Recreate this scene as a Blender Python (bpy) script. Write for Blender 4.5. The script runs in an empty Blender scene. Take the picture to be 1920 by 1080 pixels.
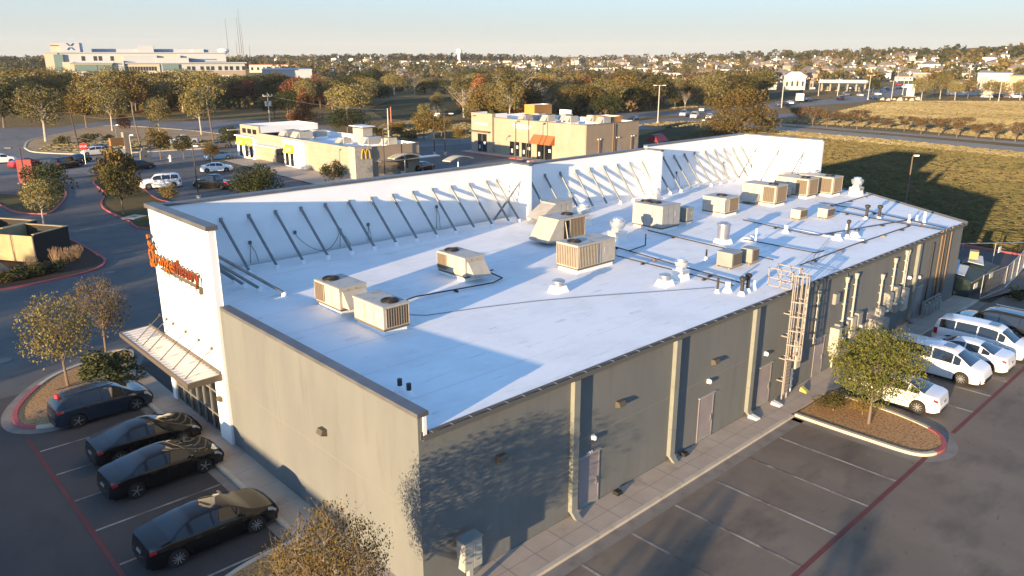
import bpy, bmesh, math, random
from mathutils import Vector, Matrix
SKY_STRENGTH, SUN_STRENGTH, EXPOSURE = 0.14, 3.6, 2.0      # light settings
S = bpy.context.scene
C = bpy.data.collections.new("scene"); S.collection.children.link(C)
PI = math.pi; rad = math.radians

# ---------------------------------------------------------------- camera
CX, CY, CZ = -12.29, -17.28, 17.02
YAW, PITCH, FPX = 0.8186, -0.2930, 1440.57
Fv = Vector((math.cos(YAW)*math.cos(PITCH), math.sin(YAW)*math.cos(PITCH), math.sin(PITCH)))
Rv = Vector((math.sin(YAW), -math.cos(YAW), 0)); Uv = Rv.cross(Fv)
cam = bpy.data.cameras.new("camera"); co = bpy.data.objects.new("camera", cam); C.objects.link(co)
co.location = (CX, CY, CZ)
co.rotation_euler = Matrix((Rv, Uv, -Fv)).transposed().to_euler()
cam.sensor_width = 36; cam.lens = FPX/1920*36; cam.clip_end = 20000; cam.clip_start = .1
S.camera = co

# ---------------------------------------------------------------- sky and sun
SUN_EL, SUN_AZ = rad(6.5), rad(192.4)          # direction TO the sun, azimuth from +X
w = bpy.data.worlds.new("World"); S.world = w; w.use_nodes = True
nt = w.node_tree; nt.nodes.clear()
sky = nt.nodes.new('ShaderNodeTexSky'); sky.sky_type = 'NISHITA'; sky.sun_disc = False
sky.sun_elevation = SUN_EL; sky.sun_rotation = PI/2 - SUN_AZ
sky.air_density = .8; sky.dust_density = 0.3; sky.ozone_density = 3.0; sky.altitude = 100
bg = nt.nodes.new('ShaderNodeBackground'); bg.inputs[1].default_value = SKY_STRENGTH
wo = nt.nodes.new('ShaderNodeOutputWorld')
# pale evening haze low in the air all round the horizon
tc = nt.nodes.new('ShaderNodeTexCoord'); sx = nt.nodes.new('ShaderNodeSeparateXYZ'); nt.links.new(tc.outputs['Generated'], sx.inputs[0])
mr = nt.nodes.new('ShaderNodeMapRange'); mr.inputs[1].default_value = 0; mr.inputs[2].default_value = .30; mr.inputs[3].default_value = .96; mr.inputs[4].default_value = .12; mr.interpolation_type = 'SMOOTHSTEP'
nt.links.new(sx.outputs[2], mr.inputs[0])
hz = nt.nodes.new('ShaderNodeValToRGB'); hz.color_ramp.elements[0].color = (1.22, 1.20, 1.10, 1); hz.color_ramp.elements[1].color = (.84, 1.08, 1.26, 1); hz.color_ramp.elements[1].position = .10
nt.links.new(sx.outputs[2], hz.inputs[0])
cn_ = nt.nodes.new('ShaderNodeTexNoise'); cn_.inputs['Scale'].default_value = 2.2; cn_.inputs['Detail'].default_value = 5; mp_ = nt.nodes.new('ShaderNodeMapping'); mp_.inputs['Scale'].default_value = (1, 1, 9); nt.links.new(tc.outputs['Generated'], mp_.inputs[0]); nt.links.new(mp_.outputs[0], cn_.inputs['Vector'])
cr_ = nt.nodes.new('ShaderNodeMapRange'); cr_.inputs[1].default_value = .48; cr_.inputs[2].default_value = .8; cr_.inputs[3].default_value = 0; cr_.inputs[4].default_value = .35; nt.links.new(cn_.outputs[0], cr_.inputs[0])
cm = nt.nodes.new('ShaderNodeMix'); cm.data_type = 'RGBA'; nt.links.new(cr_.outputs[0], cm.inputs[0]); nt.links.new(hz.outputs[0], cm.inputs[6]); cm.inputs[7].default_value = (1.3, 1.26, 1.18, 1)
mx = nt.nodes.new('ShaderNodeMix'); mx.data_type = 'RGBA'; nt.links.new(mr.outputs[0], mx.inputs[0]); nt.links.new(sky.outputs[0], mx.inputs[6]); nt.links.new(cm.outputs[2], mx.inputs[7])
nt.links.new(mx.outputs[2], bg.inputs[0]); nt.links.new(bg.outputs[0], wo.inputs[0])
sl = bpy.data.lights.new("sun", 'SUN'); sl.energy = SUN_STRENGTH; sl.angle = rad(0.5); sl.color = (1.0, .73, .42)
so = bpy.data.objects.new("sun", sl); C.objects.link(so)
sd = Vector((math.cos(SUN_AZ)*math.cos(SUN_EL), math.sin(SUN_AZ)*math.cos(SUN_EL), math.sin(SUN_EL)))
so.rotation_euler = sd.to_track_quat('Z', 'Y').to_euler(); so.location = (-60, -30, 60)
S.view_settings.view_transform = 'Standard'; S.view_settings.look = 'None'
S.view_settings.exposure = EXPOSURE; S.view_settings.gamma = 1
S.cycles.max_bounces = 6; S.cycles.transparent_max_bounces = 8

# ---------------------------------------------------------------- surveying helpers (photo measurements -> places on the ground)
def ray(px, py): return (Fv*FPX + Rv*(px-960) - Uv*(py-540)).normalized()
def lerpl(x, pts):
    if x <= pts[0][0]: return pts[0][1]
    for (a, b), (c, d) in zip(pts, pts[1:]):
        if x <= c: return b + (d-b)*(x-a)/(c-a)
    return pts[-1][1]
def sst(a, b, x):
    t = min(1, max(0, (x-a)/(b-a))); return t*t*(3-2*t)
def H(x, y):                       # terrain height
    dx, dy = x-CX, y-CY; d = math.hypot(dx, dy)
    if d < 420: return 0.0
    f = dx*math.cos(YAW)+dy*math.sin(YAW); r = dx*math.sin(YAW)-dy*math.cos(YAW)
    c = 960 + FPX*r/max(f, 1)*.96
    A = lerpl(c, [(0, 7), (500, 9), (760, 10), (1000, 10), (1250, 12), (1440, 18), (1640, 25), (1900, 36)])
    roll = 1.6*math.sin(x*.008+1)*math.sin(y*.007)*sst(500, 900, d)
    return A*sst(420, 1500, d) + roll*(1-.6*sst(1500, 2500, d))
def at(px, py, z=0.0):
    d = ray(px, py); t = (z-CZ)/d.z; return Vector((CX+d.x*t, CY+d.y*t, z))
def G(px, py):                     # ground point seen there
    z = 0.0
    d = ray(px, py)
    t = 60.0
    while t < 6000:
        x, y = CX+d.x*t, CY+d.y*t
        if CZ+d.z*t <= H(x, y): break
        t *= 1.01
    x, y = CX+d.x*t, CY+d.y*t
    if t < 440: p = at(px, py, 0); return p
    return Vector((x, y, H(x, y)))
def Zat(p, py):                    # height above z=0 over ground point p that is seen in photo row py
    lo, hi = -20.0, 400.0
    for _ in range(50):
        m = (lo+hi)/2; v = Vector((p[0]-CX, p[1]-CY, m-CZ)); r = 540-FPX*(v@Uv)/(v@Fv)
        if r > py: lo = m
        else: hi = m
    return (lo+hi)/2
def dist(p): return math.hypot(p[0]-CX, p[1]-CY)
RZ = lambda x, y: 6.04 - .0085*x + (.0205+.00046*x*.9)*y     # main roof surface

# ---------------------------------------------------------------- materials
def newmat(name):
    m = bpy.data.materials.new(name); m.use_nodes = True; n = m.node_tree
    return m, n, n.nodes['Principled BSDF']
def col(c): return (c[0], c[1], c[2], 1)
def mat(name, c, rough=.6, metal=0, spec=.4, c2=None, scale=2, detail=6, bump=0, bscale=30, stretch=None, emit=None, coat=0, lo=.35, hi=.65):
    m, n, b = newmat(name)
    b.inputs['Base Color'].default_value = col(c); b.inputs['Roughness'].default_value = rough
    b.inputs['Metallic'].default_value = metal; b.inputs['Specular IOR Level'].default_value = spec
    b.inputs['Coat Weight'].default_value = coat; b.inputs['Coat Roughness'].default_value = .03
    tc = n.nodes.new('ShaderNodeTexCoord'); src = tc.outputs['Object']
    if stretch:
        mp = n.nodes.new('ShaderNodeMapping'); mp.inputs['Scale'].default_value = stretch
        n.links.new(src, mp.inputs[0]); src = mp.outputs[0]
    if c2:
        nz = n.nodes.new('ShaderNodeTexNoise'); nz.inputs['Scale'].default_value = scale; nz.inputs['Detail'].default_value = detail
        n.links.new(src, nz.inputs['Vector'])
        r = n.nodes.new('ShaderNodeValToRGB'); r.color_ramp.elements[0].position = lo; r.color_ramp.elements[1].position = hi
        r.color_ramp.elements[0].color = col(c); r.color_ramp.elements[1].color = col(c2)
        n.links.new(nz.outputs[0], r.inputs[0]); n.links.new(r.outputs[0], b.inputs['Base Color'])
    if bump:
        nb = n.nodes.new('ShaderNodeTexNoise'); nb.inputs['Scale'].default_value = bscale; nb.inputs['Detail'].default_value = 4
        n.links.new(src, nb.inputs['Vector']); bp = n.nodes.new('ShaderNodeBump'); bp.inputs['Strength'].default_value = bump
        bp.inputs['Distance'].default_value = .03
        n.links.new(nb.outputs[0], bp.inputs['Height']); n.links.new(bp.outputs[0], b.inputs['Normal'])
    return m
def mixmat(name, cols, layers, rough=.9, bump=.3, bscale=20, spec=.2, bd=.03, cracks=None):
    """base colour and successive (colour, scale, lo, hi, stretch) noise layers laid over it"""
    m, n, b = newmat(name); b.inputs['Roughness'].default_value = rough; b.inputs['Specular IOR Level'].default_value = spec
    tc = n.nodes.new('ShaderNodeTexCoord'); cur = None
    rgb = n.nodes.new('ShaderNodeRGB'); rgb.outputs[0].default_value = col(cols); cur = rgb.outputs[0]
    for i, (c, sc, lo, hi, st) in enumerate(layers):
        mp = n.nodes.new('ShaderNodeMapping'); mp.inputs['Scale'].default_value = st or (1, 1, 1)
        mp.inputs['Location'].default_value = (i*13.1, i*7.7, 0); n.links.new(tc.outputs['Object'], mp.inputs[0])
        nz = n.nodes.new('ShaderNodeTexNoise'); nz.inputs['Scale'].default_value = sc; nz.inputs['Detail'].default_value = 7; nz.inputs['Roughness'].default_value = .6
        n.links.new(mp.outputs[0], nz.inputs['Vector'])
        mr = n.nodes.new('ShaderNodeMapRange'); mr.inputs[1].default_value = lo; mr.inputs[2].default_value = hi
        n.links.new(nz.outputs[0], mr.inputs[0])
        mx = n.nodes.new('ShaderNodeMix'); mx.data_type = 'RGBA'
        n.links.new(mr.outputs[0], mx.inputs[0]); n.links.new(cur, mx.inputs[6]); mx.inputs[7].default_value = col(c); cur = mx.outputs[2]
    n.links.new(cur, b.inputs['Base Color'])
    if cracks:                     # tarred cracks: thin cell edges broken up by noise
        vo = n.nodes.new('ShaderNodeTexVoronoi'); vo.feature = 'DISTANCE_TO_EDGE'; vo.inputs['Scale'].default_value = cracks
        wn = n.nodes.new('ShaderNodeTexNoise'); wn.inputs['Scale'].default_value = 1.2; wn.inputs['Detail'].default_value = 6; va = n.nodes.new('ShaderNodeMix'); va.data_type = 'VECTOR'; va.inputs[0].default_value = .35
        n.links.new(tc.outputs['Object'], va.inputs[4]); n.links.new(tc.outputs['Object'], wn.inputs['Vector']); n.links.new(wn.outputs[1], va.inputs[5])
        ad = n.nodes.new('ShaderNodeVectorMath'); ad.operation = 'MULTIPLY_ADD'; n.links.new(wn.outputs[1], ad.inputs[0]); ad.inputs[1].default_value = (1.2, 1.2, 0); n.links.new(tc.outputs['Object'], ad.inputs[2]); n.links.new(ad.outputs[0], vo.inputs['Vector'])
        m1 = n.nodes.new('ShaderNodeMapRange'); m1.inputs[1].default_value = .0; m1.inputs[2].default_value = .012; m1.inputs[3].default_value = .75; m1.inputs[4].default_value = 0; n.links.new(vo.outputs['Distance'], m1.inputs[0])
        n2 = n.nodes.new('ShaderNodeTexNoise'); n2.inputs['Scale'].default_value = .13; n.links.new(tc.outputs['Object'], n2.inputs['Vector']); m2 = n.nodes.new('ShaderNodeMapRange'); m2.inputs[1].default_value = .55; m2.inputs[2].default_value = .63; n.links.new(n2.outputs[0], m2.inputs[0])
        mm = n.nodes.new('ShaderNodeMath'); mm.operation = 'MULTIPLY'; n.links.new(m1.outputs[0], mm.inputs[0]); n.links.new(m2.outputs[0], mm.inputs[1])
        mx = n.nodes.new('ShaderNodeMix'); mx.data_type = 'RGBA'; n.links.new(mm.outputs[0], mx.inputs[0]); n.links.new(cur, mx.inputs[6]); mx.inputs[7].default_value = (.028, .026, .025, 1); n.links.new(mx.outputs[2], b.inputs['Base Color'])
    if bump == 'blades':           # upright blades: normals lean every way
        wn = n.nodes.new('ShaderNodeTexWhiteNoise'); wn.noise_dimensions = '3D'; sc_ = n.nodes.new('ShaderNodeVectorMath'); sc_.operation = 'SCALE'; sc_.inputs[3].default_value = 37.0; n.links.new(tc.outputs['Object'], sc_.inputs[0]); n.links.new(sc_.outputs[0], wn.inputs[0])
        sb = n.nodes.new('ShaderNodeVectorMath'); sb.operation = 'MULTIPLY_ADD'; n.links.new(wn.outputs[1], sb.inputs[0]); sb.inputs[1].default_value = (3.6, 3.6, .6); sb.inputs[2].default_value = (-1.8, -1.8, .35)
        nn = n.nodes.new('ShaderNodeVectorMath'); nn.operation = 'NORMALIZE'; n.links.new(sb.outputs[0], nn.inputs[0]); n.links.new(nn.outputs[0], b.inputs['Normal']); bump = 0
    if bump:
        nb = n.nodes.new('ShaderNodeTexNoise'); nb.inputs['Scale'].default_value = bscale; nb.inputs['Detail'].default_value = 5
        n.links.new(tc.outputs['Object'], nb.inputs['Vector']); bp = n.nodes.new('ShaderNodeBump'); bp.inputs['Strength'].default_value = bump
        bp.inputs['Distance'].default_value = bd
        n.links.new(nb.outputs[0], bp.inputs['Height']); n.links.new(bp.outputs[0], b.inputs['Normal'])
    return m
def leafmat(name, stops, trans=.18):
    """each leaf cluster takes its own colour, each tree its own cast"""
    m, n, b = newmat(name); b.inputs['Roughness'].default_value = .75; b.inputs['Specular IOR Level'].default_value = .15
    g = n.nodes.new('ShaderNodeNewGeometry'); r = n.nodes.new('ShaderNodeValToRGB'); cr = r.color_ramp
    while len(cr.elements) < len(stops): cr.elements.new(.5)
    for i, c in enumerate(stops): cr.elements[i].position = i/(len(stops)-1); cr.elements[i].color = col(c)
    n.links.new(g.outputs['Random Per Island'], r.inputs[0])
    oi = n.nodes.new('ShaderNodeObjectInfo'); mr = n.nodes.new('ShaderNodeMapRange'); mr.inputs[3].default_value = .72; mr.inputs[4].default_value = 1.3
    n.links.new(oi.outputs['Random'], mr.inputs[0])
    hs = n.nodes.new('ShaderNodeHueSaturation'); n.links.new(r.outputs[0], hs.inputs['Color']); n.links.new(mr.outputs[0], hs.inputs['Value'])
    n.links.new(hs.outputs[0], b.inputs['Base Color'])
    tr = n.nodes.new('ShaderNodeBsdfTranslucent'); n.links.new(hs.outputs[0], tr.inputs[0])
    mx = n.nodes.new('ShaderNodeMixShader'); mx.inputs[0].default_value = trans
    n.links.new(b.outputs[0], mx.inputs[1]); n.links.new(tr.outputs[0], mx.inputs[2]); n.links.new(mx.outputs[0], n.nodes['Material Output'].inputs[0])
    return m
def paintmat(name):                # car paint: takes each object's own colour
    m, n, b = newmat(name); oi = n.nodes.new('ShaderNodeObjectInfo'); n.links.new(oi.outputs['Color'], b.inputs['Base Color'])
    b.inputs['Roughness'].default_value = .7; b.inputs['Specular IOR Level'].default_value = .08; b.inputs['Coat Weight'].default_value = 1; b.inputs['Coat Roughness'].default_value = .025
    return m
M = {}
def DM(k, *a, **kw): M[k] = mat(k, *a, **kw)
DM('trim_dark', (.10, .105, .11), .6); DM('coping', (.085, .085, .09), .45, c2=(.12, .12, .125), scale=1)
DM('gutter', (.13, .13, .12), .5, .3); DM('white_paint', (.86, .85, .82), .7, c2=(.80, .79, .76), scale=.7, bump=.1, bscale=60)
DM('parapet_white', (.84, .84, .84), .7, c2=(.76, .77, .78), scale=.35, stretch=(1, 1, 3), lo=.4, hi=.75)
M['roof_white'] = mixmat('roof_white', (.84, .83, .81), [((.72, .715, .70), .45, .45, .75, (1, 1, 1)), ((.50, .49, .47), 1.3, .62, .78, (.35, 2.2, 1)), ((.87, .865, .85), 3, .5, .8, (.3, 1, 1)), ((.46, .42, .36), 4, .66, .76, (.3, 1, 1)), ((.40, .38, .35), 9, .70, .76, (.25, 1.4, 1))], .8, .12, 12, .12)
M['stucco_grey'] = mixmat('stucco_grey', (.148, .153, .147), [((.170, .174, .165), .5, .4, .7, (1, 1, .35)), ((.134, .136, .126), 2.5, .52, .85, (1, 1, .14)), ((.170, .172, .162), 8, .6, .85, (1, 1, .12)), ((.118, .118, .110), 1.1, .63, .85, (1, 1, .1))], .9, .3, 70, .15)
DM('pilaster', (.20, .205, .18), .8, c2=(.175, .18, .16), scale=2); DM('joint', (.195, .192, .17), .9)
DM('rtu_beige', (.40, .365, .305), .55, c2=(.33, .295, .24), scale=2.5, detail=8, lo=.45, hi=.8)
DM('rtu_grey', (.345, .33, .31), .5, c2=(.29, .28, .265), scale=2.5); DM('rtu_coil', (.14, .105, .07), .7, c2=(.10, .08, .055), scale=30, stretch=(1, 1, .1))
DM('rtu_top', (.42, .40, .36), .6, c2=(.22, .17, .13), scale=1.6, lo=.5, hi=.78); DM('rtu_rib', (.20, .155, .11), .7); DM('seam', (.66, .655, .64), .8); DM('roof_patch', (.66, .655, .64), .85, c2=(.78, .77, .75), scale=5); DM('black', (.015, .015, .016), .5); DM('dark_hole', (.012, .012, .012), .9)
DM('galv', (.52, .53, .54), .35, .8, c2=(.42, .42, .42), scale=4); DM('alu', (.75, .74, .72), .3, .75); DM('pipe_black', (.03, .028, .027), .6)
DM('pvc_white', (.8, .8, .78), .5); DM('wood', (.30, .19, .10), .8); DM('brace_steel', (.21, .23, .235), .5, .35, c2=(.16, .175, .18), scale=3)
DM('door', (.27, .235, .235), .6, c2=(.24, .21, .21), scale=1.5); DM('metal_white', (.40, .385, .335), .55, c2=(.34, .33, .29), scale=3); DM('ladder', (.27, .245, .225), .5)
DM('elec_grey', (.26, .26, .235), .5, c2=(.22, .22, .20), scale=2); DM('glass_dark', (.012, .014, .015), .08, 0, .8); DM('mullion', (.35, .34, .31), .4, .4)
DM('canopy_metal', (.68, .64, .60), .5, .05, c2=(.62, .58, .54), scale=1.5); DM('canopy_fascia', (.12, .10, .08), .5, .2)
DM('sign_orange', (.44, .105, .01), .4); DM('sign_red', (.22, .028, .01), .4); DM('sign_side', (.10, .05, .02), .5); DM('sign_white', (.85, .85, .83), .4); DM('lamp_bronze', (.09, .075, .055), .5)
M['asphalt'] = mixmat('asphalt', (.066, .058, .054), [((.09, .078, .070), .18, .4, .7, None), ((.06, .053, .05), .5, .52, .78, (1, .5, 1)), ((.20, .185, .165), 14, .62, .8, None), ((.055, .05, .048), 1.6, .68, .8, None)], .9, .35, 60, .25)  # front lot paving, darkened so its shade sits in the colour
M['asphalt_warm'] = mixmat('asphalt_warm', (.165, .132, .10), [((.21, .168, .128), .25, .42, .68, (1, .5, 1)), ((.10, .082, .066), .55, .50, .74, (.5, 1, 1)), ((.23, .19, .15), 16, .62, .8, None), ((.06, .05, .044), 1.4, .64, .78, (1, 2.2, 1)), ((.05, .042, .038), 5, .72, .8, None)], .9, .35, 60, .25)  # rear lot: same paving toned lighter and warmer as if sunlit, plus stains
M['field_asphalt'] = mixmat('field_asphalt', (.30, .255, .20), [((.25, .21, .165), .2, .4, .7, None)], .9, 0)
M['street'] = mixmat('street', (.165, .15, .138), [((.21, .19, .172), .12, .4, .7, None), ((.09, .085, .08), .4, .55, .8, (1, .3, 1))], .9, .2, 40, .25)
M['concrete_drive'] = mixmat('concrete_drive', (.105, .098, .092), [((.135, .126, .118), .3, .4, .7, None), ((.075, .07, .066), .7, .55, .8, None)], .9, .2, 40, .25)
M['sidewalk'] = mixmat('sidewalk', (.40, .33, .26), [((.46, .385, .31), .8, .4, .7, None), ((.26, .205, .15), .6, .6, .8, None), ((.42, .38, .33), 9, .55, .8, None)], .9, .2, 60, .2)
M['kerb'] = mixmat('kerb', (.54, .46, .35), [((.44, .37, .28), 1.5, .45, .7, None), ((.30, .25, .19), 4, .6, .8, None)], .85, .25, 40)
M['gutter_pan'] = mixmat('gutter_pan', (.23, .205, .175), [((.17, .15, .13), 1.5, .45, .7, None)], .9, .2, 40)
M['red_kerb'] = mixmat('red_kerb', (.42, .10, .10), [((.30, .09, .085), 2, .45, .7, None), ((.40, .30, .27), 5, .64, .8, None)], .8, .2, 40)
M['red_line'] = mixmat('red_line', (.15, .048, .046), [((.12, .07, .06), 1.2, .45, .75, None), ((.25, .12, .10), 20, .6, .8, None)], .85, .1, 60)
M['white_line'] = mixmat('white_line', (.34, .31, .27), [((.19, .165, .14), 2.2, .45, .7, None), ((.13, .105, .085), .5, .47, .60, None)], .85, .1, 60)
M['mulch'] = mixmat('mulch', (.44, .25, .11), [((.17, .10, .05), 9, .48, .62, None), ((.55, .36, .18), 15, .55, .7, None)], .95, .8, 30)
M['dark_mulch'] = mixmat('dark_mulch', (.045, .03, .022), [((.09, .055, .035), 9, .45, .7, None)], .95, .8, 30)
M['ground'] = mixmat('ground', (.30, .20, .075), [((.24, .165, .06), .05, .4, .65, None), ((.17, .135, .045), .018, .54, .7, None), ((.36, .25, .10), .35, .5, .8, (.35, 2, 1)), ((.17, .115, .05), 1.2, .55, .8, (.2, 1, 1)), ((.13, .10, .04), .12, .62, .78, (.25, 1, 1))], .95, 'blades')
M['lawn_near'] = mixmat('lawn_near', (.15, .115, .035), [((.10, .09, .025), .08, .42, .6, None), ((.20, .145, .05), .6, .55, .75, None), ((.075, .065, .02), 1.5, .6, .8, (.15, 1, 1)), ((.22, .15, .06), .03, .55, .7, None)], .95, 'blades')
M['bare_soil'] = mixmat('bare_soil', (.44, .29, .15), [((.32, .21, .10), .3, .45, .7, None), ((.22, .17, .08), .15, .55, .7, None)], .95, .6, 8)
DM('trunk_bark', (.17, .13, .10), .9, c2=(.11, .085, .065), scale=8, stretch=(1, 1, .2)); DM('trunk_pale', (.42, .38, .32), .85, c2=(.30, .26, .21), scale=5); DM('twig', (.22, .17, .12), .9)
M['leaf_elm'] = leafmat('leaf_elm', [(.085, .062, .016), (.16, .108, .026), (.215, .135, .036), (.08, .078, .022)])
M['leaf_gold'] = leafmat('leaf_gold', [(.15, .12, .032), (.23, .175, .05), (.095, .095, .03), (.31, .25, .115)])
M['leaf_oak'] = leafmat('leaf_oak', [(0.017, 0.028, 0.007), (0.034, 0.045, 0.012), (0.062, 0.062, 0.019), (0.025, 0.031, 0.010)])
M['leaf_olive'] = leafmat('leaf_olive', [(0.056, 0.059, 0.017), (0.091, 0.084, 0.025), (0.119, 0.091, 0.028), (0.035, 0.042, 0.014)])
M['leaf_live'] = leafmat('leaf_live', [(.05, .065, .014), (.095, .105, .022), (.155, .145, .032), (.035, .05, .012)])
M['leaf_rust'] = leafmat('leaf_rust', [(.24, .09, .03), (.32, .135, .045), (.17, .075, .03), (.28, .16, .06)])
M['leaf_red'] = leafmat('leaf_red', [(.13, .042, .022), (.18, .07, .035), (.09, .045, .022)])
M['leaf_sage'] = leafmat('leaf_sage', [(.06, .07, .03), (.10, .105, .04), (.045, .055, .025), (.13, .125, .055)])
M['leaf_twiggy'] = leafmat('leaf_twiggy', [(0.111, 0.072, 0.038), (0.081, 0.055, 0.030), (0.145, 0.093, 0.043)], .1)
def grassmat(name, a, b_, c, dark):
    m, n, b = newmat(name); b.inputs['Roughness'].default_value = .9; b.inputs['Specular IOR Level'].default_value = .1
    tc = n.nodes.new('ShaderNodeTexCoord'); nz = n.nodes.new('ShaderNodeTexNoise'); nz.inputs['Scale'].default_value = .045; nz.inputs['Detail'].default_value = 8; nz.inputs['Roughness'].default_value = .7
    mp = n.nodes.new('ShaderNodeMapping'); mp.inputs['Rotation'].default_value = (0, 0, .8); mp.inputs['Scale'].default_value = (1, .35, 1); n.links.new(tc.outputs['Object'], mp.inputs[0]); n.links.new(mp.outputs[0], nz.inputs['Vector'])
    g = n.nodes.new('ShaderNodeNewGeometry'); ma = n.nodes.new('ShaderNodeMath'); ma.operation = 'MULTIPLY_ADD'; ma.inputs[1].default_value = .16; n.links.new(g.outputs['Random Per Island'], ma.inputs[0]); n.links.new(nz.outputs[0], ma.inputs[2])
    r = n.nodes.new('ShaderNodeValToRGB'); cr = r.color_ramp; cr.elements.new(.52); cr.elements.new(.66)
    for i, (p, q) in enumerate(((.36, dark), (.48, a), (.62, b_), (.78, c))): cr.elements[i].position = p; cr.elements[i].color = col(q)
    n.links.new(ma.outputs[0], r.inputs[0]); n.links.new(r.outputs[0], b.inputs['Base Color']); return m
M['grass_field'] = grassmat('grass_field', (.165, .135, .07), (.205, .17, .09), (.25, .21, .12), (.105, .09, .045))
M['grass_mown'] = grassmat('grass_mown', (.095, .086, .034), (.12, .10, .043), (.15, .12, .056), (.07, .068, .026))
M['grass_dry'] = leafmat('grass_dry', [(.36, .24, .13), (.28, .17, .10), (.42, .31, .18)])
M['paint'] = paintmat('paint'); DM('car_glass', (.012, .014, .016), .03, 0, .9); DM('tyre', (.018, .018, .018), .85); DM('rim', (.55, .55, .56), .3, .7)
DM('tail_red', (.35, .012, .012), .15, coat=1); DM('head_clear', (.55, .55, .56), .1, .3, coat=1); DM('plate', (.25, .25, .25), .5); DM('chrome', (.6, .6, .6), .15, 1)
DM('cream_wall', (.34, .285, .215), .9, c2=(.30, .25, .185), scale=.6); DM('tan_wall', (.30, .235, .17), .9, c2=(.27, .21, .15), scale=.8)
DM('brick_stone', (.44, .40, .34), .95, c2=(.26, .24, .21), scale=9, lo=.45, hi=.55); DM('white_wall', (.78, .76, .72), .8); DM('white_roof2', (.72, .73, .75), .7)
DM('yellow_banner', (.62, .58, .03), .6); DM('yellow_m', (.55, .36, .03), .4); DM('arch_blue', (.08, .22, .42), .5); DM('awning_orange', (.36, .11, .035), .8); DM('awning_cream', (.42, .30, .20), .8)
DM('tower_yellow', (.36, .23, .045), .7); DM('tower_orange', (.26, .13, .04), .8); DM('stone_base', (.30, .27, .22), .9, c2=(.24, .21, .17), scale=3)
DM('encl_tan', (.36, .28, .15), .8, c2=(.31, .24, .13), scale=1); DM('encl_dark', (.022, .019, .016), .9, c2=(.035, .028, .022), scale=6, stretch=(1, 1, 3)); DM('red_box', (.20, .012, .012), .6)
DM('pole_brown', (.06, .045, .035), .8); DM('pole_wood', (.14, .095, .07), .9); DM('pole_grey', (.45, .42, .37), .6); DM('wire', (.10, .09, .08), .6); DM('lamp_glass', (.8, .8, .78), .3)
DM('hosp_white', (.36, .38, .395), .7); DM('hosp_grey', (.34, .36, .39), .6); DM('hosp_tan', (.27, .215, .16), .9); DM('hosp_cream', (.42, .38, .30), .9); DM('hosp_glass', (.13, .19, .19), .12, 0, .8); DM('win_dark', (.03, .035, .04), .15, 0, .8)
DM('roof_shingle', (.13, .11, .095), .9, c2=(.17, .145, .125), scale=.3); DM('roof_shingle_pale', (.20, .175, .15), .9); DM('roof_red', (.42, .11, .06), .8); DM('house_cream', (.55, .48, .39), .9); DM('house_brick', (.34, .26, .20), .9); DM('house_white', (.76, .74, .70), .8)
DM('fence_green', (.03, .07, .05), .8); DM('stop_red', (.55, .02, .02), .5); DM('sign_board', (.62, .60, .56), .6); DM('dumpster', (.03, .05, .045), .7); DM('cardboard', (.42, .27, .14), .9); DM('debris', (.42, .45, .48), .6)
M['lawn_green'] = mixmat('lawn_green', (.055, .06, .018), [((.12, .095, .03), .07, .5, .7, None)], .95, 'blades'); DM('rust_red', (.40, .14, .08), .8); DM('label_dark', (.15, .14, .13), .7); DM('soft_brown', (.17, .12, .08), .9)
DM('yellow_splash', (.6, .52, .12), .7); DM('blue_van', (.3, .3, .3), .5)

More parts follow.
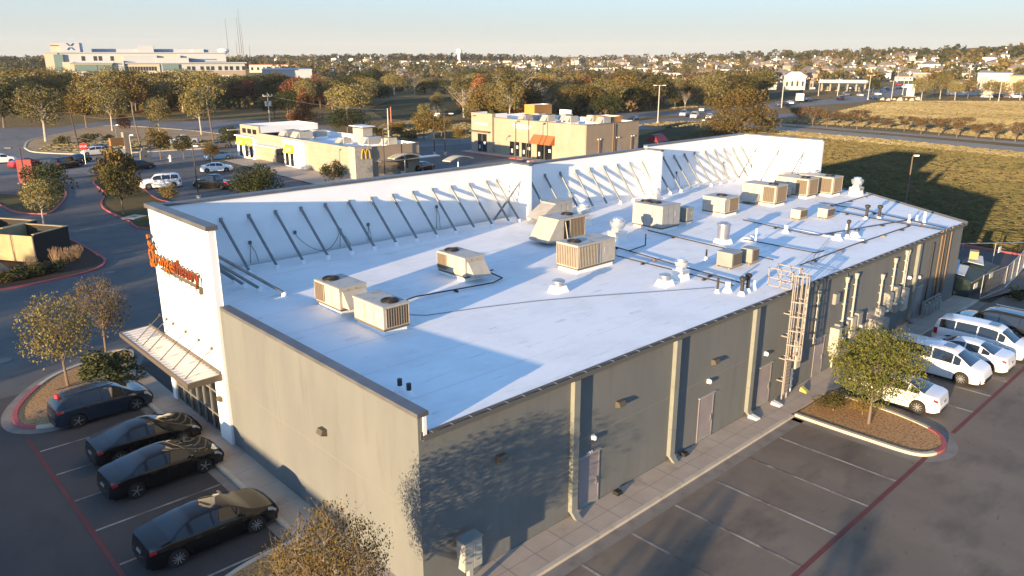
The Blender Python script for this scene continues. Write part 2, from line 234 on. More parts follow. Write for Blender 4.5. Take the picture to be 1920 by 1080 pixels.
# ---------------------------------------------------------------- mesh builder
class MB:
    def __init__(s): s.v = []; s.f = []; s.m = []; s.mats = []; s.T = None
    def mi(s, k):
        if k not in s.mats: s.mats.append(k)
        return s.mats.index(k)
    def add(s, vs, fs, k):
        o = len(s.v); s.v += [tuple(s.T @ Vector(p)) if s.T else tuple(p) for p in vs]
        i = s.mi(k)
        for f in fs: s.f.append([a+o for a in f]); s.m.append(i)
        return s
    def box(s, x0, y0, z0, x1, y1, z1, k):
        v = [(x0, y0, z0), (x1, y0, z0), (x1, y1, z0), (x0, y1, z0), (x0, y0, z1), (x1, y0, z1), (x1, y1, z1), (x0, y1, z1)]
        return s.add(v, [(0, 3, 2, 1), (4, 5, 6, 7), (0, 1, 5, 4), (1, 2, 6, 5), (2, 3, 7, 6), (3, 0, 4, 7)], k)
    def hexa(s, v, k): return s.add(v, [(0, 3, 2, 1), (4, 5, 6, 7), (0, 1, 5, 4), (1, 2, 6, 5), (2, 3, 7, 6), (3, 0, 4, 7)], k)
    def prism(s, pts, z0, z1, k, kt=None):
        n = len(pts); g = lambda z, p: z(p[0], p[1]) if callable(z) else z
        v = [(p[0], p[1], g(z0, p)) for p in pts]+[(p[0], p[1], g(z1, p)) for p in pts]
        s.add(v, [[i, (i+1) % n, n+(i+1) % n, n+i] for i in range(n)], k)
        s.add(v, [list(range(n-1, -1, -1))], k); return s.add(v, [list(range(n, 2*n))], kt or k)
    def sheet(s, pts, z, k): return s.add([(p[0], p[1], z(p[0], p[1]) if callable(z) else z) for p in pts], [list(range(len(pts)))], k)
    def tube(s, a, b, r, k, r2=None, n=8, caps=True):
        a = Vector(a); b = Vector(b); d = (b-a).normalized(); u = d.orthogonal().normalized(); w_ = d.cross(u); r2 = r if r2 is None else r2
        v = [a+(u*math.cos(2*PI*i/n)+w_*math.sin(2*PI*i/n))*r for i in range(n)]+[b+(u*math.cos(2*PI*i/n)+w_*math.sin(2*PI*i/n))*r2 for i in range(n)]
        fs = [[i, (i+1) % n, n+(i+1) % n, n+i] for i in range(n)]
        if caps: fs += [list(range(n-1, -1, -1)), list(range(n, 2*n))]
        return s.add(v, fs, k)
    def poly(s, pts, r, k, n=6):
        for a, b in zip(pts, pts[1:]): s.tube(a, b, r, k, n=n)
        return s
    def bar(s, a, b, w_, h, k, up=(0, 0, 1)):
        a = Vector(a); b = Vector(b); d = (b-a).normalized(); r = d.cross(Vector(up))
        if r.length < 1e-4: r = d.orthogonal()
        r.normalize(); u = r.cross(d); r *= w_/2; u *= h/2
        return s.hexa([a-r-u, a+r-u, b+r-u, b-r-u, a-r+u, a+r+u, b+r+u, b-r+u], k)
    def lathe(s, c, prof, k, n=16, axis='z'):
        v = []; fs = []
        for r, h in prof:
            for i in range(n):
                t = 2*PI*i/n
                p = (r*math.cos(t), r*math.sin(t), h) if axis == 'z' else (r*math.cos(t), h, r*math.sin(t))
                v.append((c[0]+p[0], c[1]+p[1], c[2]+p[2]))
        for j in range(len(prof)-1):
            for i in range(n): fs.append([j*n+i, j*n+(i+1) % n, (j+1)*n+(i+1) % n, (j+1)*n+i])
        fs.append(list(range(n-1, -1, -1))); fs.append([(len(prof)-1)*n+i for i in range(n)])
        return s.add(v, fs, k)
    def build(s, name, parent=None, smooth=None, label=None, cat=None, group=None, kind=None, fix=False):
        me = bpy.data.meshes.new(name); me.from_pydata(s.v, [], s.f)
        for k in s.mats: me.materials.append(M[k])
        me.polygons.foreach_set('material_index', s.m)
        if fix or smooth is not None:
            bm = bmesh.new(); bm.from_mesh(me); bmesh.ops.recalc_face_normals(bm, faces=bm.faces); bm.to_mesh(me); bm.free()
        if smooth is not None:
            me.polygons.foreach_set('use_smooth', [True]*len(me.polygons)); me.set_sharp_from_angle(angle=rad(smooth))
        me.update()
        o = bpy.data.objects.new(name, me); C.objects.link(o)
        if parent: o.parent = parent
        tag(o, label, cat, group, kind); return o
def tag(o, label=None, cat=None, group=None, kind=None):
    for k, v in (('label', label), ('category', cat), ('group', group), ('kind', kind)):
        if v: o[k] = v
    return o
def thing(name, label, cat, loc=(0, 0, 0), rz=0, group=None):
    o = bpy.data.objects.new(name, None); C.objects.link(o); o.empty_display_size = .2
    o.location = loc; o.rotation_euler = (0, 0, rz); return tag(o, label, cat, group)
KIDS = {}
def kids(o):
    if o.name not in KIDS: KIDS[o.name] = [c for c in C.objects if c.parent == o]
    return KIDS[o.name]
def dup(root, loc, rz=0, sc=None, label=None, group=None, cat=None, color=None):
    r = root.copy(); C.objects.link(r); r.location = loc; r.rotation_euler = (0, 0, rz)
    if sc: r.scale = sc
    if label: r['label'] = label
    if group: r['group'] = group
    if cat: r['category'] = cat
    for ch in kids(root):
        c = ch.copy(); C.objects.link(c); c.parent = r
        if color: c.color = color
        for g in kids(ch):
            d = g.copy(); C.objects.link(d); d.parent = c
    return r
def struct(mb, name, **kw): return mb.build(name, kind='structure', **kw)
def text(body, size, ext, k, name, parent, origin, right, up, spacing=1.0):
    """raised lettering; origin at the left end of the baseline"""
    cu = bpy.data.curves.new(name, 'FONT'); cu.body = body; cu.size = size; cu.extrude = ext; cu.space_character = spacing; cu.resolution_u = 3
    t = bpy.data.objects.new(name+'_curve', cu); C.objects.link(t)
    me = bpy.data.meshes.new_from_object(t); wd = max(v.co.x for v in me.vertices)
    bpy.data.objects.remove(t); bpy.data.curves.remove(cu)
    r = Vector(right).normalized(); u = Vector(up).normalized(); n = r.cross(u)
    mx = Matrix((r, u, n)).transposed().to_4x4(); mx.translation = Vector(origin); me.transform(mx)
    me.materials.clear(); me.materials.append(M[k])
    o = bpy.data.objects.new(name, me); C.objects.link(o); o.parent = parent
    return o, wd

hm = bpy.data.materials.new('haze_air'); hm.use_nodes = True; hn = hm.node_tree; hn.nodes.remove(hn.nodes['Principled BSDF']); hv = hn.nodes.new('ShaderNodeVolumePrincipled')
hv.inputs['Color'].default_value = (.9, .9, .92, 1); hv.inputs['Density'].default_value = .00007; hn.links.new(hv.outputs[0], hn.nodes['Material Output'].inputs['Volume']); M['haze_air'] = hm
# ================================================================ THE BUILDING WITH THE WHITE ROOF
BL = thing('strip_building', 'long low grey commercial building with white flat roof and tall braced white parapet', 'building')
D0, D1, D2 = 14.26, 21.2, 20.4; HP = 10.06; X1, X2, X3 = 23.5, 37.3, 52.1
outline = [(0, 0), (48.1, 0), (53.2, 9.0), (53.2, 20.4), (37.3, 20.4), (23.5, 20.4), (23.5, 21.2), (0, 21.2)]
m = MB()                                                     # roof deck, gridded because it drains to the back
nx, ny = 54, 22; idx = {}
for i in range(nx+1):
    for j in range(ny+1):
        y = 20.7*j/ny; xr = 48.1 + 5.1*min(1, y/9.0); x = .2 + (xr-.2)*i/nx
        idx[i, j] = len(m.v); m.v.append((x, y, RZ(x, y)))
m.mi('roof_white')
for i in range(nx):
    for j in range(ny): m.f.append([idx[i, j], idx[i+1, j], idx[i+1, j+1], idx[i, j+1]]); m.m.append(0)
m.build('roof_deck', BL)
# lap seams of the membrane
for q in range(1, 8):
    y = 2.7*q-.6; m = MB()
    for i in range(26): x0 = .3+1.84*i; x1 = x0+1.84; m.hexa([(x0, y, RZ(x0, y)+.001), (x1, y, RZ(x1, y)+.001), (x1, y+.035, RZ(x1, y)+.001), (x0, y+.035, RZ(x0, y)+.001), (x0, y, RZ(x0, y)+.005), (x1, y, RZ(x1, y)+.005), (x1, y+.035, RZ(x1, y)+.005), (x0, y+.035, RZ(x0, y)+.005)], 'seam')
    m.build('membrane_seam', BL)
r_ = random.Random(12)
for px_, py_, sx, sy in [(660, 640, .9, .5), (560, 640, .7, .6), (1190, 582, 1.1, .5), (980, 640, .6, .35), (1050, 600, .8, .4), (1250, 600, .6, .3), (870, 560, 1.0, .5), (1330, 430, .9, .5), (1120, 545, .7, .4), (1500, 430, .9, .5), (820, 770, .5, .3)]:
    p_ = at(px_, py_, 6.1); m = MB(); ring = [(p_.x+sx*.5*math.cos(a)*r_.uniform(.6, 1.1), p_.y+sy*.3*math.sin(a)*r_.uniform(.6, 1.1)) for a in [2*PI*i/14 for i in range(14)]]
    m.sheet([(x, y) for x, y in ring], lambda x, y: RZ(x, y)+.006, 'roof_patch'); m.build('roof_patch', BL)
# walls
def joints(mb, x0, x1, zs):
    for z in zs: mb.box(x0, -.006, z-.012, x1, 0, z+.012, 'joint')
m = MB()
m.hexa([(.24, 0, 0), (48.1, 0, 0), (48.1, .3, 0), (.24, .3, 0), (.24, 0, RZ(0, 0)-.03), (48.1, 0, RZ(48.1, 0)-.03), (48.1, .3, RZ(48.1, 0)-.03), (.24, .3, RZ(0, 0)-.03)], 'stucco_grey')
joints(m, 0, 6.8, [3.15]); joints(m, 7.3, 13.05, [3.15]); joints(m, 13.5, 19.3, [3.15])
m.build('rear_wall', BL)
m = MB()                                                     # left end wall rising into a parapet
m.box(-.02, 0, 0, .24, D0, 6.62, 'stucco_grey')
for z in (3.15,): m.box(-.026, 0, z-.014, -.02, D0, z+.014, 'joint')
for y in (4.7, 9.4): m.box(-.026, y-.01, 0, -.02, y+.01, 3.13, 'joint'); m.box(-.026, y-.01, 3.17, -.02, y+.01, 6.6, 'joint')
m.box(.24, .12, RZ(0, 0)-.1, .28, D0, 6.62, 'parapet_white'); m.box(.16, -.05, 5.96, .28, -.001, 6.60, 'white_paint')
m.build('end_wall', BL)
m = MB(); m.box(-.09, -.1, 6.62, .33, D0-.2, 6.76, 'coping'); m.build('coping', BL)
m = MB(); m.hexa([(48.1, .3, 0), (53.2, 9, 0), (52.9, 9.1, 0), (47.8, .4, 0), (48.1, .3, 5.5), (53.2, 9, 5.78), (52.9, 9.1, 5.78), (47.8, .4, 5.5)], 'stucco_grey')
m.box(52.9, 9.1, 0, 53.2, 20.4, 5.9, 'stucco_grey'); m.build('side_wall', BL)
m = MB(); m.bar((48.25, -.15, RZ(48, 0)+.02), (53.3, 9.0, RZ(53.2, 9)+.02), .14, .16, 'gutter'); m.bar((53.3, 9.0, RZ(53.2, 9)+.02), (53.3, 12.9, RZ(53.2, 12.8)+.02), .14, .16, 'gutter'); m.build('edge_metal', BL)
# gutter along the back eave: trough with straps
m = MB(); g0, g1 = RZ(0, 0), RZ(48.1, 0)
def gseg(y0, z0, y1, z1, k='gutter'): m.hexa([(.05, y0, g0+z0), (48.3, y0, g1+z0), (48.3, y1, g1+z0), (.05, y1, g0+z0), (.05, y0, g0+z1), (48.3, y0, g1+z1), (48.3, y1, g1+z1), (.05, y1, g0+z1)], k)
gseg(-.20, -.18, -.185, .0); gseg(-.185, -.18, -.03, -.165); gseg(-.03, -.20, -.004, .035, 'trim_dark')
m.build('gutter', BL)
for i in range(62):
    x = .4+.78*i; m = MB(); m.box(x, -.20, RZ(x, 0)+.002, x+.022, .01, RZ(x, 0)+.015, 'galv'); m.build('gutter_strap', BL)
for x in (6.97, 13.25, 19.6, 39.75):                          # downspouts
    m = MB(); zt = RZ(x, 0)-.2; m.box(x-.16, -.2, .34, x+.16, -.003, zt, 'pilaster')
    m.hexa([(x-.15, -.46, .13), (x+.15, -.46, .13), (x+.15, -.28, .13), (x-.15, -.28, .13), (x-.15, -.2, .38), (x+.15, -.2, .38), (x+.15, -.01, .38), (x-.15, -.01, .38)], 'pilaster')
    for z in (1.6, 3.6): m.box(x-.18, -.21, z, x+.18, -.002, z+.05, 'pilaster')
    m.build('downspout', BL)
# doors of the back wall
for x0, wd, hh in ((7.42, 1.06, 2.22), (15.42, 1.06, 2.16), (20.62, 1.06, 2.16), (26.45, .98, 2.16), (33.0, 1.0, 2.16), (40.6, 1.0, 2.16)):
    m = MB(); m.box(x0-.07, -.03, .1, x0, -.002, hh+.17, 'door'); m.box(x0+wd, -.03, .1, x0+wd+.07, -.002, hh+.17, 'door'); m.box(x0, -.03, hh+.1, x0+wd, -.002, hh+.17, 'door')
    m.box(x0-.12, -.09, hh+.17, x0+wd+.12, -.002, hh+.2, 'metal_white')
    fr = m.build('door_frame', BL)
    m = MB(); m.box(x0, -.02, .13, x0+wd, -.003, hh+.1, 'door'); m.box(x0+.01, -.028, .14, x0+wd-.01, -.02, .34, 'elec_grey'); dr = m.build('door', BL)
    m = MB(); m.box(x0+wd-.14, -.06, .95, x0+wd-.08, -.028, 1.25, 'galv'); m.tube((x0+wd-.11, -.05, 1.08), (x0+wd-.11, -.1, 1.08), .012, 'galv'); m.bar((x0+wd-.11, -.1, 1.08), (x0+wd-.24, -.1, 1.08), .02, .02, 'galv'); m.build('handle', dr)
    if x0 < 15: text('100', .26, .004, 'sign_white', 'door_number', BL, (x0+.30, -.034, 2.34), (1, 0, 0), (0, 0, 1))[0].location.z = 0
# white entrance block: outer wall, return, caps
m = MB(); m.box(-.15, D0, 0, .15, 15.45, HP, 'white_paint'); m.box(-.15, 20.9, 0, .15, D1+.15, HP, 'white_paint'); m.box(-.15, 15.45, 2.9, .15, 20.9, HP, 'white_paint')
m.build('entrance_wall', BL)
m = MB(); m.box(.15, D1-.15, 5.5, X1-.15, D1+.15, HP, 'parapet_white'); m.build('parapet_wall', BL)
m = MB(); m.box(X1-.15, 19.2, 0, X1+.15, D1+.15, HP, 'parapet_white'); m.build('parapet_return', BL)
m = MB(); m.box(X1+.15, D2-.15, 5.5, X2-.15, D2+.15, HP-.12, 'parapet_white'); m.build('parapet_wall', BL)
m = MB(); m.box(X2-.15, 18.7, 0, X2+.15, D2+.15, HP-.12, 'parapet_white'); m.build('parapet_return', BL)
m = MB(); m.box(X2+.15, D2-.15, 5.5, X3-.15, D2+.15, HP+.1, 'parapet_white'); m.build('parapet_wall', BL)
m = MB(); m.box(X3-.15, 12.85, RZ(52, 12)-.4, X3+.15, D2+.15, HP+.1, 'parapet_white'); m.build('parapet_return', BL)
m = MB(); m.box(.0, D1-.12, 0, 52, D1+.1, 5.4, 'stucco_grey') if False else m.box(.16, 20.5, 0, 23.3, 21.0, 5.4, 'stucco_grey'); m.box(23.66, 19.8, 0, 52, 20.2, 5.4, 'stucco_grey'); m.build('front_wall', BL)
def cap(x0, y0, x1, y1, z, k='coping', h=.12): mm = MB(); mm.box(x0, y0, z+.002, x1, y1, z+h, k); mm.build('coping', BL)
cap(-.27, D0-.12, .25, D1+.27, HP, h=.2); cap(.25, D1-.27, X1+.2, D1+.27, HP); cap(X1-.2, 19.1, X1+.2, D1-.27, HP)
cap(X1+.2, D2-.2, X2-.2, D2+.25, HP-.12); cap(X2-.2, 18.62, X2+.2, D2+.25, HP-.12)
cap(X2+.2, D2-.2, X3+.2, D2+.25, HP+.1); cap(X3-.2, 12.77, X3+.2, D2-.2, HP+.1)
m = MB(); m.box(.153, D0-.02, 5.9, .17, D1-.16, HP-.01, 'parapet_white'); m.build('parapet_lining', BL)
# storefront glass
m = MB(); m.box(-.02, 15.5, .14, .02, 20.85, 2.85, 'glass_dark'); gl = m.build('storefront_window', BL)
m = MB()
for i in range(7): y = 15.48+.885*i; m.box(-.09, y, .12, .05, y+.06, 2.88, 'mullion')
for z in (.12, 1.0, 2.2, 2.82): m.box(-.075, 15.48, z, .04, 20.87, z+.06, 'mullion')
m.build('mullion', gl)
# canopy with standing seams, fascia and tie rods
m = MB(); cz = 3.42; cy0, cy1 = 14.55, 23.4
m.hexa([(-1.62, cy0, cz-.03), (-.16, cy0, cz+.04), (-.16, cy1, cz+.04), (-1.62, cy1, cz-.03), (-1.62, cy0, cz+.0), (-.16, cy0, cz+.07), (-.16, cy1, cz+.07), (-1.62, cy1, cz+.0)], 'canopy_metal')
n = 24
for i in range(n):
    y = cy0+.06+(cy1-cy0-.16)*i/(n-1); m.hexa([(-1.60, y, cz+.0), (-.2, y, cz+.07), (-.2, y+.045, cz+.07), (-1.60, y+.045, cz+.0), (-1.60, y, cz+.05), (-.2, y, cz+.12), (-.2, y+.045, cz+.12), (-1.60, y+.045, cz+.05)], 'canopy_metal')
cn = m.build('entrance_canopy', BL)
m = MB(); m.box(-1.70, cy0-.08, cz-.17, -1.62, cy1+.08, cz+.05, 'canopy_fascia'); m.box(-1.62, cy0-.08, cz-.17, -.16, cy0, cz+.1, 'canopy_fascia'); m.box(-1.62, cy1, cz-.17, -.16, cy1+.08, cz+.1, 'canopy_fascia')
m.box(-.24, cy0, cz+.08, -.155, cy1, cz+.22, 'canopy_fascia'); m.build('fascia', cn)
for y in (21.6, 20.7, 19.8, 18.25, 16.7, 15.25):
    m = MB(); m.tube((-.17, y, 4.55), (-1.5, y, cz+.04), .024, 'lamp_bronze'); m.box(-.24, y-.06, 4.49, -.152, y+.06, 4.61, 'lamp_bronze'); m.build('tie_rod', cn)
# ---------------------------------------------------------------- steel braces behind the parapet
def brace(t, f, r=.075):
    mm = MB(); mm.tube(t, f, r, 'brace_steel', n=10)
    a = Vector(t); mm.tube((a.x, a.y-.02, a.z-.1), (a.x, a.y+.02, a.z+.12), .1, 'brace_steel', n=8)
    mm.lathe((f[0], f[1], f[2]-.15), [(.13, 0), (.12, .17), (.085, .22)], 'parapet_white', 10)
    mm.build('brace', BL, smooth=40)
for k in range(14):
    x = 3.2+1.5*k if k < 13 else 22.1
    brace((x, D1-.17, 9.0), (x+.45, 19.25, RZ(x+.4, 19.2)+.14))
for y, fx in ((14.9, 3.3), (16.3, 2.75), (17.3, 2.45), (18.3, 2.45)): brace((.22, y-.1, 8.9-.25*(y > 15)), (fx, y, RZ(fx, y)+.14))
for k in range(9):
    x = 24.4+1.55*k; brace((x, D2-.17, 9.05), (x+.6, 18.9, RZ(x+.5, 19)+.14))
for k in range(10):
    x = 38.2+1.47*k
    if x < 51.9: brace((x, D2-.17, 9.1), (x+.7, 18.8, RZ(x+.7, 19)+.14))
brace((X1-.17, 20.0, 8.9), (20.9, 20.0, RZ(21, 20)+.14))
for y, xx in ((18.9, 49.2), (16.7, 49.0), (14.4, 49.0)): brace((X3-.17, y, 9.1), (xx, y, RZ(xx, y)+.14), .06)
# sign power feeds hanging on the parapet
for x, z, dx in ((4.6, 7.6, .35), (7.2, 7.75, None), (10.0, 7.45, .6), (11.9, 7.5, .15), (17.0, 7.9, .2), (28.6, 7.5, .4), (41.6, 7.7, .5), (48.7, 7.9, .2)):
    yw = (D1 if x < X1 else D2)-.16; mm = MB(); mm.box(x-.07, yw-.1, z-.08, x+.07, yw, z+.1, 'trim_dark')
    if dx: mm.poly([(x, yw-.05, z-.08), (x-.06, yw-.12, z-.5), (x-.1, yw-.1, RZ(x, 20.8)+.05)], .016, 'trim_dark'); mm.poly([(x, yw-.05, z-.08), (x+dx*.6, yw-.12, z-.5), (x+dx, yw-.1, RZ(x, 20.8)+.05)], .016, 'trim_dark')
    else:
        pts = [(7.2+2.8*t, yw-.1-.5*math.sin(PI*t), 7.65-1.0*math.sin(PI*t)**.8-.1*t) for t in [i/14 for i in range(15)]]; mm.poly(pts, .016, 'trim_dark')
    mm.build('sign_power_cable', BL)
# ---------------------------------------------------------------- the sign
SG = thing('wall_sign', 'orange and red lettered fitness sign with round splash emblem on the bright white entrance wall', 'sign', (-.2, 18.4, 7.7))
def S_(o): o.matrix_parent_inverse = Matrix.Translation((.2, -18.4, -7.7)); return o
R_, U_ = (0, -1, 0), (0, 0, 1)
y = 20.55
for i, ch in enumerate('rangetheory'):
    k = 'sign_orange' if i < 5 else 'sign_red'
    o, wd = text(ch, 1.02, .055, 'sign_side', 'letter', SG, (-.34, y, 7.48), R_, U_); S_(o)
    f, _ = text(ch, 1.02, .004, k, 'letter_face', o, (-.405, y, 7.48), R_, U_)
    y -= wd + (.05 if ch != 'r' else .02)
def splash(nm, par, x0, x1, k):
    m = MB()
    for i in range(26):                                       # the ring of the O
        a, b = 2*PI*i/26, 2*PI*(i+1)/26; ro, ri = .33, .20
        P = lambda r, t, x: (x, 20.98-r*math.cos(t), 7.80+r*math.sin(t)*1.15)
        m.hexa([P(ri, a, x0), P(ro, a, x0), P(ro, b, x0), P(ri, b, x0), P(ri, a, x1), P(ro, a, x1), P(ro, b, x1), P(ri, b, x1)], k)
    for yy, zz, r in ((21.12, 8.36, .15), (21.22, 8.68, .12), (20.70, 8.25, .09), (21.12, 7.36, .17), (20.75, 7.36, .11), (21.02, 8.18, .1), (20.9, 8.38, .06)):
        m.tube((x0, yy, zz), (x1, yy, zz), r, k, n=14)
    return m.build(nm, par, fix=True)
em = S_(splash('emblem', SG, -.28, -.395, 'sign_side')); splash('emblem_face', em, -.396, -.41, 'sign_orange')
m = MB(); m.box(-.30, 15.62, 7.22, -.16, 20.3, 7.30, 'lamp_bronze'); m.box(-.3, 15.5, 7.0, -.16, 15.62, 7.3, 'lamp_bronze'); S_(m.build('rail', SG))
for i, ch in enumerate('FITNESS'):
    o = S_(text(ch, .36, .03, 'galv', 'small_letter', SG, (-.24, 20.0-.64*i, 6.92), R_, U_)[0]); text(ch, .36, .004, 'sign_white', 'letter_face', o, (-.276, 20.0-.64*i, 6.92), R_, U_)

# ---------------------------------------------------------------- rooftop machines
def rtu(label, x0, y0, w_, d, h, body='rtu_beige', fans=((.25, .5),), coil=('-x', 0, .35), hood=None, name='rooftop_unit', group='air handling units on the white roof', extra=None, curb=.22, coil2=None, ribs='rtu_rib'):
    """x0,y0 = corner nearest the camera; w_ along X, d along Y"""
    z = RZ(x0, y0); t = thing(name, label, 'air conditioner', (x0, y0, z), 0, group)
    m = MB(); m.box(.08, .08, -.12, w_-.08, d-.08, curb, 'white_paint'); m.box(.0, .0, curb-.02, w_, d, curb+.07, 'rtu_coil'); m.build('curb', t)
    b = curb+.07; m = MB(); m.box(0, 0, b, w_, d, b+h, body)
    m.box(-.03, -.03, b+h-.05, w_+.03, d+.03, b+h+.03, body)
    for f in (.33, .62): m.box(w_*f-.008, -.008, b+.05, w_*f+.008, 0, b+h-.07, 'rtu_coil'); m.box(-.008, d*f-.008, b+.05, 0, d*f+.008, b+h-.07, 'rtu_coil')
    m.box(.03, .03, b+h+.03, w_-.03, d-.03, b+h+.036, 'rtu_top')
    m.box(w_*.70, -.012, b+h*.45, w_*.78, -.0, b+h*.7, 'metal_white')
    m.build('cabinet', t)
    for cc in (coil, coil2):
        if not cc: continue
        s, a, e = cc; m = MB()
        if s == '-x': m.box(-.03, d*a, b+.06, .0, d*e, b+h-.08, 'rtu_coil'); nn = max(3, int((e-a)*d/.12)); [m.box(-.045, d*a+(e-a)*d*i/nn, b+.06, -.03, d*a+(e-a)*d*i/nn+.03, b+h-.08, ribs if 0 < i < nn else body) for i in range(nn+1)]
        else: m.box(w_*a, -.03, b+.06, w_*e, 0, b+h-.08, 'rtu_coil'); nn = max(3, int((e-a)*w_/.12)); [m.box(w_*a+(e-a)*w_*i/nn, -.045, b+.06, w_*a+(e-a)*w_*i/nn+.03, -.03, b+h-.08, ribs if 0 < i < nn else body) for i in range(nn+1)]
        m.build('coil_grille', t)
    for fx, fy in fans:
        m = MB(); c = (w_*fx, d*fy, b+h+.036); r = min(.33, d*.4, w_*.36)
        m.lathe(c, [(r+.05, 0), (r+.05, .06), (r, .065)], 'black', 24); m.lathe((c[0], c[1], c[2]+.066), [(r, 0), (r, .003)], 'dark_hole', 24)
        for q in (.35, .65, .92):
            for i in range(20): a0, a1 = 2*PI*i/20, 2*PI*(i+1)/20; m.tube((c[0]+r*q*math.cos(a0), c[1]+r*q*math.sin(a0), c[2]+.09), (c[0]+r*q*math.cos(a1), c[1]+r*q*math.sin(a1), c[2]+.09), .008, 'pipe_black', n=4)
        for i in range(4): a0 = PI*i/4; m.tube((c[0]-r*math.cos(a0), c[1]-r*math.sin(a0), c[2]+.085), (c[0]+r*math.cos(a0), c[1]+r*math.sin(a0), c[2]+.085), .008, 'pipe_black', n=4)
        m.build('fan', t)
    if hood:
        s, a, e, z0, z1, dep = hood; m = MB()                 # sloping rain hood on one side
        if s == '+x': v = [(w_, d*a, b+h*z0), (w_+dep, d*a, b+h*z0), (w_+dep, d*e, b+h*z0), (w_, d*e, b+h*z0), (w_, d*a, b+h*z1), (w_+.06, d*a, b+h*z1), (w_+.06, d*e, b+h*z1), (w_, d*e, b+h*z1)]
        elif s == '-x': v = [(-dep, d*a, b+h*z0), (0, d*a, b+h*z0), (0, d*e, b+h*z0), (-dep, d*e, b+h*z0), (-.06, d*a, b+h*z1), (0, d*a, b+h*z1), (0, d*e, b+h*z1), (-.06, d*e, b+h*z1)]
        else: v = [(w_*a, -dep, b+h*z0), (w_*e, -dep, b+h*z0), (w_*e, 0, b+h*z0), (w_*a, 0, b+h*z0), (w_*a, -.06, b+h*z1), (w_*e, -.06, b+h*z1), (w_*e, 0, b+h*z1), (w_*a, 0, b+h*z1)]
        m.hexa(v, body); lo = [Vector(v[i])+Vector((0, 0, -.004)) for i in (0, 1, 2, 3)]; m.add(lo, [(0, 1, 2, 3)], 'dark_hole'); m.build('intake_hood', t)
    m = MB(); m.box(w_+.02, d*.15, b+.35, w_+.14, d*.15+.25, b+.75, 'metal_white'); m.box(w_, d*.15+.05, b+.4, w_+.02, d*.15+.2, b+.7, 'metal_white'); m.build('switch_box', t)
    return t
rtu('beige rooftop unit with round fan and sloping hood, left of the pair nearest the camera', 3.8, 10.75, 1.35, 2.05, .92, fans=((.4, .78),), coil=('-x', .62, 1), hood=('-y', .1, .95, .1, .85, .55))
rtu('beige rooftop unit with brown coil end, nearest of all to the camera', 3.85, 7.5, 1.25, 2.2, .92, fans=((.55, .24),), coil=('-y', .08, .96), coil2=None)
rtu('beige rooftop unit with fan and angled hood standing alone left of centre of the roof', 11.1, 11.1, 1.25, 2.2, .92, fans=((.45, .8),), coil=('-x', .66, 1), hood=('-y', .1, .95, .05, .8, .6))
t = rtu('open sided beige rooftop unit with steep hood in the middle of the roof', 20.0, 13.2, 2.3, 1.6, 1.25, fans=((.68, .5),), coil=('-y', .42, .98), hood=('-x', .0, 1, .0, .95, .9))
m = MB(); m.box(.45, -.034, .35, .86, -.003, 1.42, 'dark_hole'); m.bar((.5, -.06, 1.4), (.72, -.08, .34), .07, .02, 'rtu_beige'); m.build('open_panel', t)
rtu('pale grey wedge hooded unit low behind the open sided one by the white parapet', 24.3, 19.0 - 1.4, 1.7, 1.3, .95, 'rtu_grey', fans=(), coil=None, hood=('-x', 0, 1, .1, .95, 1.5))
rtu('ribbed beige rooftop unit with fan, in front of the open sided one', 16.5, 8.5, 3.0, 1.5, 1.2, fans=((.2, .55),), coil=('-x', .02, .98), coil2=('-y', .02, .5), hood=('+x', .1, .9, .1, .8, .4), ribs='rtu_beige')
rtu('large plain grey rooftop unit with two fans, right of centre', 27.7, 11.4, 1.9, 2.4, 1.35, 'rtu_grey', fans=((.45, .82), (.45, .5)), coil=None)
rtu('small dark green grey cabinet standing on the roof beside the large plain unit', 30.7, 11.6, .75, .7, .85, 'elec_grey', fans=(), coil=None, name='roof_cabinet', group=None)
rtu('boxy beige unit right of large grey one', 35.1, 11.4, 1.7, 1.9, 1.0, fans=((.55, .5),), coil=('-y', .25, .95), coil2=('-x', 0, .0001))
rtu('beige rooftop unit with low intake hood, first of the far group of three', 41.3, 11.0, 1.7, 2.8, 1.25, fans=((.5, .25),), coil=('-y', .08, .94), coil2=('-x', .03, .36), hood=('-x', .45, .98, .0, .45, .8))
rtu('beige rooftop unit with intake hood, middle of the far group of three', 46.4, 11.0, 1.7, 2.8, 1.25, fans=((.5, .25),), coil=('-y', .08, .94), coil2=('-x', .03, .36), hood=('-x', .45, .98, .0, .45, .8))
rtu('beige rooftop unit farthest right of the three in the far group', 49.0, 10.2, 1.7, 2.9, 1.25, fans=((.5, .25),), coil=('-y', .08, .94), coil2=('-x', .03, .36))
rtu('pale hooded unit behind the far group near the end of the white parapet', 49.6, 13.9, 1.5, 1.4, .9, 'rtu_grey', fans=(), coil=None, hood=('-x', 0, 1, .1, .95, .9))
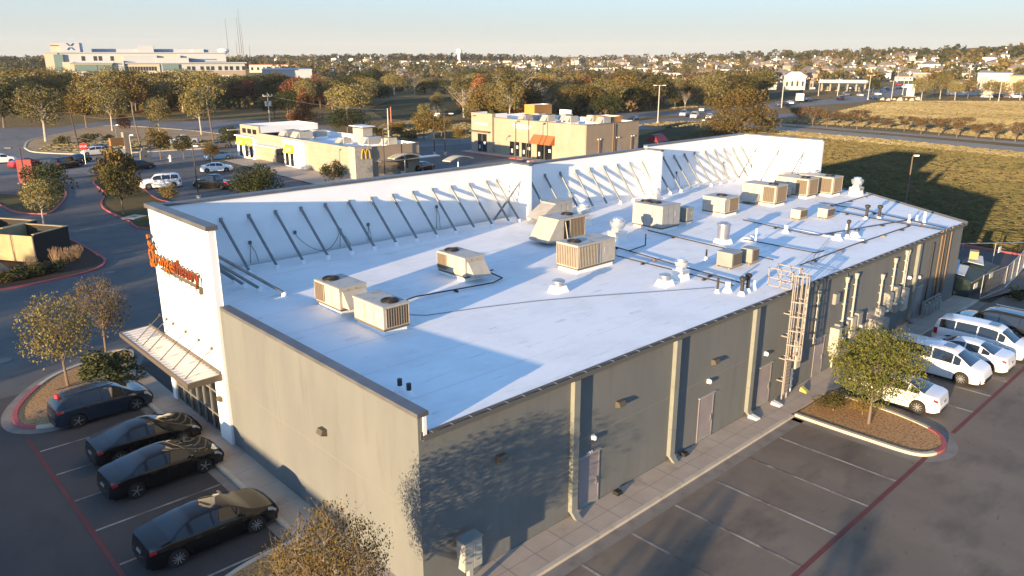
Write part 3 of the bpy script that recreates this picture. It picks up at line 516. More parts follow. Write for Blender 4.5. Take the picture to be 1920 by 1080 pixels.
def upblast(label, x, y, s=1.0, ch=.45, k='alu'):             # mushroom exhaust fan on a curb
    z = RZ(x, y); t = thing('exhaust_fan', label, 'roof fan', (x, y, z), 0, 'bowl shaped metal exhaust fans on the roof'); q = .33*s
    m = MB(); m.hexa([(-q-.08, -q-.08, -.1), (q+.08, -q-.08, -.1), (q+.08, q+.08, -.1), (-q-.08, q+.08, -.1), (-q, -q, ch), (q, -q, ch), (q, q, ch), (-q, q, ch)], 'white_paint'); m.build('curb', t)
    m = MB(); m.box(-q-.05, -q-.05, ch, q+.05, q+.05, ch+.2*s, k); m.box(-q*.7, -q*.7, ch+.2*s, q*.7, q*.7, ch+.34*s, k); m.build('base', t)
    m = MB(); m.lathe((0, 0, ch+.3*s), [(.2*s, 0), (.36*s, .12*s), (.42*s, .3*s), (.42*s, .42*s), (.40*s, .42*s), (.36*s, .3*s)], k, 22); m.build('bowl', t, smooth=40)
    m = MB(); m.lathe((0, 0, ch+.6*s), [(.27*s, 0), (.29*s, .1*s), (.27*s, .26*s), (.20*s, .3*s)], k, 20); m.build('cap', t, smooth=40)
upblast('tall shiny exhaust fan on a white curb between the ribbed and large grey units', 23.6, 11.7, 1.15)
upblast('metal exhaust fan half hidden behind the open sided unit', 25.2, 15.9, 1.1)
upblast('metal exhaust fan standing close to the foot of the second white parapet section', 34.4, 16.9, .95)
upblast('small metal exhaust fan on a white curb near the middle of the back eave', 20.1, 4.6, .85, .35)
upblast('white exhaust fan at the far right edge of the roof', 51.7, 9.4, 1.15, .45)
upblast('white exhaust fan behind the farthest rooftop units', 51.2, 13.0, 1.1, .7)
def lowvent(label, x, y, r=.28, hh=.28, tall=False):
    z = RZ(x, y); t = thing('roof_vent', label, 'roof vent', (x, y, z), 0, 'low round metal roof vents'); q = r*.95
    m = MB(); m.hexa([(-q-.12, -q-.12, -.05), (q+.12, -q-.12, -.05), (q+.12, q+.12, -.05), (-q-.12, q+.12, -.05), (-q, -q, .3), (q, -q, .3), (q, q, .3), (-q, q, .3)], 'white_paint'); m.build('curb', t)
    m = MB(); m.lathe((0, 0, .3), [(r*.85, 0), (r*.85, hh*.5), (r*1.15, hh*.55), (r*1.15, hh*.9), (r*.8, hh*1.05)] if not tall else [(r, 0), (r*1.05, hh), (r*1.2, hh+.02), (r*1.2, hh+.1), (r*.9, hh+.12), (r*.6, hh+.2)], 'galv', 20); m.build('hood', t, smooth=40)
lowvent('low round capped roof vent, leftmost of the vents near the back eave', 13.7, 7.2)
lowvent('low round capped roof vent beside the small exhaust fan', 18.6, 4.5)
lowvent('drum shaped metal stack on a white curb right of the large grey unit', 28.5, 7.4, .36, .85, True)
def pipe(label, x, y, h, r, k, cap=False, name='vent_pipe', group='small pipes standing up through the white roof'):
    z = RZ(x, y); t = thing(name, label, 'vent pipe', (x, y, z), 0, group)
    m = MB(); m.lathe((0, 0, -.03), [(r*2.2, 0), (r*1.9, .08), (r*1.1, .22)], 'white_paint', 12); m.build('flashing', t)
    m = MB(); m.tube((0, 0, 0), (0, 0, h), r, k, n=12)
    if cap: m.lathe((0, 0, h-.02), [(r*1.1, 0), (r*1.9, .1), (r*1.9, .2), (r*.8, .26)], k, 12)
    m.build('pipe', t)
pipe('short black pipe near the front left corner of the roof, the left one of two', 1.4, 2.95, .42, .085, 'pipe_black')
pipe('short black pipe near the front left corner of the roof, the right one of two', 1.42, 2.45, .42, .085, 'pipe_black')
pipe('tall thin white pipe standing alone behind the drum shaped stack', 29.9, 6.0, 1.0, .055, 'pvc_white')
pipe('slim black pipe on a white cone between the vents and small condensers', 24.4, 5.9, .6, .05, 'pipe_black')
pipe('dark thin pipe, leftmost in the cluster by the back eave', 19.6, 2.1, .75, .06, 'pipe_black')
pipe('squat white pipe second in the cluster by the back eave', 20.2, 1.9, .5, .13, 'pvc_white')
pipe('dark flared pipe in front of the cluster by the back eave', 20.25, 1.15, .7, .09, 'pipe_black', True)
pipe('dark flared pipe right of its twin in the cluster by the back eave', 20.95, 1.25, .7, .09, 'pipe_black', True)
pipe('short white pipe rightmost in the cluster by the back eave', 21.6, 1.25, .45, .06, 'pvc_white')
for i, (x, y, h, r, k, cp) in enumerate([(43.2, 4.9, .8, .1, 'pipe_black', 1), (43.9, 4.3, .8, .1, 'pipe_black', 1), (44.6, 2.5, .6, .07, 'pvc_white', 0), (45.2, 1.7, .85, .08, 'pvc_white', 0), (45.8, 2.4, .4, .06, 'pvc_white', 0),
                                          (35.4, 3.4, .35, .18, 'pvc_white', 0), (37.2, 3.1, .3, .2, 'pvc_white', 0), (36.6, 3.3, .9, .07, 'pipe_black', 1), (34.4, 6.4, .5, .12, 'pvc_white', 0), (38.0, 4.0, .5, .05, 'pvc_white', 0), (30.4, 6.9, .2, .2, 'pvc_white', 0), (31.0, 6.9, .2, .1, 'pvc_white', 0)]):
    where = ['first dark capped pipe near the far end of the roof', 'second dark capped pipe near the far end of the roof', 'white pipe at the far back corner between two black gas lines', 'tallest white pipe at the far back corner of the roof', 'shortest white pipe at the far back corner of the roof',
             'stubby white pipe left of the gooseneck above the back wall', 'stubby white pipe right of the gooseneck above the back wall', 'black gooseneck pipe between two stubby white ones', 'squat white square looking pipe behind the gooseneck pipes', 'slim white pipe beyond the gooseneck pipes', 'very low wide white pipe beside the drum stack', 'very low narrow white pipe beside the drum stack'][i]
    pipe(where, x, y, h, r, k, cp)
def condenser(label, x, y, w_, d, h, k='elec_grey', fan=True):
    z = RZ(x, y); t = thing('small_condenser', label, 'condenser', (x, y, z), 0, 'small refrigeration condensers on wooden sleepers')
    m = MB(); m.box(-.1, .05, -.03, w_+.1, .14, .1, 'wood'); m.box(-.1, d-.14, -.03, w_+.1, d-.05, .1, 'wood'); m.build('sleeper', t)
    m = MB(); m.box(0, 0, .1, w_, d, .1+h, k); m.box(-.02, -.02, .1+h, w_+.02, d+.02, .13+h, k); m.build('case', t)
    m = MB(); m.box(w_, .06, .16, w_+.02, d-.06, .06+h, 'dark_hole'); m.box(.08, -.02, .18, w_-.08, 0, .04+h, 'rtu_coil'); m.build('grille', t)
condenser('grey metal condenser box, left of the pair by the ladder', 23.8, 3.9, 1.0, .95, .75); condenser('grey metal condenser box, right of the pair by the ladder', 25.5, 3.7, .75, .7, .75)
condenser('small beige condenser left of the twin near the far end', 38.6, 7.6, 1.1, .7, .6, 'rtu_beige'); condenser('small beige condenser with open front near the far end', 40.6, 6.6, 1.2, .7, .6, 'rtu_beige')
# ---------------------------------------------------------------- gas lines and cables over the roof
def R3(px, py, dz=.12):
    p = Vector((20, 5, 6)); d = ray(px, py); t = 40.0
    for _ in range(30): z = RZ(CX+d.x*t, CY+d.y*t)+dz; t = (z-CZ)/d.z
    return Vector((CX+d.x*t, CY+d.y*t, z))
def gasline(label, pts, r=.035, feet=True, k='pipe_black', name='gas_pipe', cat='pipe'):
    t = thing(name, label, cat, pts[0], 0); o = Vector(pts[0]); m = MB(); m.poly([Vector(p)-o for p in pts], r, k, 8); m.build('line', t)
    if feet:
        for a, b in zip(pts, pts[1:]):
            L = (Vector(b)-Vector(a)).length; nn = int(L/2.6)
            for i in range(nn):
                q = Vector(a).lerp(Vector(b), (i+.5)/nn)-o; d = (Vector(b)-Vector(a)).normalized()
                m = MB(); m.bar(q+Vector((-d.y, d.x, 0))*.15-Vector((0, 0, .07)), q-Vector((-d.y, d.x, 0))*.15-Vector((0, 0, .07)), .12, .08, 'wood' if i % 2 else 'pipe_black'); m.build('block', t)
gl_ = [('black gas line from the lone unit toward the nearest pair', [(762, 562), (780, 556), (925, 530), (942, 521), (912, 508), (925, 506)]),
       ('black gas line from the open sided unit along to the eave cluster', [(1090, 460), (1120, 453), (1270, 497), (1400, 533)]),
       ('black gas line from the ribbed unit to the eave cluster', [(1146, 477), (1270, 508), (1375, 535)]),
       ('black gas line from the large grey unit to the eave by the ladder', [(1215, 432), (1420, 480), (1450, 487)]),
       ('short black gas branch with upright riser right of the tall fan', [(1180, 470), (1210, 460), (1211, 445)]),
       ('black gas line running from the far units to the back wall by the ladder', [(1393, 412), (1520, 440), (1534, 441), (1718, 410)]),
       ('black gas line parallel to the back eave near the far corner', [(1500, 497), (1600, 459), (1706, 424)]),
       ('long black gas line from the small condensers to the far back corner', [(1540, 390), (1640, 410), (1770, 432)]),
       ('thin gas line across the far end of the roof', [(1536, 380), (1600, 390), (1775, 428)]),
       ('black gas line behind the far unit toward the right roof edge', [(1536, 391), (1580, 380), (1634, 365)]),
       ('black gas line from the roof cabinet past the drum stack', [(1392, 448), (1455, 460), (1530, 474), (1545, 470)])]
for lb, pp in gl_:
    pts = [R3(*p) for p in pp]
    if 'riser' in lb: pts[-1] = pts[-2]+Vector((0, 0, .7))
    gasline(lb, pts)
gasline('thin dark cable lying across the roof from the nearest unit to the eave cluster', [R3(a, b, .02) for a, b in [(765, 590), (800, 591), (900, 577), (1000, 565), (1100, 556), (1200, 549), (1340, 539)]], .014, False, 'trim_dark', 'roof_cable', 'cable')
gasline('white condensate pipe across the far roof', [R3(a, b, .05) for a, b in [(1440, 420), (1555, 443), (1620, 450)]], .03, False, 'pvc_white', 'drain_pipe', 'pipe')
gasline('thin black cable looping down over the back wall right of the ladder', [R3(1556, 445), R3(1530, 475), R3(1520, 495), R3(1555, 506)]+[Vector((29.2, -.05, 5.7)), Vector((29.5, -.06, 5.0))], .014, False, 'trim_dark', 'roof_cable', 'cable')

# ---------------------------------------------------------------- things fixed to the outside walls
def walllamp(label, x, z, y=0, facing='-y', s=1.0):
    if facing == '-y': t = thing('wall_lamp', label, 'wall lamp', (x, y, z), 0, 'bronze wedge wall lamps')
    else: t = thing('wall_lamp', label, 'wall lamp', (x, y, z), -PI/2, 'bronze wedge wall lamps')
    a, h, d = .18*s, .14*s, .26*s
    m = MB(); m.hexa([(-a, -d, -h*.3), (a, -d, -h*.3), (a, 0, -h), (-a, 0, -h), (-a, -d*.7, h), (a, -d*.7, h), (a, 0, h), (-a, 0, h)], 'lamp_bronze'); m.build('housing', t)
    m = MB(); m.add([(-a*.9, -d*.96, -h*.38), (a*.9, -d*.96, -h*.38), (a*.9, -.03, -h*.99), (-a*.9, -.03, -h*.99)], [(0, 3, 2, 1)], 'lamp_glass'); m.build('lens', t).location.z = -.004
walllamp('wedge wall lamp in the tree shade at the left of the back wall', 3.3, 4.0); walllamp('wedge wall lamp on the second bay of the back wall', 9.6, 3.97); walllamp('wedge wall lamp on the third bay above the second door', 16.3, 3.87)
walllamp('wedge wall lamp high on the sunlit left end wall', -.02, 3.97, 5.8, '-x')
walllamp('wedge wall lamp on the white wall beside the entrance glass', -.15, 2.2, 14.9, '-x', .8)
for x, z, lb in ((8.1, 3.05, 'small white dome lamp above door one hundred'), (15.95, 3.03, 'small white dome lamp above the second back door'), (20.95, 3.0, 'small white dome lamp left of the roof ladder'), (38.8, 3.4, 'small white dome lamp left of the last pilaster'), (40.5, 3.1, 'small white dome lamp right of the last pilaster')):
    t = thing('dome_lamp', lb, 'wall lamp', (x, 0, z), 0, 'small white dome lamps over the back doors'); m = MB(); m.box(-.07, -.05, -.1, .07, -.002, .1, 'pvc_white'); m.build('mount', t); m = MB(); m.lathe((0, -.12, -.1), [(.05, 0), (.085, .05), (.08, .16), (.03, .2)], 'pvc_white', 12); m.build('globe', t, smooth=50)
# roof access ladder with cage
LD = thing('roof_ladder', 'caged pale steel ladder climbing the back wall to the roof', 'ladder', (22.7, -.35, .12))
hx = .24; zt = RZ(22.7, 0)-.12
m = MB(); m.box(-hx-.03, -.05, 0, -hx+.03, .01, zt+1.15, 'ladder'); m.box(hx-.03, -.05, 0, hx+.03, .01, zt+1.15, 'ladder'); m.build('rail', LD)
m = MB()
for i in range(21): m.tube((-hx, -.02, .3+.29*i), (hx, -.02, .3+.29*i), .014, 'ladder', n=6)
m.build('rung', LD)
for z in (2.35, 3.1, 3.85, 4.6, 5.35, zt+.95):
    m = MB(); pts = [(hx*1.5*math.cos(t)*1.1, -.04-.66*math.sin(t), z) for t in [PI*i/12 for i in range(13)]]
    for a, b in zip(pts, pts[1:]): m.bar(a, b, .012, .06, 'ladder')
    m.build('cage_hoop', LD)
for k in range(7):
    t_ = PI*(k+.5)/7; x, y = hx*1.62*math.cos(t_), -.04-.64*math.sin(t_); m = MB(); m.box(x-.02, y-.02, 2.3, x+.02, y+.02, zt+.95, 'ladder'); m.build('cage_bar', LD)
for z in (1.0, 2.2, 3.4, 4.6): m = MB(); m.box(-hx-.03, 0, z, -hx+.03, .34, z+.06, 'ladder'); m.box(hx-.03, 0, z, hx+.03, .34, z+.06, 'ladder'); m.build('standoff', LD)
m = MB(); m.box(-hx, -.09, .35, hx, -.06, 2.15, 'ladder')
for i in range(9): m.box(-hx+.03, -.095, .45+.19*i, hx-.03, -.09, .5+.19*i, 'soft_brown')
m.build('climb_guard', LD)
for s in (-1, 1):                                             # walk-through handrails reaching onto the roof
    m = MB(); xx = s*(hx+.22)
    for z in (zt+.22, zt+.62, zt+1.1): m.box(xx-.025, -.05, z, xx+.025, 1.25, z+.05, 'ladder')
    for yy in (-.05, .55, 1.2): m.box(xx-.025, yy, zt+.22, xx+.025, yy+.05, zt+1.15, 'ladder')
    m.build('handrail', LD)
def ebox(label, parts, x, name='electric_box', cat='electrical box', group='grey electrical boxes on the back wall'):
    t = thing(name, label, cat, (x, 0, 0), 0, group)
    for nm, b, k in parts:
        m = MB()
        if nm == 'conduit': m.tube((b[0]-x, -.1, b[1]), (b[0]-x+(b[3] if len(b) > 3 else 0), -.1, b[2]), .06, k, n=10); [m.box(b[0]-x-.09, -.17, z, b[0]-x+.09, -.002, z+.05, k) for z in (b[1]+.3, (b[1]+b[2])/2, b[2]-.4)]; m.tube((b[0]-x, -.1, b[2]-.02), (b[0]-x, -.1, b[2]+.3), .09, k, .13, n=10)
        elif nm == 'meter': m.tube((b[0]-x, -b[2], b[1]), (b[0]-x, -b[2]-.14, b[1]), .09, k, n=14); m.tube((b[0]-x, -b[2]-.14, b[1]), (b[0]-x, -b[2]-.17, b[1]), .07, 'lamp_glass', n=14)
        else: m.box(b[0]-x, -b[4], b[2], b[1]-x, -.003, b[3], k); m.box(b[0]-x+.04, -b[4]-.012, b[2]+.05, b[1]-x-.04, -b[4], b[3]-.05, k)
        m.build(nm, t)
ebox('meter cabinet with two white conduits right beside the roof ladder', [('cabinet', (23.6, 24.1, 1.5, 2.7, .38), 'metal_white'), ('hood', (23.65, 24.0, 2.7, 3.1, .3), 'metal_white'), ('conduit', (23.5, .1, 1.5), 'metal_white'), ('conduit', (23.85, .1, 1.5), 'pvc_white')], 23.8)
ebox('tall conduit with switch box high on the back wall just right of the ladder shadow', [('conduit', (26.0, 2.2, 4.9), 'metal_white'), ('conduit', (24.6, 2.2, 5.4), 'metal_white'), ('box', (27.9, 28.4, 4.0, 4.6, .18), 'elec_grey')], 26.5)
ebox('bank of meters and switch cabinets above the wire trough, left group', [('cabinet', (28.1, 28.5, 1.2, 2.6, .5), 'metal_white'), ('cabinet', (28.6, 29.0, 1.5, 2.7, .3), 'elec_grey'), ('meter', (28.8, 1.9, .3), 'metal_white'), ('cabinet', (29.2, 29.6, 1.5, 2.4, .3), 'elec_grey'), ('meter', (29.9, 1.95, .3), 'metal_white'), ('cabinet', (30.2, 30.8, 1.5, 2.7, .3), 'metal_white'), ('cabinet', (29.8, 30.1, 2.0, 2.6, .25), 'elec_grey'), ('cabinet', (31.0, 31.6, 1.9, 2.8, .3), 'elec_grey'), ('meter', (31.3, 2.0, .3), 'metal_white'), ('conduit', (29.3, 2.4, 5.0), 'metal_white'), ('conduit', (30.5, 2.7, 5.0), 'metal_white')], 29.8)
ebox('long horizontal grey wire trough with a white standpipe under the meters', [('trough', (28.3, 33.2, .85, 1.2, .5), 'elec_grey'), ('conduit', (28.6, .12, .85), 'metal_white')], 30)
ebox('wide floor standing grey cabinet right of the wire trough', [('cabinet', (33.3, 34.4, .3, 1.9, .8), 'elec_grey')], 33.9)
ebox('bank of meters and switch cabinets on the back wall, right group', [('cabinet', (34.1, 34.7, 1.2, 2.4, .35), 'metal_white'), ('meter', (34.95, 2.1, .3), 'metal_white'), ('cabinet', (35.2, 35.8, 2.0, 3.1, .35), 'metal_white'), ('meter', (36.1, 2.3, .3), 'metal_white'), ('cabinet', (36.3, 36.8, 1.6, 3.3, .35), 'elec_grey'), ('meter', (37.1, 2.2, .3), 'metal_white'), ('cabinet', (37.5, 38.2, 1.5, 2.9, .4), 'metal_white'), ('conduit', (34.3, 2.4, 4.2), 'metal_white'), ('conduit', (36.0, 3.1, 4.9), 'metal_white'), ('conduit', (37.7, 2.9, 5.1), 'metal_white'), ('conduit', (37.95, 2.9, 5.1), 'metal_white')], 36)
gas = thing('gas_pipes', 'bundle of dark vertical gas pipes running down the far end of the back wall', 'pipe', (43.5, 0, 0))
for i, x in enumerate((42.2, 43.6, 43.9, 44.2, 44.9, 45.4)):
    m = MB(); m.tube((x-43.5, -.12, 1.0), (x-43.5, -.12, RZ(45, 0)+(.15 if i else -.5)), .05, 'soft_brown' if i % 2 else 'pipe_black', n=8); m.build('riser', gas)
gm = thing('gas_meters', 'cluster of grey gas meters at the foot of the dark pipes', 'gas meter', (42.6, -.45, .1))
for i in range(5):
    m = MB(); x = -1.3+.62*i; m.box(x, -.15, .35, x+.36, .15, .85, 'elec_grey'); m.tube((x+.08, 0, .85), (x+.08, 0, 1.15), .03, 'elec_grey'); m.lathe((x+.18, -.0, .9), [(.1, 0), (.12, .06), (.1, .12)], 'elec_grey', 10); m.build('meter', gm)
m = MB(); m.tube((-1.4, .1, 1.15), (1.7, .1, 1.15), .035, 'elec_grey'); m.tube((-1.4, 0, .0), (-1.4, .1, 1.15), .035, 'elec_grey'); m.tube((1.7, 0, .0), (1.7, .1, 1.15), .035, 'elec_grey'); m.build('manifold', gm)
# cluster mailbox
MBX = thing('cluster_mailbox', 'tan cluster mailbox on a pedestal by the near corner of the building', 'mailbox', (1.4, -.62, .12)); MBX.scale = (.88, .88, .88)
m = MB(); m.box(-.42, -.23, 1.02, .42, .23, 2.22, 'metal_white'); m.box(-.45, -.27, 2.22, .45, .27, 2.27, 'elec_grey'); m.build('cabinet', MBX)
for sx in (-1, 1):
    m = MB(); m.box(-.4 if sx < 0 else .02, -.245, 1.06, -.02 if sx < 0 else .4, -.232, 2.18, 'metal_white'); dr = m.build('door', MBX)
    m = MB()
    for i in range(5): z = 2.08-.17*i; x0 = -.36 if sx < 0 else .05; m.box(x0+.02, -.248, z, x0+.05, -.245, z+.06, 'label_dark'); m.box(x0-.02, -.2475, z-.06, x0+.33, -.245, z-.052, 'label_dark')
    x0 = -.36 if sx < 0 else .05; m.box(x0+.12, -.248, 1.30, x0+.26, -.245, 1.34, 'label_dark'); m.build('marking', dr)
m = MB(); m.box(-.09, -.09, .02, .09, .09, 1.02, 'metal_white'); m.box(-.18, -.18, 0, .18, .18, .03, 'metal_white'); m.build('pedestal', MBX)
for x, lb in ((9.3, 'small black bait box by the wall right of door one hundred'), (13.9, 'small black bait box by the wall right of the second downspout')):
    m = MB(); m.hexa([(x, -.42, .125), (x+.34, -.42, .125), (x+.34, -.12, .125), (x, -.12, .125), (x+.04, -.38, .26), (x+.3, -.38, .26), (x+.3, -.14, .26), (x+.04, -.14, .26)], 'black'); m.build('bait_box', None, label=lb, cat='bait box', group='black bait boxes along the back wall')
for x, lb in ((19.4, 'white splash block left of the ladder at the foot of a downspout'), (21.6, 'white concrete splash block at the foot of the ladder')):
    m = MB(); m.hexa([(x, -.75, .125), (x+.36, -.75, .125), (x+.36, -.25, .125), (x, -.25, .125), (x+.05, -.7, .2), (x+.31, -.7, .2), (x+.33, -.27, .27), (x+.03, -.27, .27)], 'white_wall'); m.build('splash_block', None, label=lb, cat='splash block')
m = MB(); m.hexa([(24.1, -.9, .125), (24.6, -.8, .125), (24.7, -.4, .125), (24.2, -.45, .125), (24.2, -.8, .2), (24.5, -.75, .2), (24.6, -.45, .3), (24.3, -.45, .3)], 'yellow_splash'); m.build('wet_floor_sign', None, label='yellow plastic thing lying by the wall right of the ladder', cat='sign')
# ================================================================ GROUND, ROADS, KERBS
def bezline(pts, n=4, closed=False):
    """Catmull-Rom smoothing of a line of 2D points"""
    out = []; N = len(pts); rng = range(N if closed else N-1)
    for i in rng:
        p = [pts[(i+k) % N] if closed else pts[min(max(i+k, 0), N-1)] for k in (-1, 0, 1, 2)]
        for j in range(n):
            t = j/n; out.append(tuple(.5*((2*p[1][c])+(-p[0][c]+p[2][c])*t+(2*p[0][c]-5*p[1][c]+4*p[2][c]-p[3][c])*t*t+(-p[0][c]+3*p[1][c]-3*p[2][c]+p[3][c])*t**3) for c in (0, 1)))
    if not closed: out.append(tuple(pts[-1][:2]))
    return out
def offset(pts, d, closed=False):
    out = []; N = len(pts)
    for i in range(N):
        a = pts[(i-1) % N] if closed or i else pts[i]; b = pts[(i+1) % N] if closed or i < N-1 else pts[i]
        t = Vector((b[0]-a[0], b[1]-a[1])); t = t.normalized() if t.length > 1e-6 else Vector((1, 0)); out.append((pts[i][0]-t.y*d, pts[i][1]+t.x*d))
    return out
def ribbon(mb, pts, w_, z, k, closed=False, drape=False):
    a = offset(pts, w_/2, closed); b = offset(pts, -w_/2, closed); N = len(pts)
    zz = lambda p: (H(*p) if drape else 0)+z
    v = [(p[0], p[1], zz(p)) for p in a]+[(p[0], p[1], zz(p)) for p in b]
    return mb.add(v, [[i, N+i, N+(i+1) % N, (i+1) % N] for i in range(N if closed else N-1)], k)
def kerb(mb, pts, k, closed=False, w_=.16, h=.14, z0=0.0, drape=False):
    a = offset(pts, w_/2, closed); b = offset(pts, -w_/2, closed); N = len(pts); zz = lambda p: (H(*p) if drape else 0)
    v = [(p[0], p[1], zz(p)+z0-.05) for p in a]+[(p[0], p[1], zz(p)+z0+h) for p in a]+[(p[0], p[1], zz(p)+z0+h) for p in b]+[(p[0], p[1], zz(p)+z0-.05) for p in b]
    fs = []
    for i in range(N if closed else N-1):
        j = (i+1) % N
        for q in range(3): fs.append([q*N+i, q*N+j, (q+1)*N+j, (q+1)*N+i])
    return mb.add(v, fs, k)
def PX(l): return [tuple(at(a, b)[:2]) for a, b in l]
def GX(l): return [tuple(G(a, b)[:2]) for a, b in l]
# terrain: polar grid round the camera out to the horizon
m = MB(); rings = [0, 40, 90, 160, 240, 330, 420]+[420+30*i for i in range(1, 42)]+[1760, 1900, 2100, 2400, 2800, 3400, 4200, 5500, 7500, 11000]
na = 200
for j, r in enumerate(rings):
    for i in range(na):
        a = 2*PI*i/na; x, y = CX+r*math.cos(a), CY+r*math.sin(a); m.v.append((x, y, H(x, y)))
m.mi('ground')
for j in range(len(rings)-1):
    for i in range(na): m.f.append([j*na+i, (j+1)*na+i, (j+1)*na+(i+1) % na, j*na+(i+1) % na]); m.m.append(0)
gr = m.build('ground', kind='structure'); gr.data.polygons.foreach_set('use_smooth', [True]*len(gr.data.polygons))
# near paving
Z1, Z2, Z3 = .004, .008, .012
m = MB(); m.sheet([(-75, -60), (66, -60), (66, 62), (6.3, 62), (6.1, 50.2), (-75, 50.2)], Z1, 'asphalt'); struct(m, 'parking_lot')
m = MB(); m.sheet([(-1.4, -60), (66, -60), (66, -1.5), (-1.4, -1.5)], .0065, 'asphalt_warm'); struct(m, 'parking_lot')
m = MB(); m.sheet([(-40, 27.5), (62, 27.5), (62, 64), (13.1, 64), (13.2, 75), (13.4, 79.3), (14.2, 83.6), (15.4, 86.9), (16.8, 91), (17.6, 96.1), (19, 103), (20, 112), (-24, 125), (-24, 78), (-2, 78), (5.2, 74), (6.0, 65.6), (6.15, 56.6), (5.9, 53.6), (4.3, 51.2), (-2.6, 49.9), (-40, 49.9)], Z2, 'concrete_drive'); struct(m, 'drive_aisle')
m = MB(); m.sheet([(21.5, 64), (120, 58), (128, 92), (62, 130), (21, 116), (20.5, 100), (21.5, 92), (20, 82), (20.8, 76)], Z1, 'concrete_drive'); struct(m, 'parking_lot')
m = MB(); m.sheet(PX([(-150, 240), (60, 238), (130, 243), (200, 233), (470, 224), (620, 238), (650, 262), (440, 293), (290, 309), (215, 322), (130, 333), (-150, 352)])[::-1], .0055, 'street'); struct(m, 'street')
# streets: the near one, the one beyond the verge, the cross road, field road
def road(name, pts, wid, z=Z3, k='street', drape=False): mm = MB(); ribbon(mm, bezline(pts, 6), wid, z, k, drape=drape); return struct(mm, name)
road('street', [(-150, 178), (-80, 160), (-10, 141), (16, 134), (40, 126), (75, 116), (110, 112), (150, 108), (215, 103)], 19)
road('street', GX([(0, 262), (60, 254), (130, 243), (200, 233), (280, 226)]), 14, Z2)
road('street', [(-40, 190), (0, 176), (20, 172)], 16, Z2)
road('main_road', GX([(1120, 222), (1200, 214), (1320, 210), (1440, 199), (1500, 195), (1570, 190), (1640, 180), (1690, 168), (1720, 160)]), 17, Z3, drape=True)
road('main_road', GX([(800, 263), (900, 245), (1000, 233), (1120, 222)]), 14, Z3+.004)
road('field_road', [(172, 100), (168.5, 84), (165.5, 66), (163, 47), (160, 31), (156, 12), (150, -12)], 8.2, Z3, 'field_asphalt')
road('field_road', [(180, 96), (178.6, 80), (176.5, 62), (175, 45), (172.5, 27), (168.5, 10), (163, -12)], 5.0, Z3, 'field_asphalt')
m = MB()
for pl in ([(172, 100), (168.5, 84), (165.5, 66), (163, 47), (160, 31), (156, 12), (150, -12)],):
    b = bezline(pl, 8); ribbon(m, offset(b, -4.3), .35, .03, 'kerb'); ribbon(m, offset(b, 4.3), .35, .03, 'kerb')
    ribbon(m, offset(bezline([(180, 96), (178.6, 80), (176.5, 62), (175, 45), (172.5, 27), (168.5, 10), (163, -12)], 8), -2.6), .3, .03, 'kerb')
struct(m, 'road_kerb')
m = MB()
b = bezline([(168.5, 84), (165.5, 66), (163, 47), (160, 31), (156, 12), (150, -12)], 8)
for i in range(0, len(b)-2, 4): ribbon(m, b[i:i+2], .18, .02, 'white_line')
b = bezline([(-80, 160), (-10, 141), (16, 134), (40, 126), (75, 116)], 10); ribbon(m, b, .15, .02, 'white_line')
ribbon(m, PX([(150, 431), (200, 427), (246, 420)]), .14, .02, 'white_line'); ribbon(m, PX([(215, 474), (287, 464)]), .12, .02, 'white_line'); ribbon(m, PX([(215, 485), (290, 473)]), .12, .02, 'white_line')
struct(m, 'lane_marking')
# sidewalks round the building, with joints and cold stains
m = MB(); SW = .12
m.box(-1.25, -1.5, -.1, 48.6, -.02, SW, 'sidewalk'); m.box(-1.25, -.02, -.1, -.02, 28.0, SW, 'sidewalk')
for i in range(38): x = -1.0+1.32*i; m.box(x, -1.5, SW, x+.018, -.03, SW+.002, 'label_dark')
m.box(-1.2, -.78, SW, 48.5, -.765, SW+.002, 'label_dark')
for i in range(16): y = 1.5+1.7*i; m.box(-1.25, y, SW, -.03, y+.015, SW+.002, 'label_dark')
struct(m, 'sidewalk')
m = MB(); kerb(m, [(-1.33, -1.58), (21.3, -1.58)], 'kerb', h=.135, w_=.18); kerb(m, [(25.6, -1.58), (48.6, -1.58)], 'kerb', h=.135, w_=.18); kerb(m, [(-1.33, 22.7), (-1.33, -1.66)], 'kerb', h=.135, w_=.18)
ribbon(m, [(-1.5, -1.93), (21.3, -1.93)], .56, Z2, 'gutter_pan'); ribbon(m, [(25.6, -1.93), (48.6, -1.93)], .56, Z2, 'gutter_pan'); ribbon(m, [(-1.63, 21.9), (-1.63, -1.6)], .45, Z2, 'gutter_pan')
struct(m, 'kerb')
# island with the tree right of the empty stalls
isl = bezline([(21.55, -1.62), (21.55, -3.2), (21.6, -5.2), (21.75, -7.1), (22.5, -7.75), (23.6, -7.75), (24.6, -7.0), (25.15, -5.2), (25.3, -3.2), (25.35, -1.62)], 5)
m = MB(); m.sheet(isl, .10, 'mulch'); m.sheet([(p[0]*1.0, p[1]) for p in offset(isl, .0)], .02, 'mulch'); struct(m, 'planting_bed')
m = MB(); n0 = int(len(isl)*.44); n1 = int(len(isl)*.69); kerb(m, isl[:n0+1], 'kerb', w_=.2); kerb(m, isl[n0:n1+1], 'red_kerb', w_=.2); kerb(m, isl[n1:], 'kerb', w_=.2); ribbon(m, offset(isl, -.35), .45, Z2, 'gutter_pan'); struct(m, 'kerb')
m = MB(); fb = bezline([(-1.42, -5.2), (-3.5, -5.3), (-5.4, -4.6), (-6.2, -2.2), (-6.2, 2.2), (-5.6, 4.6), (-3.8, 5.6), (-1.42, 5.8)], 5); m.sheet(fb[::-1], .1, 'mulch'); struct(m, 'planting_bed'); m = MB(); kerb(m, fb, 'kerb', w_=.18); struct(m, 'kerb')
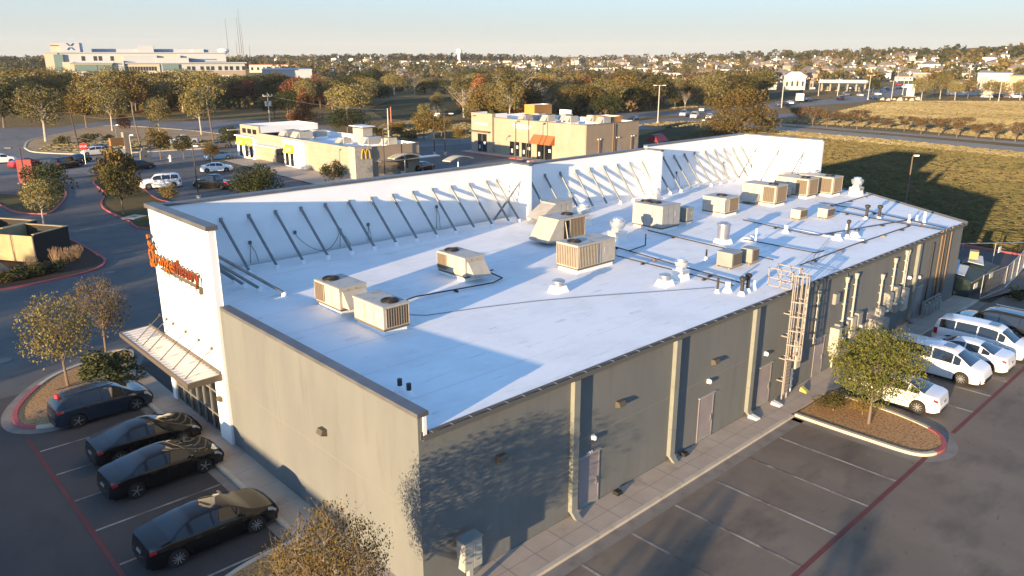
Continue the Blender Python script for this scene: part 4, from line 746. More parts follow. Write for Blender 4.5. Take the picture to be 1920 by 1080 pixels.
# island with the tree left of the entrance
is2 = bezline([(-1.45, 22.6), (-3.5, 22.3), (-5.6, 22.2), (-6.7, 23.2), (-6.5, 25.1), (-5.4, 27.1), (-4.0, 28.7), (-2.2, 29.6), (-.5, 30.4), (.4, 29.8), (-.2, 27.9), (-1.3, 26.4)], 5, True)
m = MB(); m.sheet(is2[::-1], .10, 'mulch'); struct(m, 'planting_bed')
m = MB(); N = len(is2); kerb(m, is2[:int(N*.2)+1], 'kerb', w_=.2); kerb(m, is2[int(N*.2):int(N*.45)+1], 'red_kerb', w_=.2); kerb(m, is2[int(N*.45):]+[is2[0]], 'kerb', w_=.2); ribbon(m, offset(is2, .35, True), .5, Z2+.002, 'gutter_pan', True); struct(m, 'kerb')
# enclosure island, driveway islands
isB = bezline([(-14, 50.2), (-2.6, 49.9), (1, 50.2), (4.3, 51.2), (5.9, 53.6), (6.15, 56.6), (6.0, 65.6), (5.2, 74), (-2, 78), (-14, 78)], 5)
m = MB(); m.sheet(isB, .09, 'dark_mulch'); struct(m, 'planting_bed'); m = MB(); kerb(m, isB[:int(len(isB)*.72)], 'red_kerb', w_=.22); struct(m, 'kerb')
m = MB(); m.sheet([(-14, 54.5), (-.6, 55.5), (-.8, 59), (-14, 60)], .10, 'concrete_drive'); struct(m, 'pad')
isA = bezline([(13.2, 64.6), (13.15, 70.4), (13.15, 74.8), (13.35, 79.3), (14.2, 83.6), (15.4, 86.9), (16.8, 91), (17.5, 96.1), (18.6, 102.3), (21.3, 104.5), (21.6, 98), (21.7, 92.3), (20.1, 81.7), (20.9, 75.6), (21, 64)], 4, True)
m = MB(); m.sheet(isA, .10, 'lawn_near'); struct(m, 'verge'); m = MB(); kerb(m, isA, 'red_kerb', True, w_=.2); struct(m, 'kerb')
isC = bezline(PX([(108, 346), (120, 355), (124, 364), (118, 378), (100, 396), (80, 402), (30, 398), (0, 385), (-30, 372), (-30, 362), (30, 366), (60, 362), (85, 350)]), 4, True)
m = MB(); m.sheet(isC[::-1], .08, 'lawn_near'); struct(m, 'verge'); m = MB(); kerb(m, isC, 'red_kerb', True, w_=.2); struct(m, 'kerb')
vr = bezline(PX([(47, 275), (52, 281), (62, 285), (90, 287.5), (152, 289.5), (240, 287), (330, 282), (420, 276), (470, 262), (400, 250), (330, 243), (240, 237), (180, 238), (120, 250), (60, 262)]), 4, True)
m = MB(); m.sheet(vr, .1, 'bare_soil'); struct(m, 'verge'); m = MB(); kerb(m, vr, 'kerb', True, w_=.35); struct(m, 'kerb')
m = MB()                                                      # bare hillside and creek bed beyond the far street
for l in ([(810, 262), (825, 240), (870, 228), (905, 240), (940, 258), (880, 262)], [(690, 250), (720, 232), (800, 222), (830, 232), (800, 258), (740, 262)]): m.sheet([(p[0], p[1], .05) for p in PX(l)], .05, 'bare_soil')
struct(m, 'bare_bank')
m = MB()
for l in ([(690, 205), (730, 188), (850, 182), (880, 196), (860, 215), (800, 228), (720, 222)], [(1196, 285), (1196, 255), (1260, 238), (1330, 235), (1390, 243), (1400, 262), (1300, 275)]): m.sheet(PX(l), .03, 'lawn_green')
struct(m, 'green_lawn')
m = MB(); m.sheet([(62, -30), (66.5, -12), (66.5, 4), (72, 30), (90, 60), (110, 60), (140, 30), (135, -10), (120, -40)], .02, 'lawn_near'); struct(m, 'mown_grass')
m = MB(); kerb(m, [(66.4, -40), (66.4, 4), (66.4, 30), (66.4, 62)], 'red_kerb', w_=.3); struct(m, 'kerb')
m = MB(); m.sheet([(49, -30), (53, -2.6), (48.9, -2.4), (48.8, -1.7), (56, -3.6), (66, -7.5), (66, -30)], .05, 'dark_mulch'); struct(m, 'planting_bed')
# stall lines
m = MB()
for i in range(8): x = 18.87-2.743*(i-1); m.box(x-.05, -7.5, .008, x+.05, -2.25, Z3, 'white_line') if i > 0 else None
for i in range(8): x = 28.4+2.743*i; m.box(x-.05, -7.5, .008, x+.05, -2.25, Z3, 'white_line')
for i in range(6): y = 19.79-2.743*i; m.box(-6.65, y-.05, .008, -1.9, y+.05, Z3, 'white_line')
struct(m, 'stall_line')
m = MB(); m.box(-6, -7.69, .009, 21.9, -7.50, .0125, 'red_line'); m.box(25.2, -7.69, .009, 52, -7.50, .0125, 'red_line'); m.box(-6.86, -8, .009, -6.67, 21.5, .0125, 'red_line'); struct(m, 'fire_lane_line')
def disc(name, label, cat, p, r, k, z=.02, grp=None, n=20): mm = MB(); mm.lathe((0, 0, -.01), [(r, 0), (r, .02), (r*.97, .022)], k, n); mm.lathe((0, 0, .013), [(r*.8, 0), (r*.8, .003)], 'label_dark', n); o = mm.build(name, None, label=label, cat=cat, group=grp); o.location = (p[0], p[1], z); return o
disc('manhole_cover', 'round manhole cover in the drive aisle below the planting bed', 'manhole cover', at(207, 511), .42, 'soft_brown')
disc('manhole_cover', 'round manhole cover in the drive aisle at the left photo edge', 'manhole cover', at(6, 677), .5, 'soft_brown')
for i, (x, y) in enumerate(((72, 777), (90, 772))): disc('valve_cover', ['dark round valve cover in the mulch bed behind the blue car', 'lidded valve box beside the dark one in the mulch bed'][i], 'valve cover', at(x, y), .16, 'soft_brown', .11)
m = MB(); p = at(250, 411); m.box(-1.0, -.9, 0, 1.0, .9, .16, 'kerb'); m.box(-.4, -.3, .161, .4, .3, .164, 'label_dark'); o = m.build('storm_drain', None, label='square concrete storm drain lid on the kerb by the driveway', cat='storm drain'); o.location = (p.x+.3, p.y+.6, .0); o.rotation_euler.z = .5

# ================================================================ CARS
def smooth(pts, x):
    i = 0
    if x <= pts[0][0]: return pts[0][1]
    if x >= pts[-1][0]: return pts[-1][1]
    while pts[i+1][0] < x: i += 1
    (x0, y0), (x1, y1) = pts[i], pts[i+1]; t = (x-x0)/(x1-x0)
    m0 = (y1-pts[i-1][1])/(x1-pts[i-1][0]) if i > 0 else 0; m1 = (pts[i+2][1]-y0)/(pts[i+2][0]-x0) if i+2 < len(pts) else 0
    h = x1-x0; return (2*t**3-3*t*t+1)*y0+(t**3-2*t*t+t)*h*m0*.8+(-2*t**3+3*t*t)*y1+(t**3-t*t)*h*m1*.8
CARS = {
 'sedan': dict(L=4.75, W=1.84, R=.335, wb=(-1.42, 1.38), top=[(-2.37, .62), (-2.30, .95), (-2.05, 1.05), (-1.62, 1.10), (-.85, 1.39), (-.25, 1.455), (.25, 1.44), (.62, 1.35), (1.32, 1.02), (1.95, .88), (2.28, .72), (2.37, .5)], belt=[(-2.37, .55), (-2.30, .86), (-1.6, 1.0), (-.8, .98), (.4, .94), (1.3, .90), (2.0, .78), (2.37, .46)], roofw=.56, rg=(-1.60, -.80), wsg=(.60, 1.30), side=[(-1.40, -.98), (-.92, -.15), (-.07, .86)]),
 'van': dict(L=5.15, W=1.99, R=.35, wb=(-1.5, 1.52), top=[(-2.57, .7), (-2.50, 1.15), (-2.42, 1.5), (-2.2, 1.68), (-1.2, 1.745), (0, 1.76), (.75, 1.70), (1.02, 1.60), (1.85, 1.12), (2.3, .95), (2.52, .72), (2.57, .5)], belt=[(-2.57, .6), (-2.5, 1.0), (-1.5, 1.07), (0, 1.04), (1.2, 1.0), (1.9, .93), (2.35, .78), (2.57, .46)], roofw=.66, rg=(-2.50, -2.25), wsg=(1.0, 1.86), side=[(-2.2, -1.35), (-1.3, -.15), (-.08, .95), (.99, 1.35)]),
 'wagon': dict(L=4.5, W=1.80, R=.345, wb=(-1.33, 1.33), top=[(-2.25, .7), (-2.18, 1.05), (-1.95, 1.30), (-1.6, 1.50), (-1.0, 1.57), (-.2, 1.60), (.35, 1.55), (.7, 1.42), (1.35, 1.08), (1.85, .96), (2.15, .78), (2.25, .55)], belt=[(-2.25, .6), (-2.15, .98), (-1.4, 1.04), (0, 1.0), (1.3, .96), (1.9, .86), (2.25, .5)], roofw=.58, rg=(-2.16, -1.68), wsg=(.66, 1.33), side=[(-1.72, -1.12), (-1.06, -.18), (-.1, .86)]),
 'suv': dict(L=5.2, W=2.03, R=.39, wb=(-1.55, 1.5), top=[(-2.6, .75), (-2.54, 1.2), (-2.42, 1.62), (-2.1, 1.83), (-1.2, 1.88), (0, 1.89), (.5, 1.84), (.8, 1.72), (1.35, 1.27), (2.1, 1.16), (2.5, 1.0), (2.6, .6)], belt=[(-2.6, .65), (-2.5, 1.12), (-1.2, 1.18), (0, 1.15), (1.2, 1.12), (2.2, 1.0), (2.6, .55)], roofw=.68, rg=(-2.5, -2.28), wsg=(.78, 1.34), side=[(-2.2, -1.3), (-1.24, -.2), (-.12, .9)]),
 'pickup': dict(L=5.8, W=2.0, R=.39, wb=(-1.85, 1.75), top=[(-2.9, .8), (-2.86, 1.12), (-2.5, 1.14), (-.95, 1.15), (-.80, 1.60), (-.5, 1.84), (.2, 1.86), (.6, 1.78), (1.25, 1.25), (2.3, 1.15), (2.8, 1.0), (2.9, .6)], belt=[(-2.9, .7), (-2.85, 1.06), (-.9, 1.10), (0, 1.12), (1.2, 1.1), (2.3, 1.0), (2.9, .55)], roofw=.66, rg=(-.93, -.70), wsg=(.6, 1.22), side=[(-.6, .02), (.08, .8)]),
}
def wheel_parts(R, wd, spokes):
    m = MB(); m.lathe((0, 0, 0), [(R*.66, -wd/2), (R*.9, -wd/2), (R, -wd*.36), (R, wd*.36), (R*.9, wd/2), (R*.66, wd/2)], 'tyre', 26, 'y')
    r = MB(); r.lathe((0, 0, 0), [(R*.66, -wd*.46), (R*.62, -wd*.40), (R*.60, -.02), (R*.60, .02), (R*.62, wd*.4), (R*.66, wd*.46)], 'rim', 24, 'y')
    d = MB(); d.lathe((0, 0, 0), [(R*.6, -.03), (R*.6, .03)], 'black', 20, 'y')
    for sd in (-1, 1):
        for i in range(spokes):
            a = 2*PI*i/spokes; c, s = math.cos(a), math.sin(a); y = sd*wd*.42
            r.bar((R*.05*c, y, R*.05*s), (R*.64*c, y*1.02, R*.64*s), .024, .055 if spokes > 6 else .085, 'rim', up=(0, 1, 0))
        r.lathe((0, sd*wd*.44, 0), [(R*.17, -.012), (R*.17, .012)], 'rim', 12, 'y')
    return m, r, d
def make_car(kind, name, color, detail=True, spokes=10, rack=False, alloy=True):
    P = CARS[kind]; L, W, R = P['L'], P['W'], P['R']; hw = W/2
    t = thing(name, '', 'car')
    xs = set([-L/2+L*i/46 for i in range(47)] if detail else [-L/2+L*i/22 for i in range(23)])
    for wx in P['wb']: xs |= {wx-R-.07, wx-R*.8, wx+R*.8, wx+R+.07}
    for a, b in P['side']: xs |= {a, b}
    for a in P['rg']+P['wsg']: xs.add(a)
    xs = sorted(xs); xs = [x for i, x in enumerate(xs) if i == 0 or x-xs[i-1] > .012]
    rows = []
    for x in xs:
        zt_ = smooth(P['top'], x); zb = min(smooth(P['belt'], x), zt_-.015); e = abs(x)/(L/2)
        wf = 1-.30*max(0, (e-.72)/.28)**2.2 if x > 0 else 1-.20*max(0, (e-.78)/.22)**2.2
        g = min(1, max(0, (zt_-zb-.10)/.32)); wr = hw*wf*(.90*(1-g)+g*P['roofw']/.92)*1.0
        sill = .20+.10*max(0, (e-.9)/.1)
        arch = 0
        for wx in P['wb']:
            if abs(x-wx) < R+.06: arch = max(arch, R+math.sqrt(max(0, (R+.06)**2-(x-wx)**2)))
        w0 = hw*wf
        prof = [(w0*.95, sill), (w0*.985, sill+.12), (w0, (sill+zb)*.52), (w0*.985, zb-.12), (w0*.955, zb)]
        q = [(a, max(z, arch)) if arch and z < arch else (a, z) for a, z in prof]
        q = [(a, min(z, zb-.012*(4-i))) for i, (a, z) in enumerate(q)]
        dz = zt_-zb
        q += [(w0*.955*(1-.07)+wr*.07, zb+dz*.07), (wr*.90+w0*.955*.10, zt_-dz*.17), (wr*.97, zt_-dz*.06-.012), (wr*.82, zt_-.012*g-.004), (wr*.42, zt_+.004), (0, zt_+.008)]
        rows.append(q)
    K = len(rows[0]); body = MB(); glass = {}; tl = {1: MB(), -1: MB()}; hl = {1: MB(), -1: MB()}
    def v3(i, j, s, off=0): a, z = rows[i][j]; return (xs[i], s*(a+off), z)
    ins = lambda a, b, r: r[0]-.005 <= a and b <= r[1]+.005
    for i in range(len(xs)-1):
        a, b = xs[i], xs[i+1]
        for j in range(K-1):
            key = 'body'
            if j == 5 and any(ins(a, b, r) for r in P['side']): key = 'side_window'
            if j >= 7 and ins(a, b, P['wsg']): key = 'windshield'
            if j >= 7 and ins(a, b, P['rg']): key = 'rear_window'
            for s in (1, -1):
                v = [v3(i, j, s), v3(i+1, j, s), v3(i+1, j+1, s), v3(i, j+1, s)]; f = [(0, 1, 2, 3)] if s < 0 else [(3, 2, 1, 0)]
                if key == 'body':
                    if j in (2, 3) and a < -L/2+.30 and rows[i][j][1] > .5: tl[s].add(v, f, 'tail_red') if j == 3 or kind in ('van', 'suv') else body.add(v, f, 'paint')
                    elif j == 3 and b > L/2-.42 and b < L/2-.02: hl[s].add(v, f, 'head_clear')
                    else: body.add(v, f, 'paint')
                else: glass.setdefault((key, s if key[0] == 's' else 0, sum(1 for r in P['side'] if a > r[0]-.005) if key[0] == 's' else 0), MB()).add(v, f, 'car_glass')
    for i, s in ((0, 1), (len(xs)-1, -1)):
        ring = [v3(i, j, 1) for j in range(K)]+[v3(i, j, -1) for j in range(K-2, -1, -1)]; body.add(ring, [list(range(len(ring)))], 'paint')
    body.box(-L/2+.12, -hw*.82, .17, L/2-.12, hw*.82, .5, 'black')
    body.box(L/2-.06, -hw*.55, .28, L/2+.012, hw*.55, .50, 'black'); body.box(-L/2-.01, -hw*.6, .22, -L/2+.1, hw*.6, .34, 'black')
    def finish(mb, nm, sm=38, par=t):
        me = bpy.data.meshes.new(nm); me.from_pydata(mb.v, [], mb.f); [me.materials.append(M[k]) for k in mb.mats]; me.polygons.foreach_set('material_index', mb.m)
        bm = bmesh.new(); bm.from_mesh(me); bmesh.ops.remove_doubles(bm, verts=bm.verts, dist=.002); bmesh.ops.recalc_face_normals(bm, faces=bm.faces) if nm == 'body' else None; bm.to_mesh(me); bm.free()
        me.polygons.foreach_set('use_smooth', [True]*len(me.polygons)); me.set_sharp_from_angle(angle=rad(sm)); o = bpy.data.objects.new(nm, me); C.objects.link(o); o.parent = par; o.color = (*color, 1); return o
    finish(body, 'body')
    for k, g in glass.items(): finish(g, k[0])
    for q in (1, -1):
        if tl[q].v: finish(tl[q], 'taillight')
        if hl[q].v: finish(hl[q], 'headlight')
    for wx in P['wb']:
        for s in (-1, 1):
            a, b, c = wheel_parts(R, .22, spokes); wo_ = bpy.data.objects.new('wheel', None); C.objects.link(wo_); wo_.parent = t; wo_.location = (wx, s*(hw-.13), R); wo_.empty_display_size = .1
            a.build('tyre', wo_, smooth=30); b.mats += []; 
            off = len(b.v); b.v += c.v; b.f += [[q+off for q in f] for f in c.f]; mi = b.mi('black'); b.m += [mi]*len(c.f); b.build('rim', wo_, smooth=30)
            if not detail: pass
    if detail:
        for s in (-1, 1):
            x = P['wsg'][1]-.45; z = smooth(P['belt'], x)+.04; mm = MB(); mm.hexa([(x-.05, s*(hw-.03), z), (x+.1, s*(hw-.03), z), (x+.08, s*(hw+.17), z+.01), (x-.05, s*(hw+.17), z+.01), (x-.05, s*(hw-.03), z+.1), (x+.08, s*(hw-.03), z+.1), (x+.05, s*(hw+.17), z+.13), (x-.05, s*(hw+.17), z+.13)], 'paint'); o = mm.build('mirror', t, fix=True); o.color = (*color, 1)
        mm = MB(); mm.box(-L/2-.012, -.17, .60, -L/2+.02, .17, .71, 'plate'); mm.build('licence_plate', t)
        mm = MB()
        for s in (-1, 1):
            for dx in [p[1]+.03 for p in P['side'][:-1]]+[P['side'][-1][1]+.06]: mm.bar((dx, s*(hw*1.0+.003), .34), (dx-.02, s*(hw*.985+.004), smooth(P['belt'], dx)-.03), .006, .012, 'black', up=(0, s, 0))
            for dx in [p[0]+.12 for p in P['side'][-2:]]: mm.bar((dx, s*(hw+.012), smooth(P['belt'], dx)-.14), (dx+.2, s*(hw+.012), smooth(P['belt'], dx)-.13), .02, .03, 'chrome', up=(0, s, 0))
        mm.build('door_seam', t)
        if kind == 'van':
            mm = MB(); mm.box(.25, -.35, 1.762, .8, .35, 1.776, 'car_glass'); mm.build('sunroof', t)
        if rack:
            for s in (-1, 1): mm = MB(); z = smooth(P['top'], -.5); mm.bar((-1.7, s*hw*.60, z+.03), (.5, s*hw*.60, z+.06), .04, .04, 'chrome'); mm.build('roof_rail', t)
    return t
def put(t, x, y, hd, label, cat='car', z=0): t.location = (x, y, z+Z1); t.rotation_euler = (0, 0, rad(hd)); t['label'] = label; t['category'] = cat; return t
BLACK, WHITE, NAVY, SILV, GREY, RED, BLUE = (.004, .004, .005), (.72, .71, .69), (.012, .022, .038), (.40, .41, .42), (.10, .10, .105), (.30, .02, .02), (.03, .09, .22)
c1 = make_car('wagon', 'hatchback_car', NAVY, spokes=5, rack=True); put(c1, -3.35, 22.15-.1, 1, 'dark blue hatchback parked nearest the tree bed, left of the black cars')
mm = MB(); mm.tube((-1.85, -.02, 1.44), (-1.85, -.02, 1.60), .12, 'stop_red', .09, 12); mm.build('red_ball', None, label='small red ball shaped object on the rear of the dark blue hatchback roof', cat='ball').location = (-3.35, 22.05, Z1)
c2 = make_car('sedan', 'sedan_car', BLACK, spokes=9); put(c2, -3.0, 16.9, 1, 'black sedan farthest from the camera of the three black ones')
c3 = make_car('sedan', 'sedan_car', BLACK, spokes=5); put(c3, -3.35, 13.75, 2.5, 'black sedan with chrome boot strip, in the middle of the three black ones')
c4 = make_car('sedan', 'sedan_car', BLACK, spokes=10); put(c4, -3.7, 8.2, 1, 'black sedan nearest the camera, alone at the bottom left')
c5 = make_car('sedan', 'sedan_car', WHITE, spokes=10); put(c5, 27.0, -4.15, 93, 'white sedan parked beside the tree island, its red tail light toward us')
c2.scale = (.97, 1, .98); c4.scale = (1.03, 1.02, 1.03)
c6 = make_car('van', 'minivan', WHITE, spokes=10); put(c6, 32.5, -4.35, -90, 'white minivan with sunroof nose out, nearer of the two minivans', 'minivan')
c7 = make_car('sedan', 'sedan_car', WHITE, spokes=10); put(c7, 35.3, -4.9, 90, 'white sedan parked tail out between the two white minivans')
c8 = make_car('van', 'minivan', WHITE, spokes=10); put(c8, 38.2, -4.9, -90, 'white minivan with sunroof nose out, farther of the two minivans', 'minivan')
c9 = make_car('suv', 'suv_car', (.012, .013, .014), spokes=6, rack=True); put(c9, 41.2, -4.9, 90, 'black off roader with roof rails at the far end of the parked row', 'suv')

# simple far traffic
far = {}
for kd, nm in (('sedan', 'sedan_car'), ('suv', 'suv_car'), ('pickup', 'pickup_truck'), ('wagon', 'hatchback_car')): pass
def fcar(kd, px, py, hd, colr, label, group=None, cat=None):
    p = G(px, py); nm = {'sedan': 'sedan_car', 'suv': 'suv_car', 'pickup': 'pickup_truck', 'wagon': 'hatchback_car', 'van': 'minivan'}[kd]; cat = cat or {'suv': 'suv', 'pickup': 'pickup truck', 'van': 'van'}.get(kd, 'car')
    if kd not in far:
        far[kd] = t = make_car(kd, nm, colr, detail=False, spokes=6); t['label'] = label; t['category'] = cat
        t.location = (p.x, p.y, p.z+Z3+.01); t.rotation_euler = (0, 0, rad(hd))
        if group: t['group'] = group
        return t
    t = dup(far[kd], (p.x, p.y, p.z+Z3+.01), rad(hd), label=label, cat=cat, color=(*colr, 1))
    if 'group' in t.keys() and not group: del t['group']
    if group: t['group'] = group
    return t
fcar('sedan', 407, 322, -22, WHITE, 'white sedan parked alone in the lot left of the restaurant with yellow banners')
fcar('suv', 303, 352, 160, WHITE, 'white off roader parked by the grass strip behind the orange bush')
fcar('wagon', 178, 291, 175, SILV, 'silver hatchback on the street right of the stop sign')
fcar('sedan', 186, 284, 165, GREY, 'dark sedan just behind the silver hatchback on the street')
fcar('suv', 127, 315, 30, BLACK, 'black off roader waiting at the driveway mouth, its back to us')
fcar('sedan', 148, 305, 35, BLACK, 'black sedan just beyond the off roader at the driveway mouth')
fcar('sedan', 262, 317, 0, (.03, .03, .035), 'dark sedan half behind the bush at the lot entrance')
fcar('wagon', 4, 306, -10, WHITE, 'white hatchback cut off by the left photo edge')
fcar('sedan', 48, 313, 20, RED, 'dark red sedan behind the red board at the left')
fcar('pickup', 345, 270, 170, SILV, 'silver pickup on the street behind the small trees')
fcar('sedan', 410, 278, 170, GREY, 'grey sedan just left of the restaurant with yellow banners')
fcar('sedan', 410, 299, 170, BLUE, 'blue sedan low behind the kerb left of the restaurant')
fcar('pickup', 402, 353, 120, BLACK, 'black pickup half hidden behind the round green tree')
fcar('sedan', 793, 320, 20, BLACK, 'black sedan beside the tan back wall of the restaurant')
fcar('pickup', 1282, 218, -155, SILV, 'silver blue pickup on the main road'); fcar('suv', 1302, 222, -155, (.6, .56, .45), 'cream off roader right behind the pickup on the main road')
fcar('sedan', 1330, 223, -155, WHITE, 'white sedan on the main road beside the big oak'); fcar('sedan', 1317, 209, 25, SILV, 'silver sedan going the other way on the main road'); fcar('sedan', 1187, 227, -160, BLACK, 'black sedan on the main road beyond the second shop building')
rowsC = [(1460, 199, GREY, 'sedan', 'dark sedan half behind the right edge of the big oak'), (1473, 199, BLACK, 'sedan', 'black sedan just right of the big oak'), (1481, 196, WHITE, 'sedan', 'white sedan right of the big oak'), (1502, 191, GREY, 'suv', 'dark off roader in front of the white truck'), (1515, 191, BLACK, 'sedan', 'black sedan behind the white truck'),
  (1575, 188, BLACK, 'suv', 'black off roader at the middle of the junction'), (1586, 180, GREY, 'suv', 'grey off roader crossing by the fuel station'), (1612, 181, SILV, 'sedan', 'silver sedan alone in the far lane'), (1626, 172, BLUE, 'suv', 'blue off roader near the fuel station exit'), (1646, 179, WHITE, 'sedan', 'white sedan in the middle lane of the main road'),
  (1655, 173, BLUE, 'sedan', 'dark blue sedan ahead of the white one'), (1662, 168, GREY, 'sedan', 'grey sedan second in the far queue'), (1684, 161, RED, 'suv', 'red off roader at the head of the far queue'), (1685, 168, BLACK, 'sedan', 'black sedan stopped beside the red one'), (1696, 166, WHITE, 'suv', 'white off roader left of the white pylon sign'),
  (1637, 187, BLACK, 'sedan', 'black sedan by the rocks at the edge of the field'), (1523, 168, WHITE, 'sedan', 'white sedan at the left of the fuel station forecourt'), (1606, 168, SILV, 'suv', 'silver off roader under the fuel canopy'), (1590, 168, WHITE, 'suv', 'white off roader under the fuel canopy'), (1400, 171, GREY, 'sedan', 'grey car parked behind the big oak')]
for i, (px, py, cc, kd, lb) in enumerate(rowsC): fcar(kd, px, py, 42 if i % 3 else -138, cc, lb)
for i in range(5): fcar(['sedan', 'suv'][i % 2], 1862+18*i-12, 183.5, 100, [SILV, BLACK, GREY, WHITE, BLACK][i], ['silver car', 'black off roader', 'grey car', 'white off roader', 'second black car'][i]+' parked behind the trees at the far right')
# ================================================================ TREES
def leaf_cloud(seed, clumps, n, leaf, k, squash=.8):
    rnd = random.Random(seed); v = []; f = []
    tot = sum(c[3]**2.2 for c in clumps)
    for (cx, cy, cz, cr) in clumps:
        cn = max(4, int(n*cr**2.2/tot))
        for _ in range(cn):
            while True:
                a, b, c = rnd.uniform(-1, 1), rnd.uniform(-1, 1), rnd.uniform(-1, 1); q = a*a+b*b+c*c
                if q <= 1: break
            q = max(q, .02)**.5; s = cr*(q**.45)/q
            if rnd.random() < .12: s *= 1.25
            x, y, z = cx+a*s, cy+b*s, cz+c*s*squash
            th = rnd.uniform(0, 2*PI); ph = math.acos(rnd.uniform(-1, 1)); nx_, ny_, nz_ = math.sin(ph)*math.cos(th), math.sin(ph)*math.sin(th), math.cos(ph)
            u = Vector((nx_, ny_, nz_)).orthogonal().normalized(); w_ = Vector((nx_, ny_, nz_)).cross(u); l = leaf*rnd.uniform(.6, 1.35); a1 = rnd.uniform(0, 6.28)
            u, w_ = u*math.cos(a1)+w_*math.sin(a1), w_*math.cos(a1)-u*math.sin(a1); p = Vector((x, y, z)); o = len(v)
            v += [tuple(p-u*l*.5), tuple(p+w_*l*.32), tuple(p+u*l*.5), tuple(p-w_*l*.32)]; f.append((o, o+1, o+2, o+3))
    me = bpy.data.meshes.new('crown'); me.from_pydata(v, [], f); me.materials.append(M[k]); me.update(); return me
def make_clumps(seed, shape, nc):
    rnd = random.Random(seed+99); out = []
    for i in range(nc):
        if shape == 'round': th = rnd.uniform(0, 2*PI); z = rnd.uniform(-.75, .95); r = math.sqrt(max(0, 1-z*z))*rnd.uniform(.5, .95); out.append((r*math.cos(th)*.36, r*math.sin(th)*.36, .62+z*.27, rnd.uniform(.10, .17)))
        elif shape == 'wide': th = rnd.uniform(0, 2*PI); z = rnd.uniform(-.55, .95); r = math.sqrt(max(0, 1-z*z))*rnd.uniform(.45, 1); out.append((r*math.cos(th)*.52, r*math.sin(th)*.52, .56+z*.30, rnd.uniform(.12, .20)))
        elif shape == 'dome': th = rnd.uniform(0, 2*PI); z = rnd.uniform(-.1, .98); r = math.sqrt(max(0, 1-z*z))*rnd.uniform(.5, 1); out.append((r*math.cos(th)*.72, r*math.sin(th)*.72, .18+z*.72, rnd.uniform(.12, .2)))
        elif shape == 'cone': z = rnd.uniform(0, 1)**1.3; th = rnd.uniform(0, 2*PI); r = (1-z)*.30*rnd.uniform(.4, 1); out.append((r*math.cos(th), r*math.sin(th), .13+z*.80, .065+.10*(1-z)))
        elif shape == 'vase': z = rnd.uniform(0, 1); th = rnd.uniform(0, 2*PI); r = (.12+.34*z)*rnd.uniform(.4, 1); out.append((r*math.cos(th), r*math.sin(th), .48+z*.42, rnd.uniform(.08, .13)))
        elif shape == 'shrub': th = rnd.uniform(0, 2*PI); r = rnd.uniform(0, .5); out.append((r*math.cos(th), r*math.sin(th), rnd.uniform(.2, .75), rnd.uniform(.18, .3)))
    return out
def limbs(seed, clumps, h0, r0, k, n_sides=6, thin=.35, extra=0):
    rnd = random.Random(seed); m = MB(); top = max(c[2] for c in clumps)*.9
    bx, by = rnd.uniform(-.02, .02), rnd.uniform(-.02, .02); spine = [(0, 0, 0), (bx*.5, by*.5, h0), (bx*1.5, by*1.2, (h0+top)/2), (bx, by, top)]
    rr = [r0, r0*.72, r0*.42, r0*.12]
    for i in range(3): m.tube(spine[i], spine[i+1], rr[i], k, rr[i+1], n_sides)
    for c in clumps:
        t = rnd.uniform(.0, .7); z = min(h0+(top-h0)*t, c[2]-.02); f = z/top if top else 0
        a = (bx*f, by*f, max(z, h0*.85)); mid = ((a[0]+c[0])*.5+rnd.uniform(-.02, .02), (a[1]+c[1])*.5+rnd.uniform(-.02, .02), (a[2]+c[2])*.5+.01)
        m.tube(a, mid, r0*thin*(1-.4*t), k, r0*thin*.5, 5, False); m.tube(mid, c[:3], r0*thin*.5, k, r0*.06, 4, False)
        for _ in range(extra):
            d = Vector((rnd.gauss(0, 1), rnd.gauss(0, 1), rnd.gauss(.5, .8))).normalized()*c[3]*rnd.uniform(.8, 1.5); m.tube(c[:3], Vector(c[:3])+d, r0*.10, k, r0*.02, 3, False)
    return m
def make_tree(name, seed, shape, kleaf, n, leaf, nc, h0=.3, r0=.022, bark='trunk_bark', extra=0, label='', cat='tree', squash=.85, thin=.35):
    cl = make_clumps(seed, shape, nc); t = thing(name, label, cat)
    limbs(seed, cl, h0, r0, bark, extra=extra, thin=thin).build('trunk', t)
    me = leaf_cloud(seed, cl, n, leaf, kleaf, squash); o = bpy.data.objects.new('crown', me); C.objects.link(o); o.parent = t; return t
PROTO = {}
SPEC = {  # name, shape, leaf material, hi-res count, leaf size (of height), clumps
 'elm': ('cedar_elm', 'round', 'leaf_elm', 3400, .040, 34, .28, 'trunk_bark', 2), 'gold': ('golden_tree', 'round', 'leaf_gold', 3600, .036, 34, .30, 'trunk_pale', 2),
 'oak': ('live_oak', 'wide', 'leaf_oak', 4200, .044, 36, .2, 'trunk_bark', 0), 'olive': ('olive_green_tree', 'round', 'leaf_olive', 3400, .042, 34, .25, 'trunk_bark', 1),
 'bigoak': ('spreading_oak', 'dome', 'leaf_elm', 9500, .040, 90, .12, 'trunk_bark', 2),
 'rust': ('bald_cypress', 'cone', 'leaf_rust', 4200, .042, 60, .1, 'trunk_bark', 0), 'red': ('red_oak', 'round', 'leaf_red', 1700, .055, 28, .25, 'trunk_bark', 1),
 'myrtle': ('crape_myrtle', 'vase', 'leaf_twiggy', 1900, .045, 30, .12, 'trunk_bark', 4), 'bare': ('bare_tree', 'vase', 'leaf_twiggy', 380, .028, 28, .2, 'trunk_pale', 6),
 'shrub': ('green_shrub', 'shrub', 'leaf_olive', 900, .11, 14, .1, 'trunk_bark', 0), 'dshrub': ('dark_shrub', 'shrub', 'leaf_oak', 900, .11, 14, .1, 'trunk_bark', 0), 'tshrub': ('brown_shrub', 'shrub', 'leaf_elm', 800, .10, 14, .1, 'trunk_bark', 1)}
